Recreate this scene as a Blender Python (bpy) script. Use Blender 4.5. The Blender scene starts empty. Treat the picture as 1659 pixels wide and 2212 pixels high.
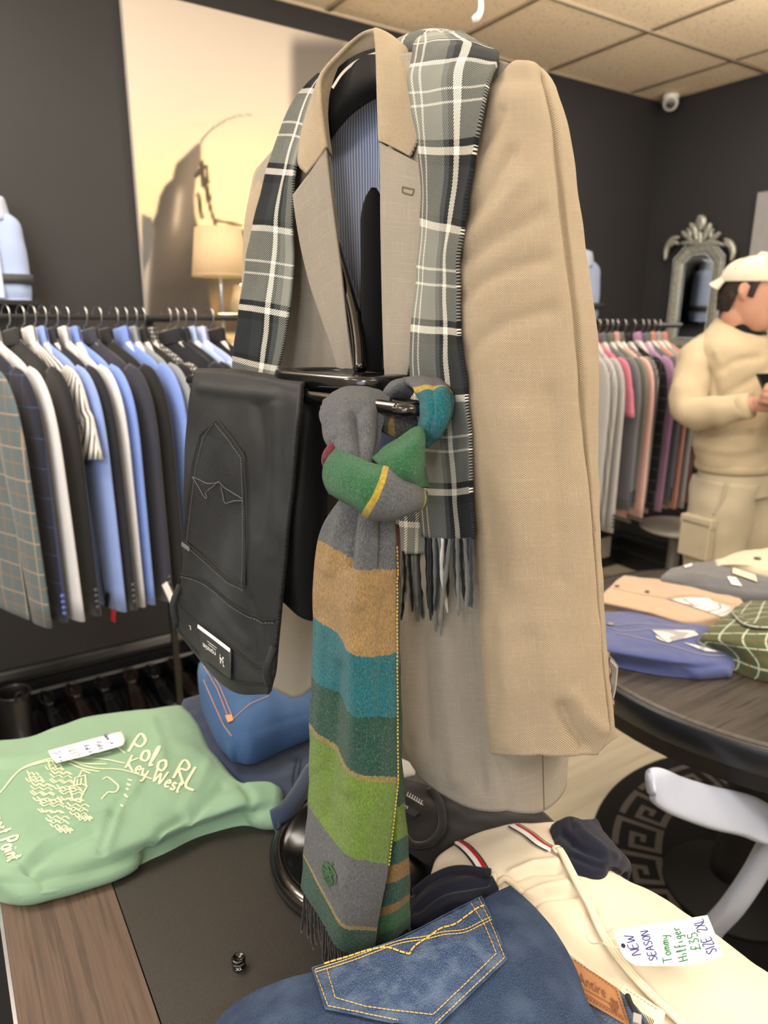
import bpy, bmesh, math, random
import numpy as np
from mathutils import Vector, Matrix, noise
random.seed(7)
SC = bpy.context.scene
COL = SC.collection
# ---------------------------------------------------------------- camera model (used to lay the room out in metres)
F = 1510.0; PIT = .2665; ROLL = .006; YAW = .575; ZC = 1.5
cp, sp = math.cos(PIT), math.sin(PIT); cr, sr = math.cos(ROLL), math.sin(ROLL)
cy_, sy_ = math.cos(YAW), math.sin(YAW)
f3 = (0, cp, -sp); u3 = (0, sp, cp)
R3 = (cr, u3[1]*sr, u3[2]*sr); U3 = (-sr, u3[1]*cr, u3[2]*cr)
def c2w(x, y, z): return Vector((x*cy_+y*sy_, -x*sy_+y*cy_, z))
def v2w(v): return Vector((v[0]*cy_+v[1]*sy_, -v[0]*sy_+v[1]*cy_, v[2]))
FW, RW, UW = v2w(f3), v2w(R3), v2w(U3)
CAM = Vector((0, 0, ZC))
def ray(px, py):
    a = (px-829.5)/F; b = (1106-py)/F
    return [f3[i]+a*R3[i]+b*U3[i] for i in range(3)]
def P(px, py, d):
    r = ray(px, py); t = d/r[1]; return c2w(r[0]*t, d, ZC+r[2]*t)
def PZ(px, py, z):
    r = ray(px, py); t = (z-ZC)/r[2]; return c2w(r[0]*t, r[1]*t, z)
def PY(px, py, Y):
    r = v2w(ray(px, py)); return CAM + r*(Y/r.y)
def PX(px, py, X):
    r = v2w(ray(px, py)); return CAM + r*(X/r.x)
def pj(v):
    d = v-CAM; k = d.dot(FW); return 829.5+F*d.dot(RW)/k, 1106-F*d.dot(UW)/k
# ---------------------------------------------------------------- linking
def put(name, me, m, parent=None):
    o = bpy.data.objects.new(name, me); COL.objects.link(o)
    if m: me.materials.append(m)
    if parent is not None:
        q = parent; off = Vector((0, 0, 0))
        while q is not None: off += q.location; q = q.parent
        if off.length > 0: me.transform(Matrix.Translation(-off))
        o.parent = parent
    return o
def thing(name, label, cat, loc=(0, 0, 0), group=None, rotz=0):
    o = bpy.data.objects.new(name, None); COL.objects.link(o); o.location = loc
    o.rotation_euler = (0, 0, rotz); o.empty_display_size = .05
    o['label'] = label; o['category'] = cat
    if group: o['group'] = group
    return o
def tag(o, label, cat, group=None):
    o['label'] = label; o['category'] = cat
    if group: o['group'] = group
    return o
def struct(o): o['kind'] = 'structure'; return o
def bm2me(bm, name='m', smooth=True):
    me = bpy.data.meshes.new(name); bm.to_mesh(me); bm.free()
    if smooth:
        for p in me.polygons: p.use_smooth = True
    return me
def rawme(verts, faces, smooth=True, uv=None):
    me = bpy.data.meshes.new('m'); me.from_pydata([tuple(v) for v in verts], [], faces); me.update()
    if smooth: me.polygons.foreach_set('use_smooth', [True]*len(me.polygons))
    if uv is not None:
        l = me.uv_layers.new(name='UVMap'); idx = [0]*len(me.loops); me.loops.foreach_get('vertex_index', idx)
        l.data.foreach_set('uv', np.array(uv, dtype=np.float32)[idx].ravel())
    return me
def join_me(parts):
    bm = bmesh.new()
    for me in parts:
        bm.from_mesh(me)
    return bm2me(bm)
def solid(o, t, off=0.0):
    k = o.modifiers.new('s', 'SOLIDIFY'); k.thickness = t; k.offset = off; return o
def bev(o, w, n=2):
    k = o.modifiers.new('b', 'BEVEL'); k.width = w; k.segments = n; k.limit_method = 'ANGLE'; return o
def sub(o, n=1):
    k = o.modifiers.new('u', 'SUBSURF'); k.levels = n; k.render_levels = n; return o
# ---------------------------------------------------------------- shapes
def box(lo, hi, mat=None):
    v = [Vector((x, y, z)) for x in (lo[0], hi[0]) for y in (lo[1], hi[1]) for z in (lo[2], hi[2])]
    if mat: v = [mat @ q for q in v]
    f = [(0, 1, 3, 2), (4, 6, 7, 5), (0, 4, 5, 1), (2, 3, 7, 6), (0, 2, 6, 4), (1, 5, 7, 3)]
    return rawme(v, f, False)
def crb(n, k, closed=False):
    """n x k Catmull-Rom weights"""
    A = np.zeros((n, k))
    if k == 1: A[:, 0] = 1; return A
    for i in range(n):
        x = i/n*k if closed else i/(n-1)*(k-1)
        j = int(math.floor(x)); 
        if not closed: j = min(j, k-2)
        t = x-j
        w = [.5*(-t+2*t*t-t**3), .5*(2-5*t*t+3*t**3), .5*(t+4*t*t-3*t**3), .5*(-t*t+t**3)]
        for q in range(4):
            m = j-1+q
            if closed: A[i, m % k] += w[q]
            elif m < 0: A[i, 0] += 2*w[q]; A[i, 1] -= w[q]
            elif m >= k: A[i, k-1] += 2*w[q]; A[i, k-2] -= w[q]
            else: A[i, m] += w[q]
    return A
def smooth_path(pts, n):
    C = np.array([tuple(p) for p in pts]); return [Vector(p) for p in crb(n, len(pts)) @ C]
def smooth_list(v, n): return list(crb(n, len(v)) @ np.array(v, dtype=float))
class Patch:
    def __init__(s, rows, ns=40, nt=60, closed=False, wr=None, fold=None):
        C = np.array([[tuple(p) for p in r] for r in rows], dtype=float)
        A = crb(ns, C.shape[1], closed); B = crb(nt, C.shape[0])
        s.G = np.einsum('tr,rck,sc->tsk', B, C, A); s.ns, s.nt, s.closed = ns, nt, closed
        s._norm()
        if wr or fold:
            D = np.zeros((nt, ns))
            for i in range(nt):
                for j in range(ns):
                    p = Vector(s.G[i, j]); h = 0
                    if wr:
                        for amp, fr in (wr if isinstance(wr, list) else [wr]):
                            q = p*fr; h += amp*noise.noise(q)
                    if fold:      # long soft folds running down the cloth
                        amp, fr, dr = fold; h += amp*noise.noise(Vector((p.dot(Vector(dr[0]))*fr, p.dot(Vector(dr[1]))*fr*.22, 3.1)))
                    D[i, j] = h
            s.G = s.G+s.N*D[..., None]; s._norm()
        s.proj()
    def _norm(s):
        if s.closed:
            ds = np.roll(s.G, -1, 1)-np.roll(s.G, 1, 1)
        else: ds = np.gradient(s.G, axis=1)
        dt = np.gradient(s.G, axis=0); n = np.cross(ds, dt)
        l = np.linalg.norm(n, axis=2, keepdims=True); l[l < 1e-12] = 1; s.N = n/l
    def proj(s):
        d = s.G-np.array(CAM); k = d @ np.array(FW); k[np.abs(k) < 1e-6] = 1e-6
        s.X = 829.5+F*(d @ np.array(RW))/k; s.Y = 1106-F*(d @ np.array(UW))/k
    def pix(s, px, py, off=.0006):
        """surface point and outward normal seen at a pixel"""
        e = (s.X-px)**2+(s.Y-py)**2
        # prefer the side that faces the camera
        i, j = np.unravel_index(np.argmin(e), e.shape)
        i = min(max(i, 1), s.nt-2); j = min(max(j, 1), s.ns-2)
        a = .5*np.array([s.X[i, j+1]-s.X[i, j-1], s.Y[i, j+1]-s.Y[i, j-1]]); b = .5*np.array([s.X[i+1, j]-s.X[i-1, j], s.Y[i+1, j]-s.Y[i-1, j]])
        M = np.array([[a[0], b[0]], [a[1], b[1]]]); r = np.array([px-s.X[i, j], py-s.Y[i, j]])
        try: q = np.linalg.solve(M, r); q = np.clip(q, -1.2, 1.2)
        except Exception: q = (0, 0)
        i0 = min(max(i+(0 if q[1] >= 0 else -1), 0), s.nt-2); j0 = min(max(j+(0 if q[0] >= 0 else -1), 0), s.ns-2)
        fi = i+q[1]-i0; fj = j+q[0]-j0
        p = ((1-fi)*(1-fj))*s.G[i0, j0]+((1-fi)*fj)*s.G[i0, j0+1]+(fi*(1-fj))*s.G[i0+1, j0]+(fi*fj)*s.G[i0+1, j0+1]
        n = Vector(s.N[i, j]); p = Vector(p)
        if n.dot(CAM-p) < 0: n = -n
        return p+n*off, n
    def press(s, lines):
        """soft creases: (px polyline, width px, depth m); negative presses away from the viewer"""
        n = s.N.copy(); fl = np.einsum('ijk,ijk->ij', n, np.array(CAM)-s.G) < 0; n[fl] *= -1
        front = np.ones(s.X.shape)
        if s.closed:
            c = s.G.mean(axis=1, keepdims=True); front = (np.einsum('ijk,ijk->ij', s.G-c, np.array(CAM)-c) > 0)*1.0
        for ln, w, h in lines:
            ln = curve2(ln, 16); best = np.full(s.X.shape, 1e9)
            for a, b in zip(ln[:-1], ln[1:]):
                vx, vy = b[0]-a[0], b[1]-a[1]; L = vx*vx+vy*vy+1e-9
                u = np.clip(((s.X-a[0])*vx+(s.Y-a[1])*vy)/L, 0, 1); best = np.minimum(best, np.hypot(s.X-a[0]-u*vx, s.Y-a[1]-u*vy))
            s.G = s.G+n*(h*np.exp(-(best/w)**2)*front)[..., None]
        s._norm(); s.proj()
    def uv(s):
        du = np.linalg.norm(np.diff(s.G, axis=1), axis=2); u = np.concatenate([[0], np.cumsum(du.mean(0))])
        dv = np.linalg.norm(np.diff(s.G, axis=0), axis=2); v = np.concatenate([[0], np.cumsum(dv.mean(1))])
        U, V = np.meshgrid(u, v); return np.stack([U, V], -1).reshape(-1, 2)
    def mesh(s, uvmode='m', cap=False):
        nt, ns = s.nt, s.ns; v = s.G.reshape(-1, 3).tolist(); f = []
        m = ns if s.closed else ns-1
        for i in range(nt-1):
            for j in range(m):
                j2 = (j+1) % ns; f.append((i*ns+j, i*ns+j2, (i+1)*ns+j2, (i+1)*ns+j))
        if cap and s.closed: f.append(tuple(range(ns))); f.append(tuple(range((nt-1)*ns, nt*ns)))
        if uvmode == 'm': uv = s.uv()
        else:
            U, V = np.meshgrid(np.linspace(0, 1, ns), np.linspace(0, 1, nt)); uv = np.stack([U, V], -1).reshape(-1, 2)
        return rawme(v, f, True, uv)
def pp(rows, **k): return Patch([[P(*q) for q in r] for r in rows], **k)
def pz(rows, z0, **k): return Patch([[PZ(q[0], q[1], z0+q[2]) for q in r] for r in rows], **k)
def cloth(name, pa, m, parent=None, t=.003, uvmode='m', off=0):
    o = put(name, pa.mesh(uvmode), m, parent)
    if t: solid(o, t, off)
    return o
def mound(pa, zt, b=.012, floor_in=.25):
    """closes a folded garment down to the surface it lies on"""
    G = pa.G; K = 4; nt, ns = pa.nt, pa.ns
    E = np.pad(G, ((K, K), (K, K), (0, 0)), mode='edge')
    def un(v):
        v = v.copy(); v[..., 2] = 0; l = np.linalg.norm(v, axis=-1, keepdims=True); l[l < 1e-9] = 1; return v/l
    dT, dB = un(G[0]-G[2]), un(G[-1]-G[-3]); dL, dR = un(G[:, 0]-G[:, 2]), un(G[:, -1]-G[:, -3])
    prof = [(0, 0), (.55, .16), (.85, .45), (.75, .75), (floor_in, 1.0)]
    for i in range(nt+2*K):
        for j in range(ns+2*K):
            ci, cj = min(max(i-K, 0), nt-1), min(max(j-K, 0), ns-1)
            r = max(abs(i-K-ci), abs(j-K-cj))
            if r == 0: continue
            d = np.zeros(3)
            if i < K: d += dT[cj]*(K-i)/K
            if i >= nt+K: d += dB[cj]*(i-nt-K+1)/K
            if j < K: d += dL[ci]*(K-j)/K
            if j >= ns+K: d += dR[ci]*(j-ns-K+1)/K
            l = np.linalg.norm(d); d = d/l if l > 1e-9 else d
            o, h = prof[r]; g = G[ci, cj].copy(); g[:2] += d[:2]*o*b; g[2] = g[2]+(zt-g[2])*h
            E[i, j] = g
    q = Patch.__new__(Patch); q.G = E; q.nt, q.ns, q.closed = nt+2*K, ns+2*K, False; q._norm(); q.proj()
    return q
def sweep(path, rx, n=12, ry=None, ref=None, cap=True, smooth=True, sup=2.0):
    """tube along a path; rx, ry half sizes (number or list); ref sets the direction of ry"""
    k = len(path); rx = [rx]*k if not hasattr(rx, '__len__') else rx; ry = rx if ry is None else ([ry]*k if not hasattr(ry, '__len__') else ry)
    verts, faces, uv = [], [], []; prev = None; L = 0
    for i, p in enumerate(path):
        t = (path[min(i+1, k-1)]-path[max(i-1, 0)]).normalized()
        if ref is not None:
            r_ = ref[i] if isinstance(ref, list) else ref
            a = t.cross(r_); a = a.normalized() if a.length > 1e-6 else prev
        elif prev is None:
            a = t.orthogonal().normalized()
        else:
            a = prev-t*prev.dot(t); a = a.normalized()
        prev = a; b = a.cross(t).normalized()
        if i: L += (p-path[i-1]).length
        for j in range(n):
            an = 2*math.pi*j/n; c, s_ = math.cos(an), math.sin(an)
            c = math.copysign(abs(c)**(2/sup), c); s_ = math.copysign(abs(s_)**(2/sup), s_)
            verts.append(p+a*rx[i]*c+b*ry[i]*s_); uv.append((j/n*2*math.pi*max(rx[i], ry[i])*.6, L))
    for i in range(k-1):
        for j in range(n):
            faces.append((i*n+j, i*n+(j+1) % n, (i+1)*n+(j+1) % n, (i+1)*n+j))
    if cap: faces.append(tuple(range(n))[::-1]); faces.append(tuple(range((k-1)*n, k*n)))
    return rawme(verts, faces, smooth, uv)
def lathe(prof, n=40, at=(0, 0, 0), cap=True):
    v, f = [], []; at = Vector(at)
    for r, z in prof:
        for j in range(n):
            a = 2*math.pi*j/n; v.append(at+Vector((r*math.cos(a), r*math.sin(a), z)))
    for i in range(len(prof)-1):
        for j in range(n): f.append((i*n+j, i*n+(j+1) % n, (i+1)*n+(j+1) % n, (i+1)*n+j))
    if cap:
        f.append(tuple(range(n))[::-1]); f.append(tuple(range((len(prof)-1)*n, len(prof)*n)))
    return rawme(v, f, True)
def ribbons(lines, hw, th=0):
    """flat strips: lines = list of [(point, normal), ...]"""
    v, f = [], []
    for ln in lines:
        k = len(ln); b = len(v)
        if k < 2: continue
        for i, (p, n) in enumerate(ln):
            t = ln[min(i+1, k-1)][0]-ln[max(i-1, 0)][0]
            s_ = t.cross(n); s_ = s_.normalized()*hw if s_.length > 1e-9 else Vector((hw, 0, 0))
            v += [p-s_, p+n*th, p+s_] if th else [p-s_, p+s_]
        w = 3 if th else 2
        for i in range(k-1):
            for q in range(w-1): f.append((b+i*w+q, b+i*w+q+1, b+(i+1)*w+q+1, b+(i+1)*w+q))
    return rawme(v, f, True)
def dens(pl, step):
    out = []
    for (a, b) in zip(pl[:-1], pl[1:]):
        n = max(1, int(math.hypot(b[0]-a[0], b[1]-a[1])/step))
        for i in range(n): out.append((a[0]+(b[0]-a[0])*i/n, a[1]+(b[1]-a[1])*i/n))
    out.append(pl[-1]); return out
def curve2(pl, n=24):
    q = crb(n, len(pl)) @ np.array(pl, dtype=float); return [tuple(x) for x in q]
def on(pa, pl, step=6, off=.0008): return [pa.pix(x, y, off) for x, y in dens(pl, step)]
def dashes(pl, a, b):
    d = dens(pl, 1.0); out = []; i = 0
    while i < len(d)-2: out.append(d[i:i+a+1]); i += a+b
    return [x for x in out if len(x) > 1]
def decal(pa, poly, off=.0015, n=7):
    """patch of cloth or paper lying on another surface: four-sided px outline"""
    (ax, ay), (bx, by), (cx, cyy), (dx, dy) = poly; v = []; uv = []
    for i in range(n):
        for j in range(n):
            s, t = j/(n-1), i/(n-1)
            x = (1-t)*((1-s)*ax+s*bx)+t*((1-s)*dx+s*cx); y = (1-t)*((1-s)*ay+s*by)+t*((1-s)*dy+s*cyy)
            v.append(pa.pix(x, y, off)[0]); uv.append((x*.00045, y*.00045))
    return rawme(v, [(i*n+j, i*n+j+1, (i+1)*n+j+1, (i+1)*n+j) for i in range(n-1) for j in range(n-1)], True, uv)
# handwriting: strokes in a 1 x 1 box
GL = {'N': [[(0, 0), (.05, 1), (.6, 0), (.65, 1)]], 'E': [[(.6, 1), (.05, .95), (0, 0), (.6, .03)], [(.02, .5), (.5, .52)]],
 'W': [[(0, 1), (.15, 0), (.4, .7), (.6, 0), (.85, 1)]], 'S': [[(.6, .85), (.35, 1), (.08, .8), (.3, .52), (.58, .3), (.35, 0), (0, .12)]],
 'A': [[(0, 0), (.3, 1), (.6, 0)], [(.1, .4), (.5, .4)]], 'O': [[(.3, 1), (.05, .7), (.05, .25), (.3, 0), (.55, .3), (.55, .75), (.3, 1)]],
 'T': [[(0, 1), (.7, .97)], [(.35, 1), (.3, 0)]], 'H': [[(0, 1), (0, 0)], [(.5, 1), (.5, 0)], [(0, .5), (.5, .52)]],
 'I': [[(.1, 1), (.1, 0)]], 'Z': [[(0, 1), (.5, 1), (0, 0), (.55, 0)]], 'X': [[(0, 1), (.55, 0)], [(.55, 1), (0, 0)]],
 'L': [[(.05, 1), (0, 0), (.5, 0)]], 'P': [[(.05, 0), (.15, 1), (.5, .95), (.55, .7), (.4, .5), (.1, .48)]],
 'R': [[(.05, 0), (.12, 1), (.5, .95), (.5, .65), (.12, .5), (.65, 0)]], 'K': [[(.05, 0), (.1, 1)], [(.6, 1), (.1, .45), (.65, 0)]],
 'o': [[(.25, .55), (.05, .35), (.1, .03), (.35, .03), (.42, .35), (.25, .55)]], 'm': [[(0, .5), (.03, 0), (.08, .45), (.25, .5), (.28, 0), (.33, .45), (.5, .48), (.55, 0)]],
 'y': [[(0, .5), (.12, .1), (.35, .15)], [(.42, .5), (.3, -.3), (.05, -.35)]], 'i': [[(.1, .5), (.12, 0)], [(.12, .7), (.14, .74)]],
 'l': [[(.05, .02), (.15, .6), (.12, 1), (.05, .7), (.1, 0), (.22, .05)]], 'f': [[(.4, .95), (.2, 1), (.18, .5), (.12, -.2)], [(.02, .5), (.4, .52)]],
 'g': [[(.38, .5), (.1, .45), (.1, .1), (.36, .2), (.38, .5), (.33, -.3), (.05, -.3)]], 'e': [[(.05, .28), (.35, .35), (.22, .55), (.04, .3), (.15, 0), (.4, .1)]],
 'r': [[(0, .5), (.05, 0)], [(.05, .35), (.2, .52), (.35, .48)]], 'a': [[(.38, .5), (.12, .45), (.08, .08), (.34, .2), (.38, .5), (.4, .03)]],
 'n': [[(0, .5), (.02, 0)], [(.02, .35), (.2, .52), (.33, .4), (.36, 0)]], 'u': [[(0, .5), (.05, .08), (.28, .08), (.34, .5), (.38, 0)]],
 't': [[(.15, .9), (.12, .1), (.3, .03)], [(0, .58), (.32, .6)]], 'h': [[(.05, 1), (.03, 0)], [(.03, .35), (.22, .52), (.35, .38), (.38, 0)]],
 's': [[(.32, .45), (.12, .52), (.08, .35), (.3, .2), (.2, .0), (0, .05)]], 'w': [[(0, .5), (.1, .03), (.25, .4), (.38, .03), (.5, .5)]], 'b': [[(.05, 1), (.05, 0), (.35, .05), (.38, .4), (.06, .42)]],
 '3': [[(.05, .95), (.45, .95), (.2, .58), (.48, .35), (.3, 0), (.02, .1)]], '5': [[(.5, 1), (.12, .98), (.08, .58), (.4, .55), (.45, .2), (.2, 0), (0, .08)]],
 '2': [[(.03, .8), (.25, 1), (.48, .75), (0, .02), (.55, .03)]], '7': [[(0, .95), (.5, 1), (.15, 0)]], '9': [[(.4, .6), (.1, .55), (.15, .95), (.4, .9), (.35, 0)]],
 '\u00a3': [[(.6, .85), (.4, 1), (.25, .75), (.25, .2), (.05, .02), (.65, .05)], [(.08, .5), (.5, .5)]], ':': [[(.1, .55), (.12, .5)], [(.1, .1), (.12, .06)]], "'": [[(.1, 1), (.08, .8)]], '.': [[(.1, .05), (.14, .02)]], '-': [[(.05, .45), (.35, .45)]], ' ': []}
def script(pa, s, org, bx, up, hw, off=.0012, jit=.03, gap=.18):
    """handwriting on a surface: org px of the baseline start, bx/up px vectors for one em"""
    rnd = random.Random(s); lines = []; x = 0
    for ch in s:
        g = GL.get(ch, []); w = .3
        for st in g:
            w = max(w, max(p[0] for p in st))
            pts = curve2([(p[0]+rnd.uniform(-jit, jit), p[1]+rnd.uniform(-jit, jit)) for p in st], 5*len(st)) if len(st) > 2 else st
            lines.append([pa.pix(org[0]+bx[0]*(x+a)+up[0]*b, org[1]+bx[1]*(x+a)+up[1]*b, off) for a, b in pts])
        x += w+gap
    return ribbons(lines, hw, hw*.35)
def printed(pa, s, org, bx, up, off=.0012):
    """printed lettering from the built-in font, laid on a surface"""
    c = bpy.data.curves.new('t', 'FONT'); c.body = s; c.resolution_u = 3
    o = bpy.data.objects.new('t', c); COL.objects.link(o)
    dg = bpy.context.evaluated_depsgraph_get(); me = bpy.data.meshes.new_from_object(o.evaluated_get(dg))
    bpy.data.objects.remove(o); bpy.data.curves.remove(c)
    for v in me.vertices:
        x, y = v.co.x, v.co.y; v.co = pa.pix(org[0]+bx[0]*x+up[0]*y, org[1]+bx[1]*x+up[1]*y, off)[0]
    return me
# ---------------------------------------------------------------- materials
def lin(h):
    if isinstance(h, (tuple, list)): c = [x/255 for x in h]
    else: c = [int(h[i:i+2], 16)/255 for i in (0, 2, 4)]
    return tuple(x/12.92 if x <= .04045 else ((x+.055)/1.055)**2.4 for x in c)+(1,)
class NT:
    def __init__(s, name):
        s.m = bpy.data.materials.new(name); s.m.use_nodes = True; s.n = s.m.node_tree.nodes; s.l = s.m.node_tree.links
        s.b = s.n['Principled BSDF']; s.co = s.n.new('ShaderNodeTexCoord')
    def lk(s, a, b): s.l.new(a, b)
    def set(s, k, v):
        i = s.b.inputs[k]
        if hasattr(v, 'is_output') or isinstance(v, bpy.types.NodeSocket): s.l.new(v, i)
        else: i.default_value = v
    def math(s, op, a, b=0.0, c=None):
        n = s.n.new('ShaderNodeMath'); n.operation = op
        for i, x in enumerate((a, b) if c is None else (a, b, c)):
            if isinstance(x, bpy.types.NodeSocket): s.l.new(x, n.inputs[i])
            else: n.inputs[i].default_value = x
        return n.outputs[0]
    def mix(s, f, a, b, mode='MIX'):
        n = s.n.new('ShaderNodeMix'); n.data_type = 'RGBA'; n.blend_type = mode
        for i, x in ((0, f), (6, a), (7, b)):
            if isinstance(x, bpy.types.NodeSocket): s.l.new(x, n.inputs[i])
            else: n.inputs[i].default_value = x
        return n.outputs[2]
    def map(s, src, scale=(1, 1, 1), rot=(0, 0, 0), loc=(0, 0, 0)):
        n = s.n.new('ShaderNodeMapping'); n.inputs['Scale'].default_value = scale; n.inputs['Rotation'].default_value = rot; n.inputs['Location'].default_value = loc
        s.l.new(s.co.outputs[src], n.inputs[0]); return n.outputs[0]
    def noise(s, vec, sc, det=2, rough=.5):
        n = s.n.new('ShaderNodeTexNoise'); n.inputs['Scale'].default_value = sc; n.inputs['Detail'].default_value = det; n.inputs['Roughness'].default_value = rough
        if vec is not None: s.l.new(vec, n.inputs['Vector'])
        return n.outputs[0]
    def ramp(s, f, stops, interp='LINEAR'):
        n = s.n.new('ShaderNodeValToRGB'); r = n.color_ramp; r.interpolation = interp
        while len(r.elements) > 1: r.elements.remove(r.elements[-1])
        r.elements[0].position = stops[0][0]; r.elements[0].color = stops[0][1]
        for p, c in stops[1:]: e = r.elements.new(p); e.color = c
        s.l.new(f, n.inputs[0]); return n.outputs[0]
    def sep(s, v):
        n = s.n.new('ShaderNodeSeparateXYZ'); s.l.new(v, n.inputs[0]); return n.outputs
    def bump(s, h, st=.3, dist=.001):
        n = s.n.new('ShaderNodeBump'); n.inputs['Strength'].default_value = st; n.inputs['Distance'].default_value = dist
        s.l.new(h, n.inputs['Height']); s.l.new(n.outputs[0], s.b.inputs['Normal'])
MC = {}
def plain(name, col, rough=.75, metal=0, var=.08, vs=30, bump=0, bs=200, sheen=0, coat=0, emit=0, spec=.5, stretch=(1, 1, 1)):
    if name in MC: return MC[name]
    t = NT(name); c = lin(col)
    vec = t.map('Object', stretch); n = t.noise(vec, vs, 3)
    lo = tuple(x*(1-var) for x in c[:3])+(1,); hi = tuple(min(1, x*(1+var)) for x in c[:3])+(1,)
    t.set('Base Color', t.mix(n, lo, hi)); t.set('Roughness', rough); t.set('Metallic', metal); t.set('Specular IOR Level', spec)
    if sheen: t.set('Sheen Weight', sheen); t.set('Sheen Roughness', .5)
    if coat: t.set('Coat Weight', coat); t.set('Coat Roughness', .12)
    if emit: t.set('Emission Color', c); t.set('Emission Strength', emit)
    if bump: t.bump(t.noise(t.map('Object', stretch), bs, 3), bump, .001)
    MC[name] = t.m; return t.m
def woven(name, c1, c2, per=.0014, slub=.5, rough=.85, sheen=.08, bump=.35, fleck='e8dfd0'):
    """plain weave seen close up, with paler slub threads"""
    t = NT(name); o = t.sep(t.co.outputs['UV']); k = 2*math.pi/per
    a = t.math('SINE', t.math('MULTIPLY', o[0], k)); b = t.math('SINE', t.math('MULTIPLY', o[1], k))
    w = t.math('MULTIPLY', a, b); f = t.math('MULTIPLY_ADD', w, .5, .5); f = t.sep(t.ramp(f, [(.2, (0, 0, 0, 1)), (.8, (1, 1, 1, 1))]))[0]
    col = t.mix(f, lin(c1), lin(c2))
    big = t.noise(t.co.outputs['UV'], 9, 3); col = t.mix(t.math('MULTIPLY', big, .16), col, lin('6f6253'))
    for sc, th in (((2000, 26, 1), .66), ((20, 1900, 1), .65)):
        n = t.noise(t.map('UV', sc), 1.0, 1); h = t.math('MULTIPLY', t.math('GREATER_THAN', n, th), slub); col = t.mix(h, col, lin(fleck))
    n2 = t.noise(t.map('UV', (500, 500, 1)), 1.0, 2); col = t.mix(t.math('MULTIPLY', n2, .3), col, lin(c1))
    t.set('Base Color', col); t.set('Roughness', rough); t.set('Sheen Weight', sheen); t.set('Specular IOR Level', .2)
    t.bump(f, bump, .0006); return t.m
def twill_plaid(name, warp, weft, pu, pv, ou=0, ov=0, ns=1.0):
    """tartan: warp stripes by u, weft stripes by v, mixed on a diagonal twill"""
    t = NT(name); o = t.sep(t.co.outputs['UV'])
    fu = t.math('FRACT', t.math('ADD', t.math('MULTIPLY', o[0], 1/pu), ou)); fv = t.math('FRACT', t.math('ADD', t.math('MULTIPLY', o[1], 1/pv), ov))
    A = t.ramp(fu, [(p, lin(c)) for p, c in warp], 'CONSTANT'); B = t.ramp(fv, [(p, lin(c)) for p, c in weft], 'CONSTANT')
    d = t.math('SINE', t.math('MULTIPLY', t.math('ADD', o[0], o[1]), 2*math.pi/.0030*ns)); f = t.math('GREATER_THAN', d, 0.0)
    n = t.noise(t.map('UV', (900, 300, 1)), 1.0, 3)
    col = t.mix(f, A, B); col = t.mix(t.math('MULTIPLY', n, .16), col, lin('5d605f'))
    t.set('Base Color', col); t.set('Roughness', .95); t.set('Sheen Weight', .04); t.set('Specular IOR Level', .1)
    t.bump(t.math('ADD', f, t.noise(t.map('UV', (700, 700, 1)), 1.0, 3)), .35, .0007); return t.m
def banded(name, stops, axis=1, fuzz=.012, dark=None, nsc=600):
    """broad knitted stripes by v (0..1), edges slightly blurred by the brushed pile"""
    t = NT(name); o = t.sep(t.co.outputs['UV'])
    n = t.noise(t.map('UV', (60, 160, 1)), 1.0, 3); v = t.math('ADD', o[axis], t.math('MULTIPLY', t.math('SUBTRACT', n, .5), fuzz))
    col = t.ramp(v, [(p, lin(c)) for p, c in stops], 'CONSTANT')
    n2 = t.noise(t.map('Object', (1, 1, .45)), 620, 5, .7); n2 = t.sep(t.ramp(n2, [(.36, (0, 0, 0, 1)), (.64, (1, 1, 1, 1))]))[0]; n3 = t.noise(t.map('Object', (1, 1, .22)), 2000, 3)
    col = t.mix(t.math('MULTIPLY', n2, .5), col, lin('23282a')); col = t.mix(t.math('MULTIPLY', t.math('GREATER_THAN', n3, .6), .22), col, lin('b9beb4'))
    t.set('Base Color', col); t.set('Roughness', 1.0); t.set('Sheen Weight', .15); t.set('Sheen Roughness', .4); t.set('Specular IOR Level', .08)
    t.bump(n2, .7, .0012); return t.m
def denim(name, c1, c2, fade=.35, fs=8, fadec='8a9cb5', speck=.5, rough=.8):
    t = NT(name); o = t.sep(t.co.outputs['UV'])
    d = t.math('SINE', t.math('MULTIPLY', t.math('ADD', t.math('MULTIPLY', o[0], 1.0), t.math('MULTIPLY', o[1], .55)), 2*math.pi/.0011))
    f = t.math('MULTIPLY_ADD', d, .5, .5); n = t.noise(t.map('UV', (1700, 800, 1)), 1.0, 3)
    s_ = t.math('GREATER_THAN', n, .56); col = t.mix(t.math('MULTIPLY', f, .5), lin(c1), lin(c2))
    col = t.mix(t.math('MULTIPLY', s_, speck), col, lin(fadec))
    b = t.noise(t.map('Object', (1, 1, 1)), fs, 3); m = t.math('MULTIPLY', t.math('SMOOTHSTEP' if False else 'GREATER_THAN', b, 2.0), 0)
    r = t.ramp(b, [(.45, (0, 0, 0, 1)), (.75, (1, 1, 1, 1))]); col = t.mix(t.math('MULTIPLY', t.sep(r)[0], fade), col, lin(fadec))
    t.set('Base Color', col); t.set('Roughness', rough); t.set('Sheen Weight', .03); t.set('Specular IOR Level', .25); t.bump(t.math('ADD', f, n), .35, .0006); return t.m
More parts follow.
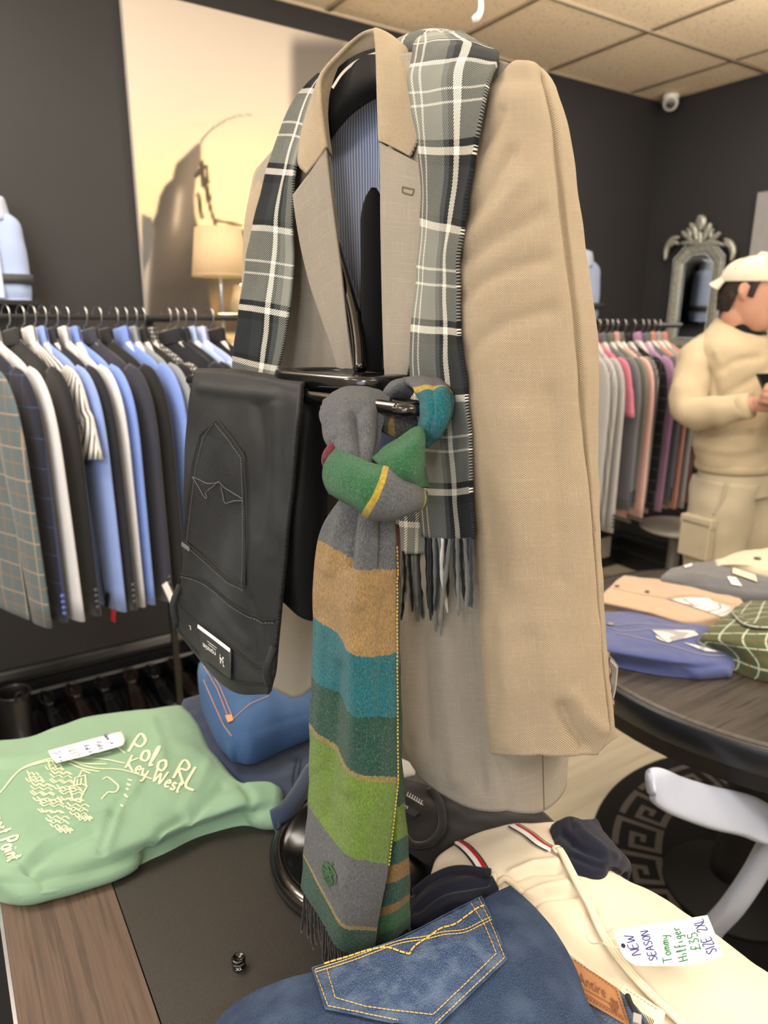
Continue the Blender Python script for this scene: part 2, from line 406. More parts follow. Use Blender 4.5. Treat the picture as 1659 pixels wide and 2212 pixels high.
def jersey(name, col, var=.1, sheen=.3, rough=.9, vs=14): 
    if name in MC: return MC[name]
    t = NT(name); c = lin(col); n = t.noise(t.map('Object'), vs, 3); lo = tuple(x*(1-var) for x in c[:3])+(1,); hi = tuple(min(1, x*(1+var)) for x in c[:3])+(1,)
    col = t.mix(n, lo, hi); t.set('Base Color', col); t.set('Roughness', rough); t.set('Sheen Weight', sheen); t.set('Specular IOR Level', .15)
    t.bump(t.noise(t.map('Object'), 1500, 2), .2, .0005); MC[name] = t.m; return t.m
def wood(name, c1, c2, axis='Y', sc=1.0, rough=.55, grain=60):
    t = NT(name); st = {'X': (2.2, grain, grain), 'Y': (grain, 2.2, grain), 'Z': (grain, grain, 2.2)}[axis]
    vec = t.map('Object', tuple(x*sc for x in st)); n = t.noise(vec, 1.0, 6, .65); r = t.ramp(n, [(.3, lin(c1)), (.52, lin(c2)), (.6, lin(c1)), (.75, lin(c2))])
    n2 = t.noise(t.map('Object'), 5, 3); col = t.mix(t.math('MULTIPLY', n2, .3), r, lin(c1)); t.set('Base Color', col); t.set('Roughness', rough); t.bump(n, .25, .001); return t.m
def stripes(name, cols, per, axis=0, rough=.85, coord='UV'):
    if name in MC: return MC[name]
    t = NT(name); o = t.sep(t.co.outputs[coord]); f = t.math('FRACT', t.math('MULTIPLY', o[axis], 1/per))
    t.set('Base Color', t.ramp(f, [(p, lin(c)) for p, c in cols], 'CONSTANT')); t.set('Roughness', rough); t.set('Specular IOR Level', .2); MC[name] = t.m; return t.m
def grid_check(name, base, line, pu, pv, wu=.06, wv=.06, line2=None, coord='Object', ax=(0, 2), rough=.9):
    t = NT(name); o = t.sep(t.co.outputs[coord])
    fu = t.math('FRACT', t.math('MULTIPLY', o[ax[0]], 1/pu)); fv = t.math('FRACT', t.math('MULTIPLY', o[ax[1]], 1/pv))
    a = t.math('LESS_THAN', fu, wu); b = t.math('LESS_THAN', fv, wv); col = t.mix(t.math('MULTIPLY', a, .85), lin(base), lin(line)); col = t.mix(t.math('MULTIPLY', b, .85), col, lin(line))
    if line2:
        c = t.math('LESS_THAN', t.math('ABSOLUTE', t.math('SUBTRACT', fu, .55)), wu*.4); d = t.math('LESS_THAN', t.math('ABSOLUTE', t.math('SUBTRACT', fv, .55)), wv*.4)
        col = t.mix(t.math('MULTIPLY', t.math('MAXIMUM', c, d), .7), col, lin(line2))
    t.set('Base Color', col); t.set('Roughness', rough); t.set('Sheen Weight', .2); t.set('Specular IOR Level', .15); return t.m
def clear(name, col=(1, 1, 1, 1), rough=.05, trans=.9):
    t = NT(name); t.set('Base Color', col); t.set('Roughness', rough); t.set('Transmission Weight', trans); t.set('IOR', 1.3); return t.m
BLACK = plain('satin_black', '131416', .38, var=.05, coat=.0)
GLOSS = plain('gloss_black', '08080a', .16, var=.02, coat=.6)
MATT = plain('matt_black', '121316', .7, var=.06)
CHROME = plain('chrome', 'c9ccd0', .15, 1, var=.02)
PAPER = plain('white_card', 'f3f2f0', .6, var=.02)
# ================================================================ the room
XR, YB, HC = 3.59, 2.77, 2.663
XL, YF = -2.6, -2.6
def wallmat(name, col, lo=.8):
    t = NT(name); n = t.noise(t.map('Object'), 1.2, 3); c = lin(col)
    t.set('Base Color', t.mix(n, tuple(x*lo for x in c[:3])+(1,), c)); t.set('Roughness', .55); t.set('Specular IOR Level', .35)
    t.bump(t.noise(t.map('Object'), 180, 3), .15, .001); return t.m
WALL = wallmat('charcoal_paint', '353537'); WALL2 = wallmat('cream_paint', 'cfc8ba')
struct(put('wall_back', box((XL-.1, YB, -.05), (XR+.1, YB+.1, HC+.05)), WALL))
struct(put('wall_right', box((XR, YF, -.05), (XR+.1, YB, HC+.05)), WALL))
struct(put('wall_left', box((XL-.1, YF, -.05), (XL, YB, HC+.05)), WALL2))
struct(put('wall_front', box((XL-.1, YF-.1, -.05), (XR+.1, YF, HC+.05)), WALL2))
# pale wood-effect floor
t = NT('pale_floor'); o_ = t.sep(t.co.outputs['Object'])
n = t.noise(t.map('Object', (1.5, 22, 1)), 1.0, 5, .6); pl = t.math('LESS_THAN', t.math('FRACT', t.math('MULTIPLY', o_[1], 1/.19)), .012)
col = t.ramp(n, [(.25, lin('b3aa93')), (.5, lin('c9c1ab')), (.8, lin('d6cfbb'))]); col = t.mix(t.math('MULTIPLY', pl, .4), col, lin('8d8470'))
t.set('Base Color', col); t.set('Roughness', .42); FLOORM = t.m
struct(put('floor', box((XL-.1, YF-.1, -.06), (XR+.1, YB+.1, 0)), FLOORM))
# fissured ceiling tiles
t = NT('fissured_tile'); n = t.noise(t.map('Object', (1, 1, 1)), 55, 4, .65); n2 = t.noise(t.map('Object', (60, 110, 60)), 1.0, 2)
pit = t.math('MULTIPLY', t.math('GREATER_THAN', n2, .63), .55); col = t.mix(n, lin('e6d2b4'), lin('f2dfc4')); col = t.mix(pit, col, lin('a08e76'))
t.set('Base Color', col); t.set('Roughness', .95); t.bump(n2, .4, .002); TILE = t.m
struct(put('ceiling', box((XL-.1, YF-.1, HC), (XR+.1, YB+.1, HC+.05)), TILE))
GRIDM = plain('grid_bar', 'dccdb4', .6, var=.03)
parts = []
x = 3.305
while x > XL: parts.append(box((x-.012, YF, HC-.006), (x+.012, YB, HC+.002))); x -= .6
y = 2.185
while y > YF: parts.append(box((XL, y-.012, HC-.0075), (XR, y+.012, HC+.002))); y -= .6
parts.append(box((XL, YB-.022, HC-.008), (XR, YB, HC+.002))); parts.append(box((XR-.022, YF, HC-.008), (XR, YB, HC+.002)))
struct(put('trim_1', join_me(parts), GRIDM))
# moulded skirting boards
def skirting(name, a, b, nrm, m):
    prof = [(0, 0), (.018, 0), (.018, .10), (.024, .112), (.018, .122), (.018, .165), (.030, .178), (.030, .196), (.016, .212), (.010, .222), (0, .226)]
    v = [p+nrm*q[0]+Vector((0, 0, q[1])) for p in (a, b) for q in prof]; k = len(prof)
    return struct(put(name, rawme(v, [(i, i+1, k+i+1, k+i) for i in range(k-1)], False), m))
SK = plain('black_gloss_trim', '17181b', .3, var=.05)
skirting('baseboard_back', Vector((XL, YB, 0)), Vector((XR, YB, 0)), Vector((0, -1, 0)), SK)
skirting('baseboard_right', Vector((XR, YF, 0)), Vector((XR, YB, 0)), Vector((-1, 0, 0)), SK)
# pale panel of another mirror or door edge at the far right
struct(put('trim_2', box((XR-.03, 1.4, 0), (XR, 2.135, 2.12)), plain('pale_grey_trim', '9a9a9c', .4)))
# ---------------------------------------------------------------- ceiling fittings
cam0 = P(1442, 222, 3.58); cam0.z = HC-.008
cx0, cy0 = XR-.10, YB-.13
r = thing('security_camera', 'white dome security camera fixed to the ceiling in the far corner', 'camera', (cx0, cy0, HC-.008))
WP = plain('white_plastic', 'e9e7e4', .35, var=.02)
put('mount', lathe([(.040, 0), (.042, -.008), (.040, -.02), (.034, -.023)], 32, (cx0, cy0, HC-.008)), WP, r)
put('housing', lathe([(.034, -.02), (.040, -.030), (.040, -.045), (.034, -.062), (.022, -.074), (.008, -.079)], 32, (cx0, cy0, HC-.008)), WP, r)
c_ = Vector((cx0, cy0, HC-.052)); dv = (CAM-c_).normalized()
M = Matrix.Translation(c_+dv*.030) @ dv.to_track_quat('Z', 'Y').to_matrix().to_4x4()
me = lathe([(.025, 0), (.0235, .008), (.018, .0095), (.0165, .0055)], 28); me.transform(M); put('lens_ring', me, plain('camera_grey', '5c5a58', .3), r)
me = lathe([(.016, .004), (.0125, .0095), (.0055, .013)], 24); me.transform(M); put('lens', me, GLOSS, r)
# clear plastic hook dangling from the ceiling
h0 = P(1040, -30, 1.15)
r = thing('ceiling_hook', 'small clear plastic hook dangling down from the ceiling', 'hook', (h0.x, h0.y, HC))
CLR = plain('milky_plastic', 'e8e4e6', .25, var=.05, coat=.4); 
pth = smooth_path([P(1032, -60, 1.15), P(1037, -20, 1.15), P(1039, 12, 1.15), P(1036, 30, 1.15), P(1028, 40, 1.15), P(1021, 44, 1.15)], 26)
put('hook', sweep(pth, smooth_list([.003, .0035, .0042, .005, .006, .0045], 26), 12), CLR, r)
put('cord', sweep([P(1032, -58, 1.15), Vector((pth[0].x, pth[0].y, HC))], .0012, 8), CLR, r)

# ================================================================ framed horse picture
def seg_d(p, a, b):
    vx, vy = b[0]-a[0], b[1]-a[1]; l = vx*vx+vy*vy; u = max(0, min(1, ((p[0]-a[0])*vx+(p[1]-a[1])*vy)/l)) if l else 0
    return math.hypot(p[0]-a[0]-u*vx, p[1]-a[1]-u*vy)
def inside(p, poly):
    c = False; j = len(poly)-1
    for i in range(len(poly)):
        xi, yi = poly[i]; xj, yj = poly[j]
        if (yi > p[1]) != (yj > p[1]) and p[0] < (xj-xi)*(p[1]-yi)/(yj-yi)+xi: c = not c
        j = i
    return c
def sd(p, poly):
    d = min(seg_d(p, poly[i], poly[i-1]) for i in range(len(poly))); return -d if inside(p, poly) else d
def smoothst(a, b, x): t_ = max(0, min(1, (x-a)/(b-a))); return t_*t_*(3-2*t_)
HORSE = [(434, 308), (424, 312), (398, 338), (381, 354), (376, 372), (373, 386), (356, 402), (345, 425), (338, 460), (330, 478), (312, 540), (306, 600), (306, 720), (470, 720), (455, 660), (446, 600), (440, 540), (430, 500), (421, 462), (419, 425), (424, 380), (434, 350)]
SHOULD = [(306, 462), (326, 470), (335, 500), (322, 560), (306, 600)]
CHEST = [(420, 490), (470, 492), (560, 500), (640, 520), (640, 720), (430, 720)]
MANE = [((436, 352), (440, 400), 5), ((440, 385), (452, 430), 5), ((446, 360), (450, 395), 3), ((428, 420), (436, 470), 4), ((446, 420), (456, 455), 3.5), ((452, 440), (466, 490), 3), ((424, 380), (440, 360), 5), ((462, 475), (520, 487), 3)]
ARC = [(434, 306), (445, 292), (463, 275), (490, 258), (515, 250), (542, 248)]
def pic_col(p):
    x, y = p; f = smoothst(100, 520, y); bg = np.array([186, 174, 160])*(1-f)+np.array([206, 182, 138])*f
    g = math.exp(-(((x-520)/110)**2+((y-440)/120)**2)); bg = bg+(np.array([248, 222, 160])-bg)*g*.6
    k = smoothst(20, -10, abs(x-690)-55)*smoothst(60, 110, y); bg = bg*(1-.45*k)
    c = bg; w = .5+.5*math.sin(y*.045+x*.02)
    h = smoothst(4, -4, sd(p, HORSE)); hc = np.array([62, 56, 50])+np.array([42, 36, 28])*smoothst(60, 0, abs(x-392-(y-480)*-.25))*smoothst(700, 420, y)
    lt = math.exp(-((x-(390-(y-400)*.12))/9)**2)*smoothst(390, 430, y)*smoothst(520, 470, y); hc = hc+np.array([60, 56, 50])*lt
    lt2 = math.exp(-((x-(322-(y-500)*.06))/9)**2)*smoothst(470, 520, y); hc = hc+np.array([90, 88, 86])*lt2
    h2 = smoothst(5, -5, sd(p, CHEST)); cc = np.array([70, 60, 46])+np.array([70, 52, 30])*smoothst(560, 640, y)*w
    c = c*(1-h2)+cc*h2; c = c*(1-h)+hc*h
    h3 = smoothst(3, -3, sd(p, SHOULD)); c = c*(1-h3)+np.array([88, 86, 84])*h3
    m = max(smoothst(q[2]+2, q[2]-2, seg_d(p, q[0], q[1])) for q in MANE); c = c*(1-m)+np.array([58, 46, 34])*m
    a = max(smoothst(3.2, .8, seg_d(p, ARC[i], ARC[i+1]))*(1-i*.14) for i in range(5)); c = c*(1-a)+np.array([96, 94, 96])*a
    return c
PX0, PX1, PZ0, PZ1, PYF = .722, 1.90, 1.40, 2.565, YB-.035
r = thing('wall_picture', 'large unframed canvas picture of a dark horse against a pale glowing sky', 'picture', ((PX0+PX1)/2, PYF, PZ0))
nu, nv = 150, 150; v, f, cl = [], [], []
for i in range(nv):
    for j in range(nu):
        q = Vector((PX0+(PX1-PX0)*j/(nu-1), PYF, PZ0+(PZ1-PZ0)*i/(nv-1))); v.append(q); cl.append(pic_col(pj(q)))
f = [(i*nu+j, i*nu+j+1, (i+1)*nu+j+1, (i+1)*nu+j) for i in range(nv-1) for j in range(nu-1)]
me = rawme(v, f, False); ca = me.color_attributes.new('paint', 'FLOAT_COLOR', 'POINT')
ca.data.foreach_set('color', np.array([lin(tuple(np.clip(c, 0, 255))) for c in cl], dtype=np.float32).ravel())
t = NT('printed_canvas'); a = t.n.new('ShaderNodeVertexColor'); a.layer_name = 'paint'; t.set('Base Color', t.mix(1.0, a.outputs[0], (1.35, 1.38, 1.42, 1), 'MULTIPLY')); t.set('Roughness', .6); PIC = t.m
put('printed_canvas', me, PIC, r)
put('stretcher', box((PX0, PYF+.001, PZ0), (PX1, YB-.001, PZ1)), plain('pale_canvas_edge', 'c9c5c0', .7), r)

# ================================================================ tall black cabinet and lamps left of the jacket
CZT = 1.405
r = thing('black_cabinet', 'tall plain black cabinet against the wall behind the rack end, carrying the lit lamp', 'cabinet', (1.45, 2.55, 0))
bev(put('carcass', box((1.10, 2.38, 0), (1.95, 2.735, CZT-.03)), MATT, r), .004)
bev(put('top', box((1.08, 2.365, CZT-.03), (1.97, 2.74, CZT)), BLACK, r), .004)
for k, (a, b) in enumerate(((1.105, 1.523), (1.527, 1.945))):
    d = put('door', box((a, 2.362, .06), (b, 2.38, CZT-.04)), MATT, r); bev(d, .003)
    put('handle', sweep([Vector((1.50 if k == 0 else 1.55, 2.352, z)) for z in (.68, .72, .80, .84)], .006, 8), BLACK, d)
SHADE = NT('linen_shade'); q = SHADE; n = q.noise(q.map('Object', (300, 300, 60)), 1.0, 2); q.set('Base Color', q.mix(n, lin('b09a7c'), lin('cdb796'))); q.set('Roughness', .9)
q.set('Emission Color', lin('e0b070')); q.set('Emission Strength', .34); SHADE = q.m
def lamp(cx, cyy, zb, zs0, zs1, r0, r1, label, lit, shade):
    r = thing('table_lamp', label, 'lamp', (cx, cyy, zb)); o = (cx, cyy, 0)
    put('base', lathe([(.001, zb), (.062, zb), (.066, zb+.006), (.064, zb+.014), (.03, zb+.022), (.012, zb+.03)], 32, o), plain('brushed_brass', 'cdb98a', .3, .8), r)
    put('pole', lathe([(.007, zb+.02), (.007, zs1-.03)], 14, o), plain('lamp_steel', 'c2c6cf', .3, .7), r)
    s_ = put('shade', lathe([(r0, zs0), (r1, zs1)], 48, o, cap=False), shade, r); solid(s_, .002)
    put('shade_rim', join_me([lathe([(r0, zs0), (r0+.0015, zs0+.004), (r0, zs0+.008)], 48, o, False), lathe([(r1, zs1-.008), (r1+.0015, zs1-.004), (r1, zs1)], 48, o, False)]), plain('shade_trim', 'b8a27e', .8), s_)
    put('bulb', lathe([(.012, zs0+.02), (.028, zs0+.06), (.03, zs0+.08), (.012, zs0+.105)], 20, o), plain('bulb_glass', 'fff0d0', .3, emit=8 if lit else 0), r)
    if lit:
        L = bpy.data.lights.new('lamp_glow', 'POINT'); L.energy = 2.6; L.color = (1, .76, .48); L.shadow_soft_size = .03
        lo = bpy.data.objects.new('lamp_glow', L); COL.objects.link(lo); lo.location = Vector((cx, cyy, (zs0+zs1)/2))
q = PY(484, 742, 2.50); zt = PY(478, 494, 2.50).z; zl = PY(474, 598, 2.50).z
wl = (PY(530, 598, 2.5)-PY(417, 598, 2.5)).length/2; wt = (PY(526, 494, 2.5)-PY(430, 494, 2.5)).length/2
lamp(q.x, q.y, CZT, zl, zt, wl*1.02, wt*.98, 'lit table lamp with beige drum shade and slim silver stem on the cabinet', True, SHADE)
q = PY(532, 740, 2.62); zl = PY(525, 676, 2.62).z
lamp(q.x, q.y, CZT, zl, zl+.10, .062, .038, 'small table lamp with cream cone shade standing behind the lit lamp', False, plain('cream_shade', 'd9c9a4', .9))

# ================================================================ clothes rails
WOODW = plain('white_hanger_paint', 'e6e3de', .4, var=.02)
def hanger_tree(nm, lab, grp):
    r = thing(nm, lab, 'hanger', (0, 0, 0), grp)
    pts = [(-.20, -.185), (-.15, -.150), (-.08, -.105), (-.03, -.077), (0, -.070), (.03, -.077), (.08, -.105), (.15, -.150), (.20, -.185)]
    pa = smooth_path([Vector((x, 0, z)) for x, z in pts], 30)
    put('arms', sweep(pa, smooth_list([.006, .010, .018, .024, .025, .024, .018, .010, .006], 30), 12, smooth_list([.007, .007, .007, .007, .007, .007, .007, .007, .007], 30), ref=Vector((0, 1, 0)), sup=2.6), WOODW, r)
    hk = [Vector((.0, 0, -.06)), Vector((0, 0, -.035)), Vector((.014, 0, -.030)), Vector((.0215, 0, -.012)), Vector((.021, 0, .006)), Vector((.010, 0, .0165)), Vector((-.008, 0, .0160)), Vector((-.0195, 0, .005)), Vector((-.021, 0, -.004))]
    put('hook', sweep(smooth_path(hk, 24), .0018, 8), CHROME, r)
    return r
def copy_tree(o):
    c = o.copy(); COL.objects.link(c)
    for ch in list(o.children):
        d = ch.copy(); COL.objects.link(d); d.parent = c
        for g in list(ch.children): e = g.copy(); COL.objects.link(e); e.parent = d
    return c
H0 = None
def hlab(lab): return ' '.join(('white hanger holding the '+lab).split()[:16])
def place_hanger(x, y, z, rz, label, grp):
    global H0
    if H0 is None: H0 = hanger_tree('coat_hanger', label, grp); o = H0
    else: o = copy_tree(H0)
    o.name = 'coat_hanger'; o.location = (x, y, z); o.rotation_euler = (0, 0, rz); o['label'] = label; o['group'] = grp
    return o
def garment(kind, name, label, cat, m, x, y, z, rz, grp, L=.80, sl=.64, th=.03, collar=None, mcollar=None, short=False, trim=None, seed=0, flare=.035):
    """a shirt or jacket hanging on a hanger: body, collar, two sleeves"""
    rnd = random.Random(seed); r = thing(name, label, cat, (0, 0, 0), grp)
    # local frame: x out into the room, y along the rail
    def ring(zc, w, t_, dx=0, n=24):
        return [Vector((dx+w*math.copysign(abs(math.cos(a))**.8, math.cos(a)), t_*math.sin(a)*(1+.12*math.sin(3*a+seed)), zc)) for a in [2*math.pi*k/n for k in range(n)]]
    rows = [ring(-.060, .045, th*.7), ring(-.078, .08, th*.75), ring(-.108, .14, th*.8), ring(-.144, .194, th*.88), ring(-.20, .208, th*.92), ring(-.34, .20, th), ring(-.52, .20, th), ring(-.70, .207, th*.95), ring(-L, .212, th*.9)]
    pa = Patch(rows, 40, 44, True, wr=(.004, 9)); me = pa.mesh(cap=True)
    put('body', me, m, r)
    for s_ in (1, -1):
        ln = sl if not short else .20
        a = Vector((s_*.18, 0, -.146)); dirx = flare+rnd.uniform(-.01, .01)
        pth = [a, Vector((s_*.208, 0, -.19)), Vector((s_*(.222+dirx*.3), 0, -.28)), Vector((s_*(.222+dirx*.8), 0, -.165-ln*.5)), Vector((s_*(.222+dirx*1.25), 0, -.165-ln))]
        pth = smooth_path(pth, 22); rx = smooth_list([.03, .062, .068, .058, .047 if not short else .07], 22); ry = smooth_list([th*.5, th*.85, th*.95, th*.9, th*.8], 22)
        sv = put('sleeve', sweep(pth, rx, 14, ry, ref=Vector((0, 1, 0)), sup=2.3), m, r)
        if trim and not short:
            for k in range(4):
                c0 = pth[-1]+Vector((s_*.0455, -.004, .03+k*.016)); b_ = lathe([(.0005, -.002), (.0055, -.002), (.006, 0), (.0045, .0025), (.0005, .0025)], 10); b_.transform(Matrix.Translation(c0) @ Matrix.Rotation(s_*1.2, 4, 'Y'))
                if s_ > 0: put('cuff_button', b_, trim, sv)
    # collar wraps the hanger neck
    mc = mcollar or m; cr_ = []
    for k in range(17):
        a = math.radians(20+k*20); cr_.append(Vector((.058*math.cos(a), th*.75*math.sin(a), -.066+.012*math.cos(a))))
    hgt = .036 if kind == 'shirt' else .03
    v = []
    for q in cr_: v += [q+Vector((0, 0, -.012)), q+Vector((0, 0, hgt*.6)), q*1.0+Vector((q.x*.18, q.y*.18, hgt*.5)), q+Vector((q.x*.32, q.y*.3, -.022))]
    f_ = [(i*4+j, i*4+j+1, i*4+4+j+1, i*4+4+j) for i in range(16) for j in range(3)]
    put('collar', rawme(v, f_), mc, r)
    r.location = (x, y, z); r.rotation_euler = (0, 0, rz)
    return r
def swing(x, y, z, m, label, par, sz=(.022, .05)):
    return put('swing_tag', box((x-sz[0], y-.0008, z-sz[1]), (x+sz[0], y+.0008, z), None), m, par)
# fabrics on the rails
NAVY = jersey('navy_wool', '24262f', .12); NAVY2 = jersey('deep_navy_wool', '1d1f28', .12); BLK = jersey('black_wool', '1b1c1f', .12); INK = jersey('slate_navy_wool', '30333f', .1)
LBLUE = jersey('pale_blue_oxford', '8199d6', .12); LBLUE2 = jersey('sky_blue_poplin', '7591d8', .1); ICE = jersey('ice_blue_cotton', 'a5bbe0', .08); WHT = jersey('white_cotton', 'c9cbd1', .06); GREYS = jersey('grey_marl', '878d94', .1)
LAV = stripes('fine_blue_stripe', [(0, 'b9c4e6'), (.5, '8ea3dc')], .006)
STRW = stripes('navy_white_stripe', [(0, 'e4e2de'), (.62, '4b4d58')], .017)
WPANE = grid_check('navy_windowpane', '232634', '3d4669', .06, .075, .05, .04); TCHK = grid_check('teal_orange_check', '58666c', '9a8a78', .10, .08, .05, .06, '8f6c4e')
HTOOTH = grid_check('houndstooth', 'b9b7b4', '3c3c40', .012, .012, .5, .5)
BTN = plain('dark_button', '3b3d46', .3); BTNB = plain('blue_button', '4c63a8', .3)
RAILY, RAILZ, RROT = 2.15, 1.513, -math.pi/2+math.radians(20)
r = thing('clothes_rail', 'black clothes rail along the left wall holding jackets and blue shirts', 'rail', (.1, RAILY, 0))
zr = RAILZ
bev(put('top_bar', box((-.75, RAILY-.012, zr-.014), (.93, RAILY+.012, zr+.0)), BLACK, r), .004)
put('end_bracket', sweep([Vector((.78, RAILY, zr+.004)), Vector((.905, RAILY, zr+.004)), Vector((.915, RAILY, zr+.02))], .006, 8), plain('warm_metal', 'c0b49a', .25, .9), r)
xp = PY(343, 950, RAILY+.23).x
for xx in (-.7, xp): put('post', box((xx-.011, RAILY+.22, 0), (xx+.011, RAILY+.242, zr+.0)), BLACK, r); put('cross_arm', box((xx-.011, RAILY+.01, zr-.02), (xx+.011, RAILY+.22, zr)), BLACK, r)
put('foot_bar', box((-.7, RAILY+.22, .03), (xp, RAILY+.242, .052)), BLACK, r)
rack = [(-112, 'shirt', TCHK, 'teal shirt with orange check hanging at the near end of the left rail', None, 0),
 (-66, 'jacket', WPANE, 'navy windowpane check jacket with an orange and blue cuff on the left rail', BTNB, 0), (-36, 'shirt', WHT, 'white shirt hanging between the windowpane jacket and a black jacket', None, 0),
 (10, 'jacket', BLK, 'black jacket just left of the striped short-sleeved shirt', BTN, 0), (42, 'shirt', STRW, 'short-sleeved white shirt with bold dark stripes on the left rail', None, 1),
 (66, 'shirt', LBLUE, 'pale blue shirt with a red and black tag at its cuff', None, 0), (89, 'jacket', NAVY2, 'dark navy jacket right of the pale blue shirt with the red tag', BTN, 0),
 (114, 'shirt', WHT, 'white shirt peeking out between two navy jackets on the left rail', None, 0), (138, 'shirt', LBLUE2, 'bright sky blue shirt right of the peeking white shirt', None, 0),
 (177, 'jacket', INK, 'slate navy jacket with a white swing tag on its cuff', BTN, 0), (208, 'jacket', BLK, 'black jacket right of the white-tagged slate navy jacket', BTN, 0),
 (244, 'shirt', LBLUE2, 'long sky blue shirt left of the grey shirt on the left rail', None, 0), (264, 'shirt', GREYS, 'plain grey shirt on the left rail', None, 0),
 (285, 'jacket', BLK, 'black jacket between the grey shirt and the houndstooth jacket', BTN, 0), (302, 'jacket', HTOOTH, 'black and white houndstooth jacket at the end of the first group on the left rail', None, 0),
 (358, 'jacket', NAVY2, 'first black-navy jacket of the far group on the left rail', BTN, 0), (374, 'jacket', NAVY, 'navy jacket in the far group, left of the pale shirts', BTN, 0),
 (391, 'shirt', ICE, 'ice blue shirt in the far group of the left rail', None, 0), (412, 'shirt', LAV, 'blue and white fine-striped shirt in the far group of the left rail', None, 0),
 (450, 'jacket', BLK, 'last black jacket at the far end of the left rail', BTN, 0)]
G1 = 'garments on the left clothes rail'; GH1 = 'white hangers on the left clothes rail'
for k, (px, kind, m, lab, tr, short) in enumerate(rack):
    hx = PY(px, 665, RAILY).x; nm = 'hanging_'+kind
    g = garment(kind, nm, lab, kind, m, hx, RAILY, RAILZ+.004, RROT, G1, L=.80 if kind == 'jacket' else .79, sl=.62, th=.0125 if kind == 'jacket' else .0105, trim=tr, short=bool(short), seed=k)
    place_hanger(hx, RAILY, RAILZ+.004, RROT, hlab(lab), GH1)
    cuff = Vector((.262, -.018, -.765))
    def tagbox(m_, c, sz, rot=.5):
        b = box((-sz[0], -.001, -sz[1]), (sz[0], .001, 0)); b.transform(Matrix.Translation(c) @ Matrix.Rotation(rot, 4, 'Y'))
        o = bpy.data.objects.new('swing_tag', b); b.materials.append(m_); COL.objects.link(o); o.parent = g
        return o
    if k == 5:
        tagbox(plain('red_tag', 'a8202c', .5), cuff+Vector((.02, .0, -.015)), (.009, .035), .2); tagbox(MATT, cuff+Vector((.0, 0, .03)), (.008, .045), .3)
    if k == 9: tagbox(PAPER, cuff+Vector((.06, -.012, .05)), (.013, .06), -.6)
    if k == 10: tagbox(plain('kraft_tag', '9a7550', .7), cuff+Vector((.02, -.01, .02)), (.008, .05), -.3)
    if k == 1: tagbox(plain('orange_thread', 'd0674a', .7), cuff+Vector((.0, -.012, .085)), (.018, .004), 0)
    if k == 3: tagbox(plain('cream_button', 'd8d2bd', .4), cuff+Vector((-.01, -.01, -.005)), (.007, .012), .2)
    if k == 6: tagbox(plain('kraft_tag', '9a7550', .7), cuff+Vector((.0, -.01, .0)), (.006, .03), .2)
# ---- right rail
R2Y, R2Z = 2.10, 1.492
r = thing('clothes_rail', 'black clothes rail in the far corner holding grey, pink and lilac garments', 'rail', (2.6, R2Y, 0))
x0, x1 = 2.12, PY(1468, 703, R2Y).x
bev(put('top_bar', box((x0, R2Y-.012, R2Z-.014), (x1, R2Y+.012, R2Z)), BLACK, r), .004)
put('hook_strip', box((PY(1417, 703, R2Y).x, R2Y-.014, R2Z-.002), (x1, R2Y+.014, R2Z+.008)), CHROME, r)
for xx in (2.2, 2.62): put('post', box((xx-.011, R2Y+.25, 0), (xx+.011, R2Y+.272, R2Z)), BLACK, r); put('cross_arm', box((xx-.011, R2Y+.01, R2Z-.02), (xx+.011, R2Y+.25, R2Z)), BLACK, r)
G2 = 'garments on the corner clothes rail'; GH2 = 'white hangers on the corner clothes rail'
LG = jersey('light_grey', 'a9aaac', .08); GW = stripes('grey_white_fine', [(0, 'c4c4c4'), (.6, '9a9a9b')], .02); PINK = jersey('rose_pink', 'c9798f', .08); SLATE = jersey('slate_grey', '6d7079', .1); OLIVE = jersey('grey_green', '75766f', .08)
BLUSH = jersey('blush_pink', 'd9b2ad', .06); DCHK = grid_check('black_check', '1c1d20', '4d4e52', .05, .05, .08, .08); LILAC = jersey('lilac', 'b48db2', .1); SALMON = jersey('salmon', 'd69a8a', .08)
rack2 = [(1224, 'shirt', LG, 'light grey shirt at the near end of the corner rail, next to the blazer', 0, .80), (1239, 'shirt', GW, 'grey and white fine-striped shirt on the corner rail', 0, .83), (1254, 'jacket', LG, 'pale grey jacket left of the pink t-shirt on the corner rail', 0, .86),
 (1271, 'shirt', PINK, 'rose pink short-sleeved top on the corner rail', 1, .62), (1289, 'jacket', SLATE, 'slate grey jacket right of the rose pink top', 0, .78), (1305, 'jacket', OLIVE, 'grey-green jacket in the middle of the corner rail', 0, .78), (1317, 'shirt', BLUSH, 'blush pink shirt beside the grey-green jacket', 0, .82),
 (1328, 'jacket', HTOOTH, 'small houndstooth jacket on the corner rail', 0, .85), (1345, 'jacket', DCHK, 'black check jacket between the houndstooth jacket and the lilac shirt', 0, .80), (1365, 'shirt', LILAC, 'lilac shirt with long sleeve beside the person in the cap', 0, .82),
 (1383, 'jacket', SLATE, 'grey jacket behind the lilac shirt at the end of the corner rail', 0, .80), (1395, 'shirt', SALMON, 'salmon shirt second from the end of the corner rail', 0, .82), (1408, 'shirt', LG, 'light grey shirt behind the salmon shirts at the rail end', 0, .82), (1420, 'shirt', SALMON, 'salmon shirt hanging last on the corner rail', 0, .80)]
for k, (px, kind, m, lab, short, L) in enumerate(rack2):
    hx = PY(px, 703, R2Y).x; rz = -math.pi/2+math.radians(-9)
    g = garment(kind, 'hanging_'+('t_shirt' if short else kind), lab, kind, m, hx, R2Y, R2Z+.004, rz, G2, L=L, sl=L-.19, th=.0095 if kind == 'jacket' else .008, short=bool(short), trim=BTN if kind == 'jacket' else None, seed=50+k, flare=.02)
    place_hanger(hx, R2Y, R2Z+.004, rz, hlab(lab), GH2)
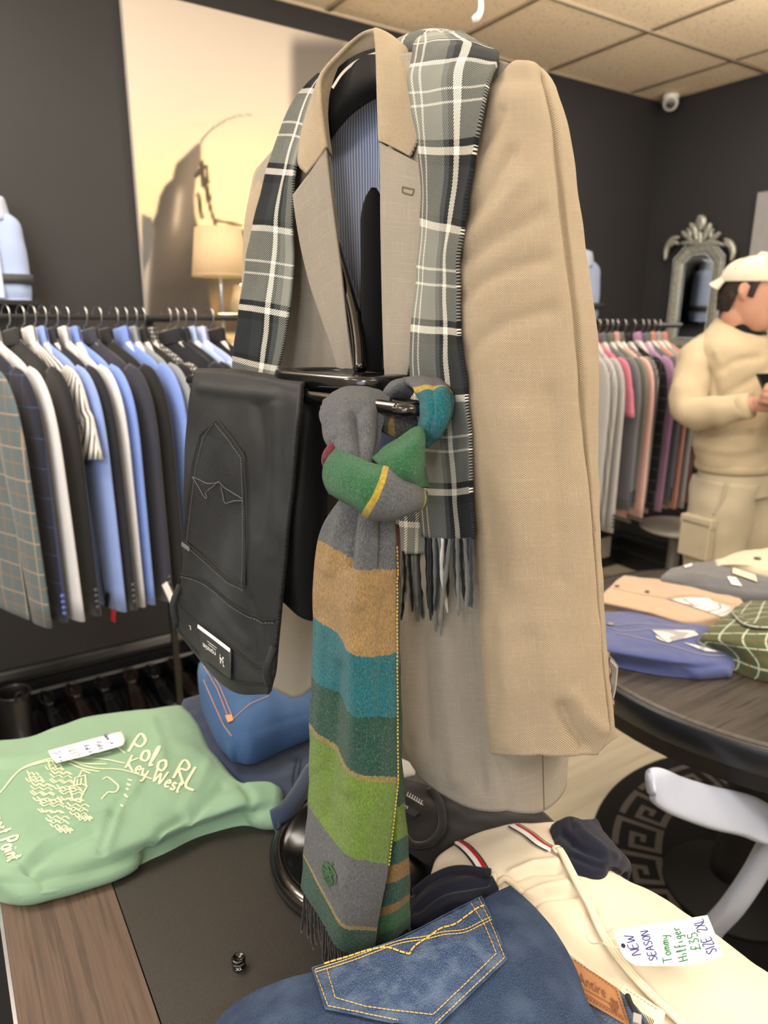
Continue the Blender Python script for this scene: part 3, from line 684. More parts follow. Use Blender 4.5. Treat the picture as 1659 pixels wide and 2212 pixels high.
# small price sign under the corner rail
q = PY(1300, 1183, 2.1)
s_ = put('price_sign', box((q.x-.05, 2.09, q.z-.05), (q.x+.05, 2.10, q.z+.05)), plain('sign_grey', '8f8c84', .6)); tag(s_, 'small grey sign card standing on a wire under the corner rail', 'sign')
put('wire_stand', join_me([sweep([Vector((q.x, 2.105, 0.006)), Vector((q.x, 2.105, q.z))], .004, 8), lathe([(.001, 0), (.07, 0), (.07, .006), (.001, .008)], 24, (q.x, 2.105, 0))]), BLACK, s_)
# ---------------------------------------------------------------- folded display shirts above the rails
def display_shirt(px0, px1, pyt, pyb, Y, label, flip=1):
    a = PY(px0, (pyt+pyb)/2, Y); b = PY(px1, (pyt+pyb)/2, Y); zt, zb = PY((px0+px1)/2, pyt, Y).z, PY((px0+px1)/2, pyb, Y).z; w = abs(b.x-a.x)/2; cx = (a.x+b.x)/2
    r = thing('display_shirt', label, 'shirt', (cx, Y, zb))
    H = zt-zb
    SB = jersey('display_blue_cotton', 'a9bce2', .07); 
    rows = []
    for fz, fw, ft in ((0, .96, .8), (.12, 1, 1), (.3, .99, 1), (.55, .95, 1), (.72, .9, .95), (.8, .72, .8), (.84, .5, .65)):
        rows.append([Vector((cx+w*fw*math.copysign(abs(math.cos(t_))**.5, math.cos(t_)), Y+.045*ft*math.copysign(abs(math.sin(t_))**.7, math.sin(t_)), zb+H*fz)) for t_ in [2*math.pi*k/20 for k in range(20)]])
    put('folded_body', Patch(rows, 44, 30, True, wr=(.003, 16)).mesh(cap=True), SB, r)
    cols = []
    for k in range(17):
        t_ = math.radians(-70+k*20); x, y = cx+w*.46*math.sin(t_), Y+.04-.07*(.5+.5*math.cos(t_))
        lift = .5-.5*math.cos(t_); zz = zb+H*(.80+.06*lift)
        cols.append([Vector((x, y, zz)), Vector((x, y, zb+H*(.93+.07*lift))), Vector((cx+(x-cx)*1.14, y-.012*math.cos(t_), zb+H*(.92+.06*lift))), Vector((cx+(x-cx)*1.35, y-.02*math.cos(t_), zb+H*(.74+.1*lift)))])
    cp_ = Patch(cols, 14, 40); cloth('collar', cp_, jersey('display_collar', 'c4cfe8', .05), r, .002)
    put('placket', box((cx-.012, Y-.054, zb+H*.02), (cx+.012, Y-.048, zb+H*.78)), jersey('display_collar', 'c4cfe8', .05), r)
    put('paper_band', join_me([box((cx-w*1.015, Y-.0525, zb+H*.16), (cx+w*1.015, Y+.05, zb+H*.25))]), plain('charcoal_band', '4a4c50', .6), r)
    s_ = put('wall_shelf', box((cx-w*1.15, Y-.075, zb-.014), (cx+w*1.15, YB, zb)), MATT); tag(s_, 'narrow black wall shelf carrying the folded blue shirt '+('at the left edge' if flip > 0 else 'by the corner mirror'), 'shelf')
    return r
display_shirt(-95, 58, 418, 648, 2.66, 'pale blue folded shirt with charcoal paper band displayed above the left rail')
display_shirt(1205, 1292, 536, 692, 2.705, 'pale blue folded shirt displayed on the wall behind the blazer sleeve', -1)
# ---------------------------------------------------------------- venetian mirror
MX = XR-.03
def mpt(px, py, x=MX): return PX(px, py, x)
r = thing('wall_mirror', 'ornate venetian mirror with faceted glass frame and carved crest', 'mirror', (MX, 2.4, 1.45))
t = NT('etched_mirror'); n = t.noise(t.map('Object'), 90, 4); t.set('Base Color', t.mix(n, lin('63655d'), lin('d0d1c6'))); t.set('Metallic', .35); t.set('Roughness', .25); t.bump(n, .6, .003); ETCH = t.m
GLASSM = plain('mirror_glass', 'd0d4d6', .03, 1, var=.01)
yl, yr_ = mpt(1447, 690).y, mpt(1553, 690).y; z0, z1 = 1.36, mpt(1500, 528).z
yc = (yl+yr_)/2; hw_ = abs(yl-yr_)/2; fw = .058
def yz(y, z, x=0): return Vector((MX-x, y, z))
iw = hw_-fw; cut = .05
inner = [(-iw, z0+.06), (iw, z0+.06), (iw, z1-.10), (iw-cut, z1-.055), (-iw+cut, z1-.055), (-iw, z1-.10)]
outer = [(-hw_, z0), (hw_, z0), (hw_, z1-.07), (hw_-cut-.02, z1), (-hw_+cut+.02, z1), (-hw_, z1-.07)]
put('mirror_glass', rawme([yz(yc+a, b, .012) for a, b in inner], [tuple(range(6))], False), GLASSM, r)
for i in range(6):
    j = (i+1) % 6; A, B, C_, D = outer[i], outer[j], inner[j], inner[i]
    v = [yz(yc+A[0], A[1], .006), yz(yc+B[0], B[1], .006), yz(yc+(B[0]*.75+C_[0]*.25), B[1]*.75+C_[1]*.25, .03), yz(yc+(A[0]*.75+D[0]*.25), A[1]*.75+D[1]*.25, .03), yz(yc+(B[0]*.2+C_[0]*.8), B[1]*.2+C_[1]*.8, .024), yz(yc+(A[0]*.2+D[0]*.8), A[1]*.2+D[1]*.8, .024), yz(yc+C_[0], C_[1], .013), yz(yc+D[0], D[1], .013)]
    put('bevelled_panel', rawme(v, [(0, 1, 2, 3), (3, 2, 4, 5), (5, 4, 6, 7)], False), ETCH, r)
for e in (inner, outer):
    bd = []
    for i in range(6):
        A, B = e[i], e[(i+1) % 6]; n_ = max(2, int(math.hypot(A[0]-B[0], A[1]-B[1])/.012)); bd += [yz(yc+A[0]*(1-k/n_)+B[0]*k/n_, A[1]*(1-k/n_)+B[1]*k/n_, .022) for k in range(n_)]
    bd.append(bd[0]); put('bead_edge', sweep(smooth_path(bd, len(bd)*4), [.0035+.0025*math.sin(i*math.pi/2) for i in range(len(bd)*4)], 8), plain('bright_bead', 'c3ccd2', .08, .9), r)
put('backing', rawme([yz(yc+a, b, -.02) for a, b in outer]+[yz(yc+a, b, .004) for a, b in outer], [tuple(range(6)), tuple(range(6, 12))]+[(i, (i+1) % 6, 6+(i+1) % 6, 6+i) for i in range(6)], False), MATT, r)
def leaf(pts, w, x=.02):
    k = 16; pa = smooth_path([mpt(a, b, MX-x) for a, b in pts], k)
    return sweep(pa, [max(.004, w*math.sin(math.pi*min(1, (i+1.2)/(k+1)))**.7) for i in range(k)], 10, [.014]*k, ref=Vector((1, 0, 0)))
LV = [([(1512, 466), (1514, 480), (1514, 498)], .034), ([(1492, 482), (1500, 498), (1507, 520)], .022), ([(1536, 482), (1528, 498), (1520, 520)], .022), ([(1474, 500), (1484, 510), (1500, 524)], .016), ([(1556, 502), (1544, 512), (1526, 524)], .016),
 ([(1470, 526), (1496, 524), (1514, 528), (1540, 524), (1562, 528)], .018), ([(1468, 512), (1452, 518), (1440, 538), (1438, 562)], .018), ([(1566, 516), (1578, 526), (1584, 544), (1580, 564)], .018), ([(1446, 534), (1456, 524), (1468, 528)], .014), ([(1580, 536), (1570, 526), (1560, 532)], .014), ([(1514, 500), (1513, 516), (1513, 530)], .016), ([(1488, 520), (1492, 505), (1486, 494)], .012), ([(1540, 520), (1536, 505), (1542, 494)], .012)]
for pts, w in LV: put('crest_leaf', leaf(pts, w), ETCH, r)
for a in (-1, 1): put('corner_rosette', lathe([(.001, -.012), (.04, -.010), (.05, 0), (.035, .012), (.012, .02)], 14, tuple(yz(yc+a*(hw_-.02), z0+.02, .03))), ETCH, r)
# ================================================================ display table in front
ZT = .78
TX0, TX1, TY0, TY1 = -.012, .685, .06, 1.165
r = thing('display_table', 'long display table with brown wood border and speckled black inlay in front', 'table', ((TX0+TX1)/2, (TY0+TY1)/2, 0))
TW = wood('brown_oak', '3f322a', '5a4a3f', 'Y', 1.0, .6, 85); TW2 = wood('brown_oak_cross', '3f322a', '5a4a3f', 'X', 1.0, .6, 85)
t = NT('speckled_black'); n = t.noise(t.map('Object'), 900, 2); n2 = t.noise(t.map('Object'), 6, 3)
col = t.mix(t.math('MULTIPLY', t.math('GREATER_THAN', n, .62), .5), lin('262421'), lin('57524a')); col = t.mix(t.math('MULTIPLY', n2, .3), col, lin('14130f'))
t.set('Base Color', col); t.set('Roughness', .5); t.bump(n, .3, .0006); SPK = t.m
BW = .128
put('inlay', box((TX0+BW, TY0+BW, ZT-.03), (TX1-.06, 1.03, ZT)), SPK, r)
put('side_border', box((TX0, TY0, ZT-.03), (TX0+BW-.0015, TY1, ZT)), TW, r)
put('side_border', box((TX1-.058, TY0, ZT-.03), (TX1, TY1, ZT)), TW, r)
put('end_border', box((TX0+BW, 1.0315, ZT-.03), (TX1-.06, TY1, ZT)), TW2, r)
put('end_border', box((TX0+BW, TY0, ZT-.03), (TX1-.06, TY0+BW-.0015, ZT)), TW2, r)
for xa, xb in ((TX0-.004, TX0-.0002), (TX1+.0002, TX1+.004)): put('edge_trim', box((xa, TY0, ZT-.03), (xb, TY1, ZT-.001)), plain('brushed_aluminium', 'b9bdc4', .3, .9), r)
put('skirt_panel', box((TX0+.03, TY0+.03, .0), (TX1-.03, TY1-.03, ZT-.032)), MATT, r)

# ================================================================ valet stand
BC = PZ(790, 1850, ZT); BX, BY = BC.x, BC.y
POLE = P(806, 700, .83)
SD = c2w(.602, -.799, 0); FD = c2w(-.799, -.602, 0); UP = Vector((0, 0, 1))
r = VAL = thing('valet_stand', 'black coat valet stand with round base, tray and trouser bar on the table', 'valet stand', (BX, BY, ZT))
R0 = .132
put('base', lathe([(.001, ZT), (R0-.008, ZT), (R0, ZT+.006), (R0, ZT+.018), (R0-.006, ZT+.025), (R0-.02, ZT+.027), (R0-.024, ZT+.022), (.03, ZT+.024), (.001, ZT+.024)], 72, (BX, BY, 0)), GLOSS, r)
def cf(x, d, z): return c2w(x, d, z)
px_, pd_ = -.012, .825
# flat upright with a rounded top
pts = smooth_path([Vector((BX, BY, ZT+.02)), Vector((BX, BY, ZT+.3)), P(790, 1000, .81), P(803, 800, .828), P(805, 600, .832), P(806, 408, .838)], 60)
wd = [.0135]*56+[.0128, .0112, .0085, .003]
put('upright', sweep(pts, wd, 16, .006, ref=v2w((.15, -1, 0)), sup=9), plain('hanger_black', '0b0c0e', .6, var=.05, spec=.15), r)
# bent tubes that spread towards the hanger
for ln in ([(778, 800, .80), (775, 740, .815), (764, 670, .835), (745, 600, .86), (722, 520, .885), (690, 420, .91), (650, 360, .935)], [(838, 800, .775), (843, 740, .79), (856, 660, .80), (880, 560, .79), (915, 460, .77), (960, 380, .75)]):
    put('side_tube', sweep(smooth_path([P(*q) for q in ln], 40), .0075, 14), GLOSS, r)
# broad shaped hanger
hp = pp([[(612, 300, .965), (655, 246, .935), (700, 180, .905), (752, 128, .89), (812, 104, .875), (870, 112, .845), (960, 150, .775), (1060, 190, .71)],
         [(606, 325, .96), (655, 285, .925), (702, 245, .89), (755, 195, .875), (815, 165, .86), (875, 165, .83), (960, 195, .765), (1060, 225, .70)],
         [(602, 350, .97), (655, 330, .93), (708, 305, .90), (758, 250, .885), (817, 212, .87), (880, 205, .84), (960, 235, .775), (1060, 255, .71)]], ns=60, nt=14)
o = put('hanger', hp.mesh(), plain('hanger_black', '0b0c0e', .6, var=.05, spec=.15), r); solid(o, .012, 1); bev(o, .003)
# tray
def rrect(hx, hy, rad, n=8):
    out = []
    for cx, cyy, a0 in ((hx-rad, hy-rad, 0), (-hx+rad, hy-rad, 90), (-hx+rad, -hy+rad, 180), (hx-rad, -hy+rad, 270)):
        for k in range(n+1):
            a = math.radians(a0+90*k/n); out.append((cx+rad*math.cos(a), cyy+rad*math.sin(a)))
    return out
TZ = 1.446; TC = cf(-.046, .795, TZ); ax = cf(.74, -.6726, 0); ay = cf(.6726, .74, 0)
lay = [(.072, 0.0380, -.021, .03), (.078, 0.0430, -.0205, .03), (.083, 0.0470, -.017, .034), (.085, 0.0490, -.011, .036), (.085, 0.0490, -.004, .036), (.0835, 0.0475, -.001, .035), (.080, 0.0440, 0, .034), (.068, 0.0340, 0, .032), (.066, 0.0320, -.0025, .031), (.064, 0.0300, -.004, .03), (.03, 0.0180, -.004, .02)]
v = []; n0 = 36
for hx, hy, dz, rd in lay:
    for a, b in rrect(hx, hy, rd): v.append(TC+ax*a+ay*b+UP*dz)
k = len(v)//len(lay); f = [(i*k+j, i*k+(j+1) % k, (i+1)*k+(j+1) % k, (i+1)*k+j) for i in range(len(lay)-1) for j in range(k)]+[tuple(range(k))[::-1], tuple(range((len(lay)-1)*k, len(lay)*k))]
put('tray', rawme(v, f), plain('tray_black', '0e0f11', .2, var=.03, coat=.4), r)
put('tray_bracket', sweep([TC-UP*.018, TC-UP*.022+(P(803, 820, .825)-TC)*.6, P(803, 835, .825)], .010, 12), BLACK, r)
# trouser bar: a long closed loop of tube
e0 = P(424, 827, .975); e1 = P(902, 873, .645); e1.z = e0.z = (e0.z+e1.z)/2
BZ = e0.z; bd_ = (e1-e0).normalized(); bs = UP.cross(bd_).normalized()  # side
if (bs-Vector((0, 0, 0))).dot(CAM-e0) < 0: bs = -bs
hb = .013; loop = []
for k in range(9): a = math.pi*k/8; loop.append(e1-bd_*hb+bd_*hb*math.sin(a)+bs*hb*math.cos(a))
for k in range(9): a = math.pi*k/8; loop.append(e0+bd_*hb-bd_*hb*math.sin(a)-bs*hb*math.cos(a))
loop.append(loop[0]); lp = []
for a, b in zip(loop[:-1], loop[1:]): lp += [a, a+(b-a)*.5]
lp.append(loop[-1]); lp.append(lp[1])
put('trouser_bar', sweep(lp, .0068, 14), GLOSS, r)
put('bar_bracket', sweep([(e0+e1)/2-bs*hb, (e0+e1)/2-bs*(hb+.03)], .008, 10), BLACK, r)

# ================================================================ linen-look blazer
JK = woven('tan_hopsack', '756755', 'c6b89f', .0019, .12); JF = woven('tan_hopsack_cool_lit', '7c756b', 'aba69c', .0014, .17, fleck='d6cfc4'); JC = woven('tan_collar_cloth', '756853', 'c2b59d', .0019, .12)  # front cloth greyed: cool window light put into its colour
LIN = stripes('striped_lining', [(0, 'dbe4f6'), (.5, '8797c2')], .0034, 0, .5)
r = BLZ = thing('blazer', 'tan linen-weave blazer with pale blue striped lining hanging on the valet stand', 'blazer', P(840, 900, .80))
# near front panel runs from the front edge round to the back
NP = [[(862, 118, .84), (915, 112, .80), (985, 118, .745), (1060, 128, .69), (1098, 136, .665), (1118, 150, .70), (1120, 165, .76)],
 [(846, 215, .84), (905, 205, .785), (965, 200, .735), (1030, 195, .69), (1085, 205, .675), (1125, 225, .715), (1110, 230, .79)],
 [(836, 330, .83), (900, 328, .775), (960, 325, .725), (1020, 322, .69), (1090, 325, .685), (1140, 340, .73), (1130, 350, .81)],
 [(840, 560, .81), (900, 560, .755), (960, 560, .71), (1030, 560, .682), (1110, 560, .69), (1165, 565, .74), (1160, 570, .83)],
 [(845, 800, .79), (905, 800, .745), (970, 800, .705), (1040, 800, .68), (1130, 800, .695), (1190, 800, .75), (1180, 800, .84)],
 [(852, 1050, .775), (915, 1050, .735), (985, 1050, .70), (1060, 1050, .675), (1150, 1050, .695), (1215, 1050, .755), (1200, 1050, .85)],
 [(857, 1300, .76), (925, 1300, .725), (1000, 1300, .692), (1080, 1300, .67), (1160, 1300, .695), (1225, 1300, .76), (1210, 1300, .855)],
 [(862, 1500, .75), (930, 1505, .715), (1010, 1510, .688), (1090, 1510, .668), (1166, 1505, .69), (1228, 1480, .76), (1215, 1450, .86)],
 [(874, 1612, .745), (938, 1640, .71), (1016, 1660, .685), (1094, 1660, .667), (1170, 1640, .69), (1227, 1600, .76), (1215, 1560, .86)],
 [(908, 1678, .742), (958, 1716, .708), (1022, 1746, .683), (1096, 1752, .667), (1172, 1750, .69), (1223, 1697, .76), (1215, 1630, .86)]]
npatch = pp(NP, ns=70, nt=110, wr=(.0022, 8))
npatch.press([([(905, 1300), (915, 1450), (925, 1600)], 16, -.004), ([(960, 1330), (968, 1480), (985, 1680)], 18, .004), ([(1010, 1320), (1020, 1480), (1040, 1700)], 14, -.004), ([(880, 1200), (885, 1400), (890, 1580)], 12, .003), ([(1080, 1630), (1090, 1690), (1095, 1745)], 14, -.003)])
o = put('front_panel', npatch.mesh(), JF, r); solid(o, .0025, 0)
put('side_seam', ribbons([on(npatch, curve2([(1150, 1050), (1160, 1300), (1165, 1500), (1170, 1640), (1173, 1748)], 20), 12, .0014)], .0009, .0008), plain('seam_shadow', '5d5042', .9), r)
put('pocket_flap', decal(npatch, [(985, 1252), (1060, 1262), (1060, 1325), (985, 1312)], .003), JF, r)
FP = [[(690, 212, .915), (665, 250, .935), (620, 295, .96), (575, 342, .985), (556, 372, 1.01)],
 [(712, 330, .885), (672, 345, .91), (630, 365, .94), (575, 392, .975), (548, 412, 1.01)],
 [(722, 430, .88), (675, 440, .905), (630, 450, .94), (580, 460, .975), (545, 470, 1.015)],
 [(742, 600, .875), (685, 600, .905), (630, 600, .935), (575, 600, .975), (535, 600, 1.01)],
 [(764, 800, .87), (690, 800, .905), (630, 800, .935), (575, 800, .97), (535, 800, 1.0)],
 [(755, 1000, .875), (690, 1000, .905), (630, 1000, .935), (575, 1000, .965), (535, 1000, 1.0)],
 [(735, 1200, .88), (685, 1200, .905), (630, 1200, .935), (580, 1200, .96), (540, 1200, 1.0)],
 [(712, 1380, .88), (672, 1385, .905), (630, 1385, .93), (585, 1380, .96), (545, 1370, 1.0)],
 [(690, 1462, .88), (664, 1494, .90), (636, 1508, .925), (595, 1490, .955), (550, 1470, 1.0)]]
fpatch = pp(FP, ns=50, nt=90, wr=(.002, 8)); o = put('front_panel', fpatch.mesh(), JF, r); solid(o, .0025, 0)
# back of the coat and its lining
BPc = [(1118, 1.0), (1080, .5), (980, 0), (820, 0), (690, 0), (600, 0), (556, 0)]
def brow(y, ln): return [(x, y+dy, d) for x, d, dy in ln]
BK = []
for y, xr, xl in ((150, 1120, 700), (300, 1128, 560), (560, 1160, 540), (800, 1178, 537), (1050, 1198, 537), (1300, 1210, 545), (1480, 1214, 548)):
    dr = .76 if y < 200 else .81+.05*min(1, (y-300)/1200) if y >= 300 else .80
    if y == 150: BK.append([(1120, 165, .76), (1060, 142, .80), (960, 128, .86), (850, 120, .935), (770, 140, .955), (700, 196, .965), (640, 275, .98)])
    elif y == 300: BK.append([(1126, 320, .80), (1070, 320, .87), (980, 320, .93), (850, 325, .965), (740, 340, .98), (640, 360, .99), (556, 385, 1.01)])
    else: BK.append([(xr, y, dr), (xr-60, y, dr+.075), (xr-170, y, .95), (850, y, .98), (730, y, .995), (620, y, 1.01), (xl, y, 1.01)])
bpatch = pp(BK, ns=60, nt=60, wr=(.003, 7)); o = put('back_panel', bpatch.mesh(), JK, r); solid(o, .0025, 0)
LP = []
for y, rr in ((185, [(900, .86), (830, .90), (760, .915), (715, .925), (700, .93)]), (300, [(905, .885), (830, .925), (760, .945), (690, .955), (640, .955)]), (450, [(905, .895), (830, .935), (765, .955), (690, .96), (640, .96)]), (650, [(905, .90), (835, .94), (770, .96), (690, .965), (640, .965)]), (850, [(905, .905), (835, .945), (775, .965), (690, .97), (640, .97)]), (1150, [(900, .91), (835, .95), (775, .97), (690, .975), (640, .975)])):
    LP.append([(x, y, d) for x, d in rr])
lpatch = pp(LP, ns=70, nt=60, fold=(.012, 26, (tuple(SD), (0, 0, 1)))); put('lining', lpatch.mesh(), LIN, r)
# lapels
NL = [[(822, 308, .797), (846, 322, .788), (872, 335, .775), (893, 346, .765), (916, 357, .755)], [(823, 380, .79), (850, 385, .78), (878, 390, .768), (905, 395, .757), (924, 400, .747)], [(824, 480, .785), (850, 483, .772), (880, 486, .76), (908, 488, .748), (928, 490, .738)], [(826, 600, .78), (852, 602, .768), (878, 604, .755), (903, 605, .744), (922, 606, .735)],
 [(829, 720, .775), (850, 722, .763), (870, 722, .752), (888, 724, .744), (902, 726, .738)], [(832, 800, .77), (845, 801, .765), (858, 802, .758), (870, 803, .752), (882, 804, .748)], [(838, 890, .775), (844, 891, .772), (850, 892, .77), (856, 893, .768), (862, 894, .766)]]
nl = pp(NL, ns=30, nt=60); o = put('lapel', nl.mesh(), JF, r); solid(o, .0035, 0)
put('buttonhole', ribbons([on(nl, [(872, 405), (897, 411), (893, 423), (872, 417), (872, 405)], 3, .002)], .0009, .0008), plain('buttonhole_thread', '5f5648', .8), r)
FL = [[(705, 322, .848), (690, 345, .853), (672, 372, .86), (655, 394, .866), (634, 422, .874)], [(714, 400, .846), (700, 415, .85), (682, 432, .857), (664, 450, .864), (640, 470, .872)], [(724, 480, .844), (708, 490, .85), (690, 505, .856), (672, 520, .864), (652, 540, .87)], [(736, 570, .842), (722, 580, .847), (706, 590, .853), (690, 603, .86), (672, 620, .867)],
 [(746, 660, .84), (735, 668, .844), (722, 676, .85), (709, 684, .855), (697, 692, .862)], [(756, 740, .838), (748, 742, .842), (738, 745, .846), (728, 748, .85), (718, 752, .856)], [(766, 812, .836), (760, 814, .839), (752, 815, .842), (744, 816, .845), (736, 818, .85)]]
fl = pp(FL, ns=30, nt=60); o = put('lapel', fl.mesh(), JF, r); solid(o, .0035, 0)
# collar: inner stand, fold, leaf
CR = [[(716, 338, .868), (710, 330, .858), (704, 320, .846), (690, 342, .852), (662, 376, .862)], [(709, 285, .876), (702, 278, .866), (697, 272, .854), (680, 292, .862), (645, 352, .876)], [(707, 235, .884), (697, 225, .872), (690, 215, .862), (676, 240, .878), (652, 290, .895)], [(716, 190, .895), (702, 172, .885), (694, 162, .877), (682, 190, .895), (672, 225, .915)],
 [(752, 142, .905), (742, 122, .897), (736, 112, .893), (726, 130, .915), (718, 160, .935)], [(790, 120, .90), (780, 88, .894), (778, 76, .89), (776, 92, .92), (774, 118, .945)], [(812, 114, .893), (806, 80, .882), (805, 65, .876), (822, 74, .90), (838, 95, .925)], [(822, 112, .882), (814, 82, .866), (812, 68, .858), (845, 80, .872), (872, 100, .88)],
 [(828, 140, .862), (819, 122, .848), (816, 112, .84), (852, 118, .838), (886, 132, .832)], [(832, 205, .845), (822, 190, .832), (818, 180, .82), (856, 185, .812), (890, 190, .80)], [(835, 262, .83), (825, 254, .817), (820, 248, .805), (862, 246, .795), (899, 245, .782)], [(836, 300, .82), (827, 296, .81), (821, 290, .797), (864, 292, .785), (906, 293, .77)], [(836, 318, .816), (828, 314, .806), (822, 306, .795), (852, 320, .785), (887, 339, .772)]]
cpz = pp(CR, ns=36, nt=130); o = put('collar', cpz.mesh(), JC, r); solid(o, .003, 0)
put('collar_lining_edge', ribbons([[(P(x, y, d-.02), (CAM-P(x, y, d)).normalized()) for x, y, d in [(x, y, d) for (x, y), d in zip(curve2([(718, 190), (738, 160), (762, 138), (790, 123), (815, 114)], 18), smooth_list([.893, .9, .903, .9, .89], 18))]]], .0014), plain('white_piping', 'd6d0c8', .7), r)
# sleeves
def sleeve_rows(tab):
    out = []
    for y, L, fo, R, d0 in tab:
        w = fo-L
        out.append([(L, y, d0+.058), (L+.16*w, y, d0+.024), (L+.4*w, y, d0+.004), (L+.72*w, y, d0), (fo-3, y, d0+.008), (fo+3, y, d0+.034), (fo+.5*(R-fo)+2, y, d0+.036), (R, y, d0+.074), (R-.25*(R-L), y, d0+.125), (L+.28*(R-L), y, d0+.125)])
    return out
SL = sleeve_rows([(178, 1067, 1160, 1192, .632), (210, 1048, 1170, 1205, .622), (280, 1034, 1184, 1225, .615), (390, 1010, 1197, 1243, .606), (560, 996, 1216, 1267, .60), (700, 997, 1231, 1283, .597), (850, 1003, 1244, 1288, .595), (1000, 1015, 1259, 1288, .595), (1150, 1024, 1275, 1293, .595), (1300, 1036, 1286, 1299, .595), (1450, 1048, 1298, 1310, .595), (1560, 1055, 1310, 1322, .595)])
top = [[(x, 138+(i % 5)*1.0, d) for i, (x, d) in enumerate(zip((1112, 1114, 1118, 1126, 1134, 1138, 1142, 1148, 1140, 1120), (.675, .66, .652, .652, .66, .665, .67, .69, .71, .71)))],
       [(x, y, d) for x, y, d in zip((1092, 1100, 1114, 1134, 1150, 1156, 1162, 1172, 1155, 1112), (155, 149, 144, 143, 146, 148, 150, 154, 160, 160), (.685, .66, .642, .640, .65, .66, .672, .705, .735, .735))]]
bot = [[(1060, 1624, .653), (1098, 1632, .619), (1155, 1634, .599), (1232, 1634, .595), (1288, 1632, .607), (1296, 1624, .625), (1312, 1608, .637), (1331, 1588, .673), (1260, 1585, .72), (1130, 1590, .72)]]
WRN = [(.004, 9), (.0012, 30)]
sp_ = pp(top+SL+bot, ns=90, nt=170, closed=True, wr=WRN)
sp_.press([([(996, 470), (1050, 415), (1105, 330)], 16, -.0045), ([(1000, 520), (1065, 470), (1130, 390)], 13, .003), ([(1000, 560), (1080, 515), (1170, 460)], 14, -.004), ([(1003, 640), (1080, 590), (1180, 560)], 15, -.0035), ([(1010, 760), (1090, 700), (1190, 670)], 16, -.003), ([(1034, 330), (1060, 290), (1085, 240)], 12, -.003),
 ([(1090, 1350), (1100, 1480), (1095, 1600)], 22, .004), ([(1150, 1380), (1160, 1500), (1165, 1620)], 18, -.004), ([(1215, 1530), (1235, 1570), (1262, 1612)], 14, -.008), ([(1240, 1500), (1265, 1540), (1300, 1575)], 14, .004), ([(1120, 900), (1130, 1100), (1120, 1250)], 30, .004), ([(1190, 850), (1205, 1050), (1210, 1250)], 18, -.003)])
o = put('sleeve', sp_.mesh(), JK, r); solid(o, .0025, 0)
far = sleeve_rows([(372, 552, 600, 622, .985), (420, 541, 606, 628, .975), (480, 530, 606, 630, .97), (560, 525, 604, 630, .965), (700, 518, 600, 628, .96), (850, 514, 596, 624, .955), (1000, 514, 594, 620, .955), (1150, 518, 594, 618, .955), (1290, 524, 596, 616, .955)])
ft = [[(x, 350+(i % 3), d) for i, (x, d) in enumerate(zip((570, 576, 584, 592, 598, 600, 602, 606, 600, 582), (1.01, 1.0, .99, .985, .99, .995, 1.0, 1.02, 1.04, 1.04)))]]
sp2 = pp(ft+far, ns=60, nt=90, closed=True, wr=(.003, 9)); o = put('sleeve', sp2.mesh(), JK, r); solid(o, .0025, 0)
HB = plain('horn_button', '4a3020', .25, var=.3, vs=120, coat=.5)
for i, (x, y) in enumerate(((1312, 1424), (1315, 1458), (1316, 1493), (1322, 1526))):
    b_ = lathe([(.0005, -.003), (.0075, -.003), (.0085, -.001), (.0085, .001), (.0065, .0022), (.004, .0012), (.0005, .001)], 20)
    n_ = v2w((.93, -.25, -.05)); b_.transform(Matrix.Translation(P(x, y, .665)) @ n_.to_track_quat('Z', 'Y').to_matrix().to_4x4()); put('cuff_button', b_, HB, r)
tgp = pp([[(1296, 1408, .70), (1318, 1416, .70), (1336, 1438, .70)], [(1296, 1480, .70), (1314, 1485, .70), (1330, 1492, .70)], [(1296, 1545, .70), (1308, 1546, .70), (1317, 1540, .70)]], ns=10, nt=10)
o = put('tag_sleeve', tgp.mesh(), clear('clear_plastic_tag', (.9, .92, .93, 1), .1, .85), r); solid(o, .0008)
put('price_tag', decal(tgp, [(1298, 1438), (1318, 1440), (1309, 1542), (1298, 1540)], -.0008), PAPER, o)

# ================================================================ grey tartan scarf over the shoulders
G_, D_, N_, W_, M_ = '80847f', '23292e', '0b1018', 'e2e0d8', '4a5053'
WARP = [(0, G_), (.05, W_), (.075, G_), (.15, W_), (.18, G_), (.47, M_), (.54, N_), (.61, W_), (.70, N_), (1.0, N_)]
WEFT = [(0, W_), (.04, N_), (.10, D_), (.37, N_), (.41, W_), (.45, G_), (.66, W_), (.675, G_), (.75, W_), (.765, G_), (.96, N_)]
TA = twill_plaid('tartan_wool', WARP, WEFT, .0901, .155, 0.0, .52)
WARP2 = [(0, N_), (.22, D_), (.36, N_), (.40, W_), (.47, N_), (.52, M_), (.60, G_), (.97, N_)]
TB = twill_plaid('tartan_wool_far', WARP2, WEFT, .105, .165, 0.0, .27)
r = TS = thing('tartan_scarf', 'grey, black and white tartan wool scarf draped round the blazer collar', 'scarf', P(950, 500, .69))
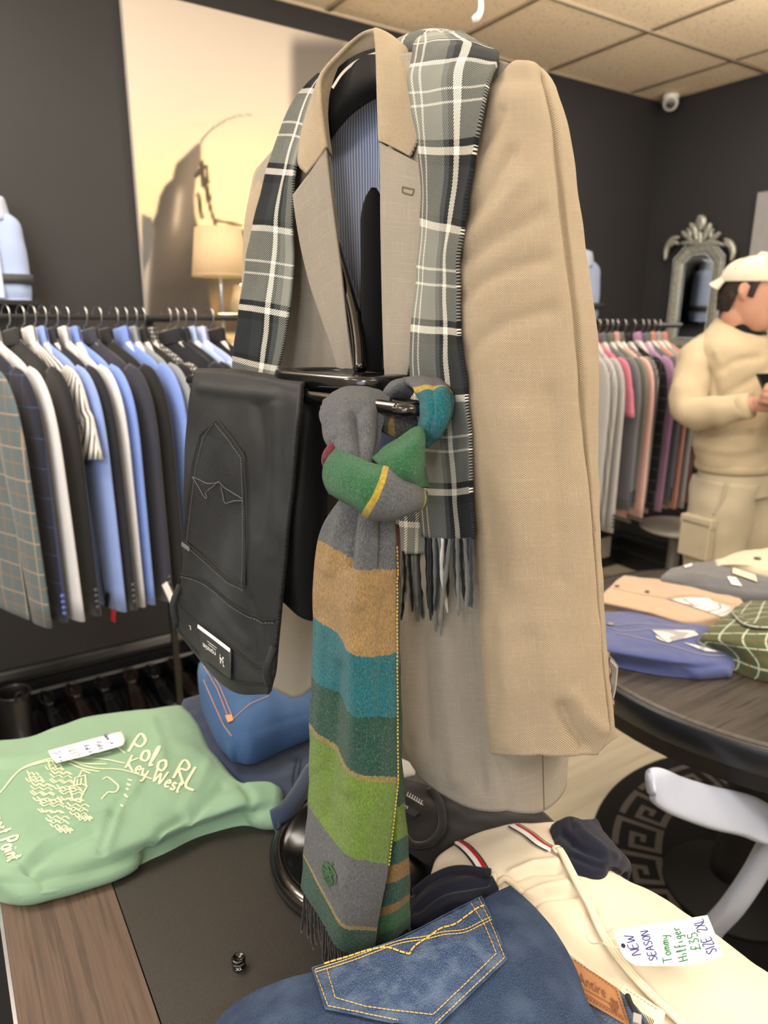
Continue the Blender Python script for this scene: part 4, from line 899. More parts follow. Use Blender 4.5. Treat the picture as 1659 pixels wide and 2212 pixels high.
NS = [[(905, 84, .86), (935, 74, .85), (960, 70, .84), (995, 72, .82)], [(893, 98, .82), (945, 90, .79), (1000, 92, .76), (1066, 112, .715)], [(890, 120, .795), (940, 112, .755), (1000, 108, .72), (1078, 124, .675)], [(882, 172, .772), (930, 168, .725), (985, 162, .685), (1062, 162, .645)], [(890, 240, .755), (935, 236, .705), (985, 230, .67), (1046, 226, .635)],
 [(903, 300, .745), (940, 302, .70), (985, 300, .665), (1033, 296, .63)], [(913, 380, .738), (945, 384, .70), (980, 387, .665), (1013, 390, .628)], [(911, 470, .735), (940, 478, .70), (972, 484, .665), (999, 490, .626)], [(904, 570, .732), (932, 575, .70), (962, 577, .668), (989, 580, .63)], [(893, 680, .728), (925, 684, .70), (960, 686, .668), (992, 690, .628)], [(886, 790, .725), (925, 795, .698), (965, 796, .665), (1003, 795, .622)],
 [(893, 900, .722), (932, 904, .695), (972, 905, .66), (1009, 902, .622)], [(903, 1020, .72), (940, 1024, .69), (980, 1025, .658), (1015, 1020, .622)], [(912, 1158, .718), (950, 1166, .69), (988, 1168, .655), (1021, 1165, .622)]]
ns_ = pp(NS, ns=40, nt=160, wr=[(.002, 30), (.003, 12)]); _w = float(ns_.uv()[:, 0].max())
TA = twill_plaid('tartan_wool_near', WARP, WEFT, _w*1.02, .155, 0.0, .52); o = put('near_end', ns_.mesh(), TA, r); solid(o, .004, 0)
NB = [[(872, 850, .745), (895, 850, .74), (930, 850, .735)], [(866, 950, .742), (895, 952, .737), (930, 952, .733)], [(864, 1080, .74), (892, 1082, .735), (926, 1084, .73)], [(862, 1194, .738), (890, 1196, .733), (918, 1195, .728)]]
nb = pp(NB, ns=16, nt=50, wr=(.003, 20)); o = put('inner_layer', nb.mesh(), TA, r); solid(o, .004, 0)
FS = [[(690, 160, .925), (698, 160, .92), (706, 162, .915)], [(660, 188, .94), (676, 188, .93), (690, 192, .915)], [(632, 222, .955), (655, 222, .935), (676, 226, .91)], [(602, 288, .96), (630, 288, .935), (656, 296, .905)], [(576, 368, .958), (608, 370, .93), (639, 374, .90)], [(552, 462, .955), (592, 464, .925), (632, 470, .892)], [(532, 565, .953), (580, 570, .92), (630, 578, .886)], [(518, 655, .95), (570, 662, .918), (624, 672, .884)], [(508, 742, .948), (560, 752, .915), (610, 762, .886)], [(502, 815, .946), (550, 830, .913), (592, 838, .89)], [(500, 960, .945), (545, 965, .913), (585, 970, .893)]]
fs_ = pp(FS, ns=36, nt=110, wr=[(.002, 30), (.003, 12)]); o = put('far_end', fs_.mesh(), TB, r); solid(o, .004, 0)
nk = smooth_path([P(1000, 96, .80), P(950, 100, .85), P(895, 112, .92), P(830, 150, .985), P(760, 185, 1.0), P(712, 205, .985), P(684, 205, .955)], 40)
put('neck_fold', sweep(nk, .014, 16, smooth_list([.008, .016, .02, .026, .026, .022, .012], 40), ref=UP), TA, r)
def strand(p0, p1, rad, seed, twist=.6):
    rnd = random.Random(seed); k = 12; pts = []
    a, b = Vector((rnd.uniform(-1, 1), rnd.uniform(-1, 1), 0))*.004, rnd.uniform(0, 6)
    for i in range(k):
        u = i/(k-1); pts.append(p0.lerp(p1, u)+a*math.sin(u*3+b)*u)
    return sweep(pts, [rad*(1+.25*math.sin(i*2.1+seed)) for i in range(k-1)]+[rad*.5], 7)
YARN = [jersey('yarn_grey', '6a6d6d'), jersey('yarn_dark', '2b3036'), jersey('yarn_black', '14171c'), jersey('yarn_white', 'c9c8c2')]
rnd = random.Random(3)
for i, (x, y0, y1, dx, c) in enumerate(((866, 1192, 1330, -2, 0), (872, 1194, 1340, 2, 2), (878, 1194, 1300, -4, 0), (884, 1195, 1322, 4, 2), (890, 1195, 1345, 12, 0), (897, 1195, 1318, 6, 0), (903, 1195, 1335, 10, 1), (909, 1195, 1290, 2, 2), (915, 1194, 1320, 12, 2), (920, 1160, 1315, 6, 2), (926, 1162, 1340, 4, 1), (932, 1164, 1330, 2, 2), (938, 1165, 1365, 4, 0), (944, 1166, 1320, 0, 1), (950, 1166, 1373, 6, 0), (957, 1167, 1322, 0, 3), (964, 1167, 1290, 2, 2), (972, 1168, 1350, -20, 0), (980, 1168, 1318, 4, 1), (988, 1168, 1330, 2, 0), (996, 1167, 1300, 4, 2), (1004, 1167, 1322, 6, 0), (1011, 1166, 1310, 2, 1), (1018, 1165, 1316, 0, 1))):
    d = .735 if y0 > 1180 else .72-.1*(x-912)/110
    put('fringe_strand', strand(P(x, y0-4, d), P(x+dx, y1, d-.004), .0021, i), YARN[c], r)

# ================================================================ black jeans folded over the trouser bar
r = BJ = thing('black_jeans', 'charcoal black jeans folded upside down over the trouser bar, size card showing', 'jeans', P(540, 1100, .80))
DB = denim('black_denim', '14171a', '292d32', .2, 9, '5e646b', .16, .5)
JR = [[(500, 806, .985), (560, 806, .955), (620, 812, .92), (700, 838, .86)],
 [(432, 800, 0.911), (500, 800, 0.876), (575, 812, 0.826), (660, 830, 0.766)],
 [(420, 818, 0.891), (490, 822, 0.851), (570, 835, 0.801), (652, 856, 0.741)],
 [(412, 880, 0.881), (485, 890, 0.836), (568, 900, 0.786), (647, 905, 0.728)], [(406, 990, 0.876), (475, 1000, 0.831), (555, 1000, 0.776), (636, 1000, 0.724)], [(402, 1100, 0.873), (470, 1110, 0.826), (545, 1110, 0.771), (622, 1105, 0.721)], [(397, 1200, 0.871), (462, 1220, 0.824), (537, 1235, 0.766), (613, 1230, 0.718)],
 [(391, 1290, 0.869), (455, 1320, 0.821), (527, 1350, 0.764), (603, 1352, 0.716)], [(386, 1340, 0.868), (448, 1385, 0.821), (517, 1432, 0.761), (597, 1440, 0.714)], [(385, 1356, 0.871), (440, 1410, 0.826), (512, 1462, 0.766), (590, 1474, 0.718)], [(388, 1362, 0.881), (440, 1424, 0.841), (510, 1488, 0.776), (586, 1494, 0.728)]]
jr = pp(JR, ns=60, nt=140, wr=[(.005, 7), (.0015, 25)]); jr.press([([(560, 880), (575, 1000), (560, 1150)], 14, -.004), ([(600, 880), (598, 1020), (588, 1200)], 12, .004), ([(440, 840), (520, 850), (600, 858)], 10, .003), ([(545, 1290), (570, 1360), (575, 1430)], 9, -.004), ([(470, 1300), (500, 1350), (540, 1390)], 9, .003)]); o = put('front_leg', jr.mesh(), DB, r); solid(o, .006, 0)
# rounded inner fold and the legs hanging behind
J2 = [[(652, 842, 0.762), (672, 838, 0.782), (692, 846, 0.797), (706, 862, 0.812)], [(650, 880, 0.750), (672, 890, 0.757), (690, 900, 0.782), (704, 900, 0.822)], [(640, 980, 0.746), (662, 990, 0.747), (688, 1000, 0.772), (704, 1000, 0.827)], [(626, 1100, 0.747), (650, 1110, 0.742), (688, 1120, 0.767), (704, 1120, 0.832)], [(618, 1230, 0.752), (642, 1245, 0.744), (684, 1260, 0.767), (700, 1255, 0.832)], [(612, 1300, 0.757), (650, 1332, 0.752), (680, 1340, 0.772), (694, 1320, 0.832)]]
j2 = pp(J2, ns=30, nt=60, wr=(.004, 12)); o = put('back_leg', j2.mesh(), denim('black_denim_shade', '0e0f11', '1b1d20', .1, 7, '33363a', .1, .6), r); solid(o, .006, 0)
ST = plain('black_stitch', '4b4e52', .7); ST2 = plain('black_seam_line', '0c0d0e', .8)
def seam(pl, hw=.0007, m=ST, step=5, off=.0045, th=.0007, name='seam'): put(name, ribbons([on(jr, pl, step, off)], hw, th), m, r)
pk = [(405, 1165), (414, 1080), (425, 1000), (440, 940), (478, 908), (508, 945), (537, 986), (540, 1060), (541, 1160), (538, 1268)]
put('pocket', decal(jr, [(440, 930), (534, 975), (537, 1262), (405, 1163)], .0042, 16), DB, r)
seam(pk+[(500, 1250), (450, 1205), (405, 1165)], .0011, ST2, off=.006, th=.001)
put('stitching', ribbons([on(jr, q, 3, .0062) for q in dashes(pk, 4, 2)]+[on(jr, q, 3, .0062) for q in dashes([(x+(7 if x < 478 else -7), y+5) for x, y in pk], 4, 2)]+[on(jr, q, 3, .0062) for q in dashes([(404, 1172), (450, 1213), (500, 1258), (537, 1275)], 4, 2)], .0006, .0005), ST, r)
put('pocket_emblem', ribbons([on(jr, curve2(q, 16), 4, .0062) for q in ([(424, 1030), (440, 1036), (458, 1044), (482, 1042)], [(424, 1030), (436, 1048), (450, 1072), (456, 1074), (452, 1062)], [(456, 1060), (470, 1050), (482, 1040), (494, 1052), (534, 1078)], [(487, 1050), (491, 1068), (496, 1086), (515, 1082), (536, 1082)])], .0007, .0006), ST, r)
seam(curve2([(392, 1238), (425, 1246), (454, 1259), (485, 1285), (515, 1308), (564, 1334), (601, 1338)], 24), .0012, ST2)
put('stitching', ribbons([on(jr, q, 3, .0052) for q in dashes(curve2([(392, 1244), (425, 1252), (454, 1266), (485, 1292), (515, 1315), (564, 1341), (600, 1345)], 60), 4, 2)], .0006, .0005), ST, r)
seam(curve2([(390, 1308), (433, 1346), (503, 1396), (560, 1439), (592, 1444)], 24), .0012, ST2); 
put('waistband_edge', ribbons([on(jr, curve2([(386, 1352), (438, 1412), (511, 1466), (588, 1477)], 24), 8, .0045)], .0014, .0012), ST2, r)
def loopb(a, b, c): put('belt_loop', sweep(smooth_path([jr.pix(*a, off=.004)[0], jr.pix(*c, off=.012)[0], jr.pix(*b, off=.004)[0]], 10), .0045, 8, .0016, ref=(CAM-jr.pix(*a)[0]).normalized()), DB, r)
loopb((393, 1262), (389, 1352), (390, 1305)); loopb((598, 1395), (588, 1478), (597, 1440))
cd = pp([[(427, 1350, 0.821), (463, 1376, 0.791), (499, 1404, 0.761)], [(429, 1384, 0.816), (465, 1411, 0.786), (499, 1436, 0.756)], [(431, 1418, 0.818), (466, 1444, 0.788), (499, 1468, 0.758)]], ns=12, nt=12)
o = put('size_card', cd.mesh(), plain('charcoal_card', '2f3236', .55), r); solid(o, .0008)
put('card_edge', ribbons([on(cd, [(428, 1352), (463, 1378), (498, 1405)], 6, .0008)], .0024), PAPER, o)
put('lettering', join_me([printed(cd, '34', (486, 1421), (-10.5, -9.2), (1.8, 30), .0012), printed(cd, 'ronnie', (468, 1408), (-10.8, -7.8), (1.2, 17.5), .0012), ribbons([on(cd, [(470, 1400), (449, 1384)], 4, .0012), on(cd, [(468, 1404), (452, 1391)], 4, .0012)], .0003)]), plain('card_print', 'e8e8e6', .6), o)
put('size_letter', join_me([printed(jr, 'L', (421, 1352), (-9, -6), (1, 12), .006)]), plain('card_print', 'e8e8e6', .6), r)
put('brand_tab', join_me([decal(jr, [(402, 1168), (420, 1180), (419, 1190), (402, 1178)], .007, 3)]), plain('grey_tab', '5b5e62', .7), r)

# ================================================================ multicoloured striped scarf knotted on the bar
GY, CM, TL, DG, LGN, YL, CR_, MG = '62666c', 'a5875a', '196f7c', '1f5043', '6f9138', 'c2a83f', '6b2236', '2e6b45'
SHF = -.04      # the scarf hangs on the near end of the bar
def P_(x, y, d): return P(x, y, d+SHF)
def pps(rows, **k): return Patch([[P_(*q) for q in r_] for r_ in rows], **k)
r = SS = thing('striped_scarf', 'brushed wool scarf in grey, camel, teal and green stripes knotted on the trouser bar', 'scarf', P_(780, 1100, .68))
def tail_d(x): return .672
T = [[(742, 1075, .69), (768, 1082, .672), (795, 1088, .66), (820, 1090, .66), (848, 1096, .675)],
 [(691, 1164, .695), (735, 1186, .672), (768, 1222, .655), (808, 1228, .652), (852, 1226, .668)],
 [(680, 1328, .70), (732, 1360, .672), (766, 1402, .652), (812, 1413, .65), (857, 1402, .664)],
 [(677, 1459, .70), (730, 1498, .672), (768, 1542, .65), (812, 1547, .648), (857, 1545, .662)],
 [(671, 1567, .70), (730, 1626, .670), (775, 1676, .648), (815, 1684, .645), (858, 1685, .66)],
 [(667, 1735, .70), (716, 1800, .668), (752, 1846, .645), (795, 1858, .642), (838, 1864, .656)],
 [(658, 1846, .70), (700, 1928, .666), (736, 1994, .642), (775, 2004, .640), (813, 2009, .652)],
 [(657, 1915, .70), (695, 1985, .665), (728, 2050, .640), (768, 2062, .638), (806, 2068, .65)]]
tp =  pps(T, ns=60, nt=200, wr=[(.0015, 40), (.003, 14)])
tp.press([([(772, 1092), (764, 1160), (757, 1225)], 9, -.007), ([(745, 1110), (728, 1170), (715, 1230)], 12, .004), ([(795, 1110), (785, 1180), (778, 1300)], 13, .005), ([(822, 1100), (822, 1150), (818, 1230)], 8, -.005), ([(838, 1110), (842, 1160), (843, 1240)], 7, .003), ([(768, 1400), (766, 1560), (760, 1700)], 16, .004), ([(735, 1440), (725, 1600), (712, 1760)], 14, -.004), ([(820, 1300), (820, 1450), (818, 1560)], 12, -.003), ([(700, 1350), (695, 1500), (690, 1650)], 10, .003)])
q = 1/7
STP = [(0, GY), (q, CM), (2*q, TL), (3*q, DG), (4*q-.012, '9a8a52'), (4*q, LGN), (5*q, GY), (6*q-.012, 'a08c5c'), (6*q, DG)]
SCF = banded('brushed_stripes', STP); o = cloth('tail', tp, SCF, r, .005, 'n')
put('edge_stitching', ribbons([on(tp, q_, 4, .004) for q_ in dashes([(849, 1180), (853, 1300), (853, 1400), (854, 1545), (855, 1685), (836, 1864)], 5, 3)], .001, .001), plain('gold_edge_yarn', 'b89f45', .9), r)
put('embroidered_crest', ribbons([on(tp, curve2(q_, 14), 3, .0045) for q_ in ([(705, 1858), (722, 1870), (732, 1890), (730, 1908)], [(706, 1872), (716, 1880), (724, 1880)], [(705, 1862), (705, 1885), (716, 1908), (728, 1900)], [(714, 1866), (720, 1886), (726, 1904)], [(708, 1893), (718, 1888), (730, 1884)], [(712, 1858), (718, 1868), (727, 1862)], [(715, 1900), (722, 1892), (726, 1876)])], .0011, .001), plain('green_thread', '2f5a31', .8), r)
B2 = [[(835, 1130, .69), (848, 1130, .69), (858, 1135, .70)], [(845, 1240, .69), (852, 1240, .688), (858, 1240, .70)], [(850, 1420, .69), (856, 1420, .685), (860, 1420, .70)], [(852, 1600, .69), (858, 1600, .683), (864, 1600, .70)], [(845, 1700, .685), (856, 1700, .68), (868, 1690, .695)], [(830, 1830, .68), (856, 1822, .672), (876, 1810, .69)], [(812, 1950, .675), (850, 1935, .667), (882, 1915, .685)], [(800, 2050, .672), (842, 2030, .664), (884, 2000, .68)]]
b2 =  pps(B2, ns=20, nt=110, wr=(.002, 30)); o = cloth('second_tail', b2, banded('second_stripes', [(0, CR_), (.16, GY), (.3, DG), (.62, LGN), (.7, DG), (.765, '8f6f3d'), (.81, DG), (.875, '8f6f3d'), (.90, MG), (.96, DG)]), r, .005, 'n')
FR = jersey('charcoal_yarn', '1c1d20')
for i in range(26):
    u = i/25; (ax_, ay_) = smooth_list([657, 695, 728, 768, 806], 26)[i], smooth_list([1915, 1985, 2050, 2062, 2068], 26)[i]
    d = smooth_list([.70, .665, .64, .638, .65], 26)[i]; put('fringe_strand', strand(P_(ax_, ay_-6, d+.001), P_(ax_+rnd.uniform(-4, 8), ay_+rnd.uniform(80, 110), d-.004), .0017, 100+i), FR, r)
for i in range(9): put('fringe_strand', strand(P_(812+i*9, 2046-i*5, .668+.001*i), P_(814+i*9, 2105-i*4, .668), .0016, 200+i), FR, r)
# loops and knot
vdir = (CAM-P_(800, 950, .66)).normalized()
def band(name, pts, hw, ht, m, n=20, k=46, sup=2.4):
    pa = smooth_path([P_(*q_) for q_ in pts], k); me = sweep(pa, smooth_list(hw, k), n, smooth_list(ht, k), ref=vdir, sup=sup)
    l = me.uv_layers[0].data; vv = np.zeros(len(l)*2, dtype=np.float32); l.foreach_get('uv', vv); vv = vv.reshape(-1, 2); vv[:, 1] /= max(1e-6, vv[:, 1].max()); l.foreach_set('uv', vv.ravel())
    nn = Vector((0, 0, 0))
    for v_ in me.vertices: v_.co += v_.co.normalized()*0+Vector((noise.noise(v_.co*60), noise.noise(v_.co*60+Vector((9, 0, 0))), noise.noise(v_.co*60+Vector((0, 9, 0)))))*.0018
    return put(name, me, m, r)
GREYF = banded('brushed_grey', [(0, GY), (.99, GY)])
FLP =  pps([[(708, 868, .765), (740, 853, .77), (790, 849, .77), (834, 860, .765)], [(700, 874, .742), (738, 848, .746), (792, 844, .746), (842, 862, .74)], [(696, 890, .715), (735, 868, .709), (790, 866, .707), (838, 878, .713)], [(697, 915, .70), (732, 910, .688), (785, 912, .686), (826, 915, .697)], [(712, 955, .69), (738, 950, .675), (785, 955, .672), (818, 955, .685)], [(742, 990, .675), (760, 990, .662), (790, 995, .66), (806, 990, .672)], [(765, 1005, .672), (775, 1010, .664), (790, 1012, .662), (798, 1008, .67)]], ns=40, nt=50, wr=[(.003, 35), (.0015, 90)])
FLP.press([([(768, 905), (772, 950), (776, 1000)], 8, -.006), ([(745, 900), (752, 950), (764, 995)], 9, .004), ([(795, 900), (795, 950), (790, 1000)], 9, .004), ([(815, 890), (812, 930), (800, 985)], 6, -.003)])
cloth('front_loop', FLP, GREYF, r, .007, 'n')
band('crimson_fold', [(736, 958, .69), (726, 972, .682), (716, 990, .677), (712, 1010, .68)], [.006, .009, .009, .006], [.006, .007, .007, .006], banded('brushed_crimson', [(0, CR_), (.99, CR_)]))
RLP =  pps([[(872, 826, .73), (905, 820, .725), (940, 821, .72), (960, 829, .716)], [(888, 836, .702), (915, 833, .692), (945, 834, .69), (969, 843, .692)], [(904, 852, .686), (928, 851, .673), (952, 851, .673), (974, 858, .684)], [(914, 887, .68), (935, 886, .665), (956, 885, .666), (974, 882, .682)], [(913, 920, .682), (928, 922, .668), (944, 920, .668), (960, 914, .682)], [(906, 956, .69), (912, 960, .682), (920, 962, .682), (928, 955, .69)]], ns=36, nt=46, wr=[(.003, 35), (.0015, 90)])
RLP.press([([(935, 850), (940, 890), (928, 940)], 7, -.004), ([(955, 850), (958, 890), (940, 935)], 7, .003)])
cloth('right_loop', RLP, banded('loop_stripes', [(0, GY), (.29, YL), (.37, TL)]), r, .007, 'n')
RL2 =  pps([[(834, 866, .748), (846, 866, .737), (862, 864, .737), (880, 860, .742)], [(832, 846, .738), (850, 839, .722), (868, 836, .722), (892, 846, .727)], [(848, 829, .742), (866, 823, .737), (885, 821, .737), (905, 827, .737)]], ns=30, nt=24, wr=(.003, 40)); cloth('back_loop', RL2, GREYF, r, .006, 'n')
band('inner_loop', [(820, 905, .71), (858, 918, .70), (902, 908, .70)], [.010, .012, .010], [.008, .009, .008], banded('inner_stripes', [(0, '3b342a'), (.4, '7a6630'), (.5, '3c3d40')]))
KN = [[(806, 992, .655), (835, 965, .655), (868, 948, .655), (900, 930, .66), (912, 930, .675)], [(818, 1003, .642), (848, 985, .635), (880, 968, .635), (908, 955, .645), (914, 955, .67)], [(835, 1016, .637), (862, 1008, .628), (890, 1000, .63), (911, 990, .645), (915, 990, .672)], [(850, 1030, .637), (872, 1030, .63), (895, 1030, .632), (912, 1026, .648), (915, 1030, .675)], [(858, 1050, .645), (880, 1052, .64), (900, 1056, .642), (911, 1052, .655), (914, 1054, .68)]]
kp =  pps(KN, ns=36, nt=36, wr=(.004, 40)); cloth('knot_fold', kp, banded('brushed_green', [(0, MG), (.99, MG)]), r, .006, 'n')
WB = [[(728, 962, .675), (762, 986, .652), (806, 1004, .638), (842, 1014, .632), (876, 1034, .635), (900, 1044, .642), (914, 1066, .665)], [(709, 992, .668), (748, 1014, .642), (794, 1030, .625), (834, 1042, .62), (872, 1056, .622), (902, 1062, .632), (916, 1076, .66)], [(704, 1022, .668), (738, 1044, .64), (778, 1062, .622), (820, 1078, .616), (864, 1088, .62), (900, 1082, .632), (915, 1083, .66)], [(706, 1046, .672), (728, 1064, .648), (762, 1084, .63), (804, 1106, .622), (854, 1112, .628), (894, 1098, .64), (910, 1090, .665)], [(716, 1060, .69), (736, 1073, .67), (764, 1092, .655), (802, 1114, .648), (850, 1118, .65), (888, 1104, .66), (900, 1094, .68)]]
wp =  pps(WB, ns=70, nt=40, wr=[(.003, 40), (.004, 16)]); cloth('knot_wrap', wp, banded('wrap_stripes', [(0, MG), (.435, YL), (.485, GY), (.93, YL), (.955, MG)], 0, .02), r, .007, 'n')
# ================================================================ folded clothes on the display table
W1 = [(.005, 13), (.0018, 42)]
def folded(name, label, cat, pname, rows, z0, m, zt=None, ns=60, nt=60, wr=W1, b=.012, grp=None):
    pa = pz(rows, z0, ns=ns, nt=nt, wr=wr); q = mound(pa, z0 if zt is None else zt, b)
    c = pa.G[nt//2, ns//2]; r = thing(name, label, cat, (c[0], c[1], z0), grp)
    o = put(pname, q.mesh(), m, r); return r, pa, o
# green sweatshirt
GRN = jersey('sage_green_jersey', '7fa088', .10, .12)
def creases(pa, lines):
    """press soft folds into a folded garment along pixel polylines: (line, width px, height m)"""
    for ln, w, h in lines:
        best = np.full(pa.X.shape, 1e9)
        for a, b in zip(ln[:-1], ln[1:]):
            vx, vy = b[0]-a[0], b[1]-a[1]; L = vx*vx+vy*vy
            u = np.clip(((pa.X-a[0])*vx+(pa.Y-a[1])*vy)/L, 0, 1); best = np.minimum(best, np.hypot(pa.X-a[0]-u*vx, pa.Y-a[1]-u*vy))
        pa.G[..., 2] += h*np.exp(-(best/w)**2)
    pa._norm(); pa.proj()
GS = [[(-100, 1622, .03), (-10, 1600, .035), (60, 1588, .038), (130, 1568, .04), (200, 1546, .042), (260, 1536, .042), (320, 1532, .04), (386, 1526, .03)], [(-100, 1670, .05), (-5, 1650, .055), (70, 1632, .058), (145, 1612, .06), (220, 1592, .062), (290, 1578, .06), (360, 1568, .055), (418, 1558, .04)],
 [(-100, 1730, .055), (0, 1712, .06), (80, 1692, .062), (165, 1672, .064), (250, 1652, .064), (330, 1640, .06), (400, 1630, .052), (450, 1622, .04)], [(-100, 1790, .05), (10, 1775, .058), (95, 1755, .06), (190, 1735, .062), (285, 1715, .06), (375, 1700, .055), (450, 1690, .05), (512, 1684, .048)],
 [(-100, 1840, .045), (20, 1832, .052), (110, 1812, .054), (215, 1790, .055), (320, 1762, .052), (420, 1738, .048), (510, 1712, .052), (588, 1694, .048)], [(-80, 1878, .04), (25, 1880, .042), (120, 1862, .042), (230, 1836, .042), (340, 1800, .04), (440, 1768, .036), (524, 1738, .044), (596, 1722, .042)], [(-60, 1895, .028), (35, 1912, .03), (125, 1896, .028), (235, 1862, .028), (345, 1816, .026), (440, 1782, .022), (520, 1752, .028), (588, 1752, .028)]]
pa = pz(GS, ZT, ns=90, nt=80, wr=[(.005, 11), (.002, 30)])
creases(pa, [([(300, 1690), (262, 1740), (230, 1830)], 9, .006), ([(275, 1700), (245, 1760), (220, 1840)], 8, -.006), ([(395, 1765), (350, 1790), (330, 1830)], 8, -.007), ([(524, 1696), (540, 1716), (546, 1744)], 8, -.006), ([(20, 1840), (60, 1880), (90, 1900)], 8, -.004), ([(40, 1870), (90, 1820), (160, 1780), (230, 1760)], 10, .005), ([(60, 1880), (120, 1835), (200, 1800)], 9, -.005), ([(0, 1640), (80, 1636), (150, 1612)], 9, .003), ([(0, 1660), (90, 1655), (160, 1628)], 9, -.003), ([(450, 1650), (430, 1700), (400, 1740)], 12, .004), ([(480, 1700), (440, 1740), (410, 1775)], 10, -.005), ([(150, 1900), (220, 1868), (300, 1835)], 8, -.005), ([(330, 1560), (345, 1600), (350, 1640)], 12, .004)])
q = mound(pa, ZT, .014); r = thing('sweatshirt', 'sage green folded sweatshirt with cream boat and palm print and white tag', 'sweatshirt', tuple(pa.G[40, 45][:2])+(ZT,))
put('body', q.mesh(), GRN, r)
roll = pz([[(48, 1918, .012), (120, 1908, .010), (180, 1890, .008)], [(42, 1932, .02), (120, 1922, .018), (182, 1902, .012)], [(52, 1942, .006), (130, 1930, .006), (186, 1908, .004)]], ZT, ns=24, nt=12); o = put('folded_hem', roll.mesh(), GRN, r); solid(o, .006, 0)
CRM = plain('cream_print', 'e2e3bf', .85, var=.05)
ink = []
for s_, o_, bx, up in (('Polo RL', (276, 1624), (37, 22), (20, -40)), ('Key West', (270, 1660), (26, 12), (13, -28)), ('Southernmost Point', (-58, 1690), (8.4, 19.0), (36, -14))):
    ink.append(script(pa, s_, o_, bx, up, .0021 if s_[0] == 'P' else .0016, .0012, .02, gap=.12))
rr = random.Random(5); wl = []
for i in range(22):
    u = i/21; cx, cyy = 70+i*3.4+rr.uniform(-6, 6), 1668+i*6.2+rr.uniform(-5, 5); w = 26+28*math.sin(u*3.1)
    for k in range(2): wl.append(curve2([(cx+60*k+a*w*.5-18*k, cyy-26*k+b) for a, b in ((-1, -4), (-.6, 4), (-.2, -1), (.2, 5), (.6, 0), (1, 6))], 16))
ship = [[(150, 1700), (158, 1730), (175, 1735), (176, 1722)], [(150, 1700), (178, 1695), (188, 1700), (176, 1722)], [(160, 1700), (162, 1682), (184, 1676), (186, 1698)], [(166, 1698), (168, 1684)], [(174, 1697), (176, 1682)], [(170, 1680), (178, 1665), (195, 1672)]]
palm = [curve2(l, 20) for l in ([(0, 1715), (40, 1668), (90, 1648), (140, 1640)], [(6, 1708), (44, 1664), (92, 1644), (140, 1636)], [(140, 1640), (180, 1650), (230, 1652)], [(140, 1638), (190, 1636), (240, 1626)], [(145, 1636), (200, 1622), (262, 1615)], [(140, 1640), (200, 1660), (262, 1664), (328, 1684)], [(150, 1640), (215, 1640), (270, 1650)], [(200, 1630), (240, 1610), (270, 1628)], [(150, 1650), (180, 1662), (215, 1668)])]
isl = [curve2(l, 14) for l in ([(222, 1685), (232, 1680), (246, 1690), (256, 1700), (250, 1712), (234, 1712)], [(234, 1712), (222, 1724), (220, 1728)], [(276, 1685), (286, 1688)], [(274, 1695), (284, 1698)], [(272, 1706), (280, 1708)], [(270, 1718), (276, 1722)], [(262, 1738), (266, 1742)])]
ink.append(ribbons([on(pa, l, 4, .0012) for l in wl], .0007)); ink.append(ribbons([on(pa, l, 4, .0013) for l in ship+isl+palm[:3]], .0010)); ink.append(ribbons([on(pa, l, 4, .0013) for l in palm[3:]], .0009))
put('print', join_me(ink), CRM, r)
tg = pz([[(104, 1622, .078), (185, 1600, .080), (262, 1580, .075)], [(110, 1634, .076), (190, 1614, .078), (270, 1597, .073)], [(122, 1648, .074), (195, 1630, .076), (266, 1610, .072)]], ZT, ns=14, nt=8)
o = put('price_tag', tg.mesh(), PAPER, r); solid(o, .0008)
BLUEINK = plain('blue_ink', '1c2580', .6); GREENINK = plain('green_ink', '0c6a42', .6)
put('handwriting', join_me([script(tg, s_, o_, bx, up, .00055, .0009) for s_, o_, bx, up in (('Size L', (117, 1626), (5, 6), (11, -3.5)), ('Ralph Lauren', (180, 1612), (4.2, 5.6), (10, -3)), ('Polo', (205, 1604), (5, 7), (11, -3)), ('New in', (222, 1588), (5, 6), (11, -3)))]), BLUEINK, o)
put('price', join_me([script(tg, '\u00a357', (148, 1622), (6, 7), (12, -4), .00055, .0009)]), GREENINK, o)
# navy joggers and blue jeans stacked at the far end
NJ = jersey('navy_fleece', '2c3850', .1, .3)
r, pa, o = folded('joggers', 'navy folded joggers lying under the blue jeans at the far end of the table', 'joggers', 'body', [[(402, 1508, .03), (470, 1492, .036), (570, 1468, .036), (720, 1430, .03)], [(424, 1560, .035), (500, 1552, .04), (600, 1540, .04), (720, 1520, .03)], [(478, 1640, .034), (540, 1632, .036), (622, 1626, .034), (720, 1610, .03)], [(536, 1692, .03), (588, 1690, .032), (642, 1682, .03), (700, 1670, .02)], [(588, 1752, .03), (604, 1766, .03), (640, 1738, .022), (680, 1700, .015)]], ZT, NJ)
put('leg_cuff', sweep(smooth_path([PZ(590, 1772, ZT+.018), PZ(612, 1762, ZT+.022), PZ(640, 1725, ZT+.026), PZ(672, 1660, ZT+.03)], 20), smooth_list([.016, .017, .014, .01], 20), 14, ref=UP), NJ, r)
put('seam', ribbons([on(pa, curve2(l, 16), 8, .002) for l in ([(640, 1640), (630, 1690), (640, 1730)], [(650, 1640), (642, 1688), (650, 1726)])], .001, .001), plain('navy_seam', '1e2739', .8), r)
BJN = denim('mid_blue_denim', '29466f', '3f6091', .3, 9, '6f8fb8', .25)
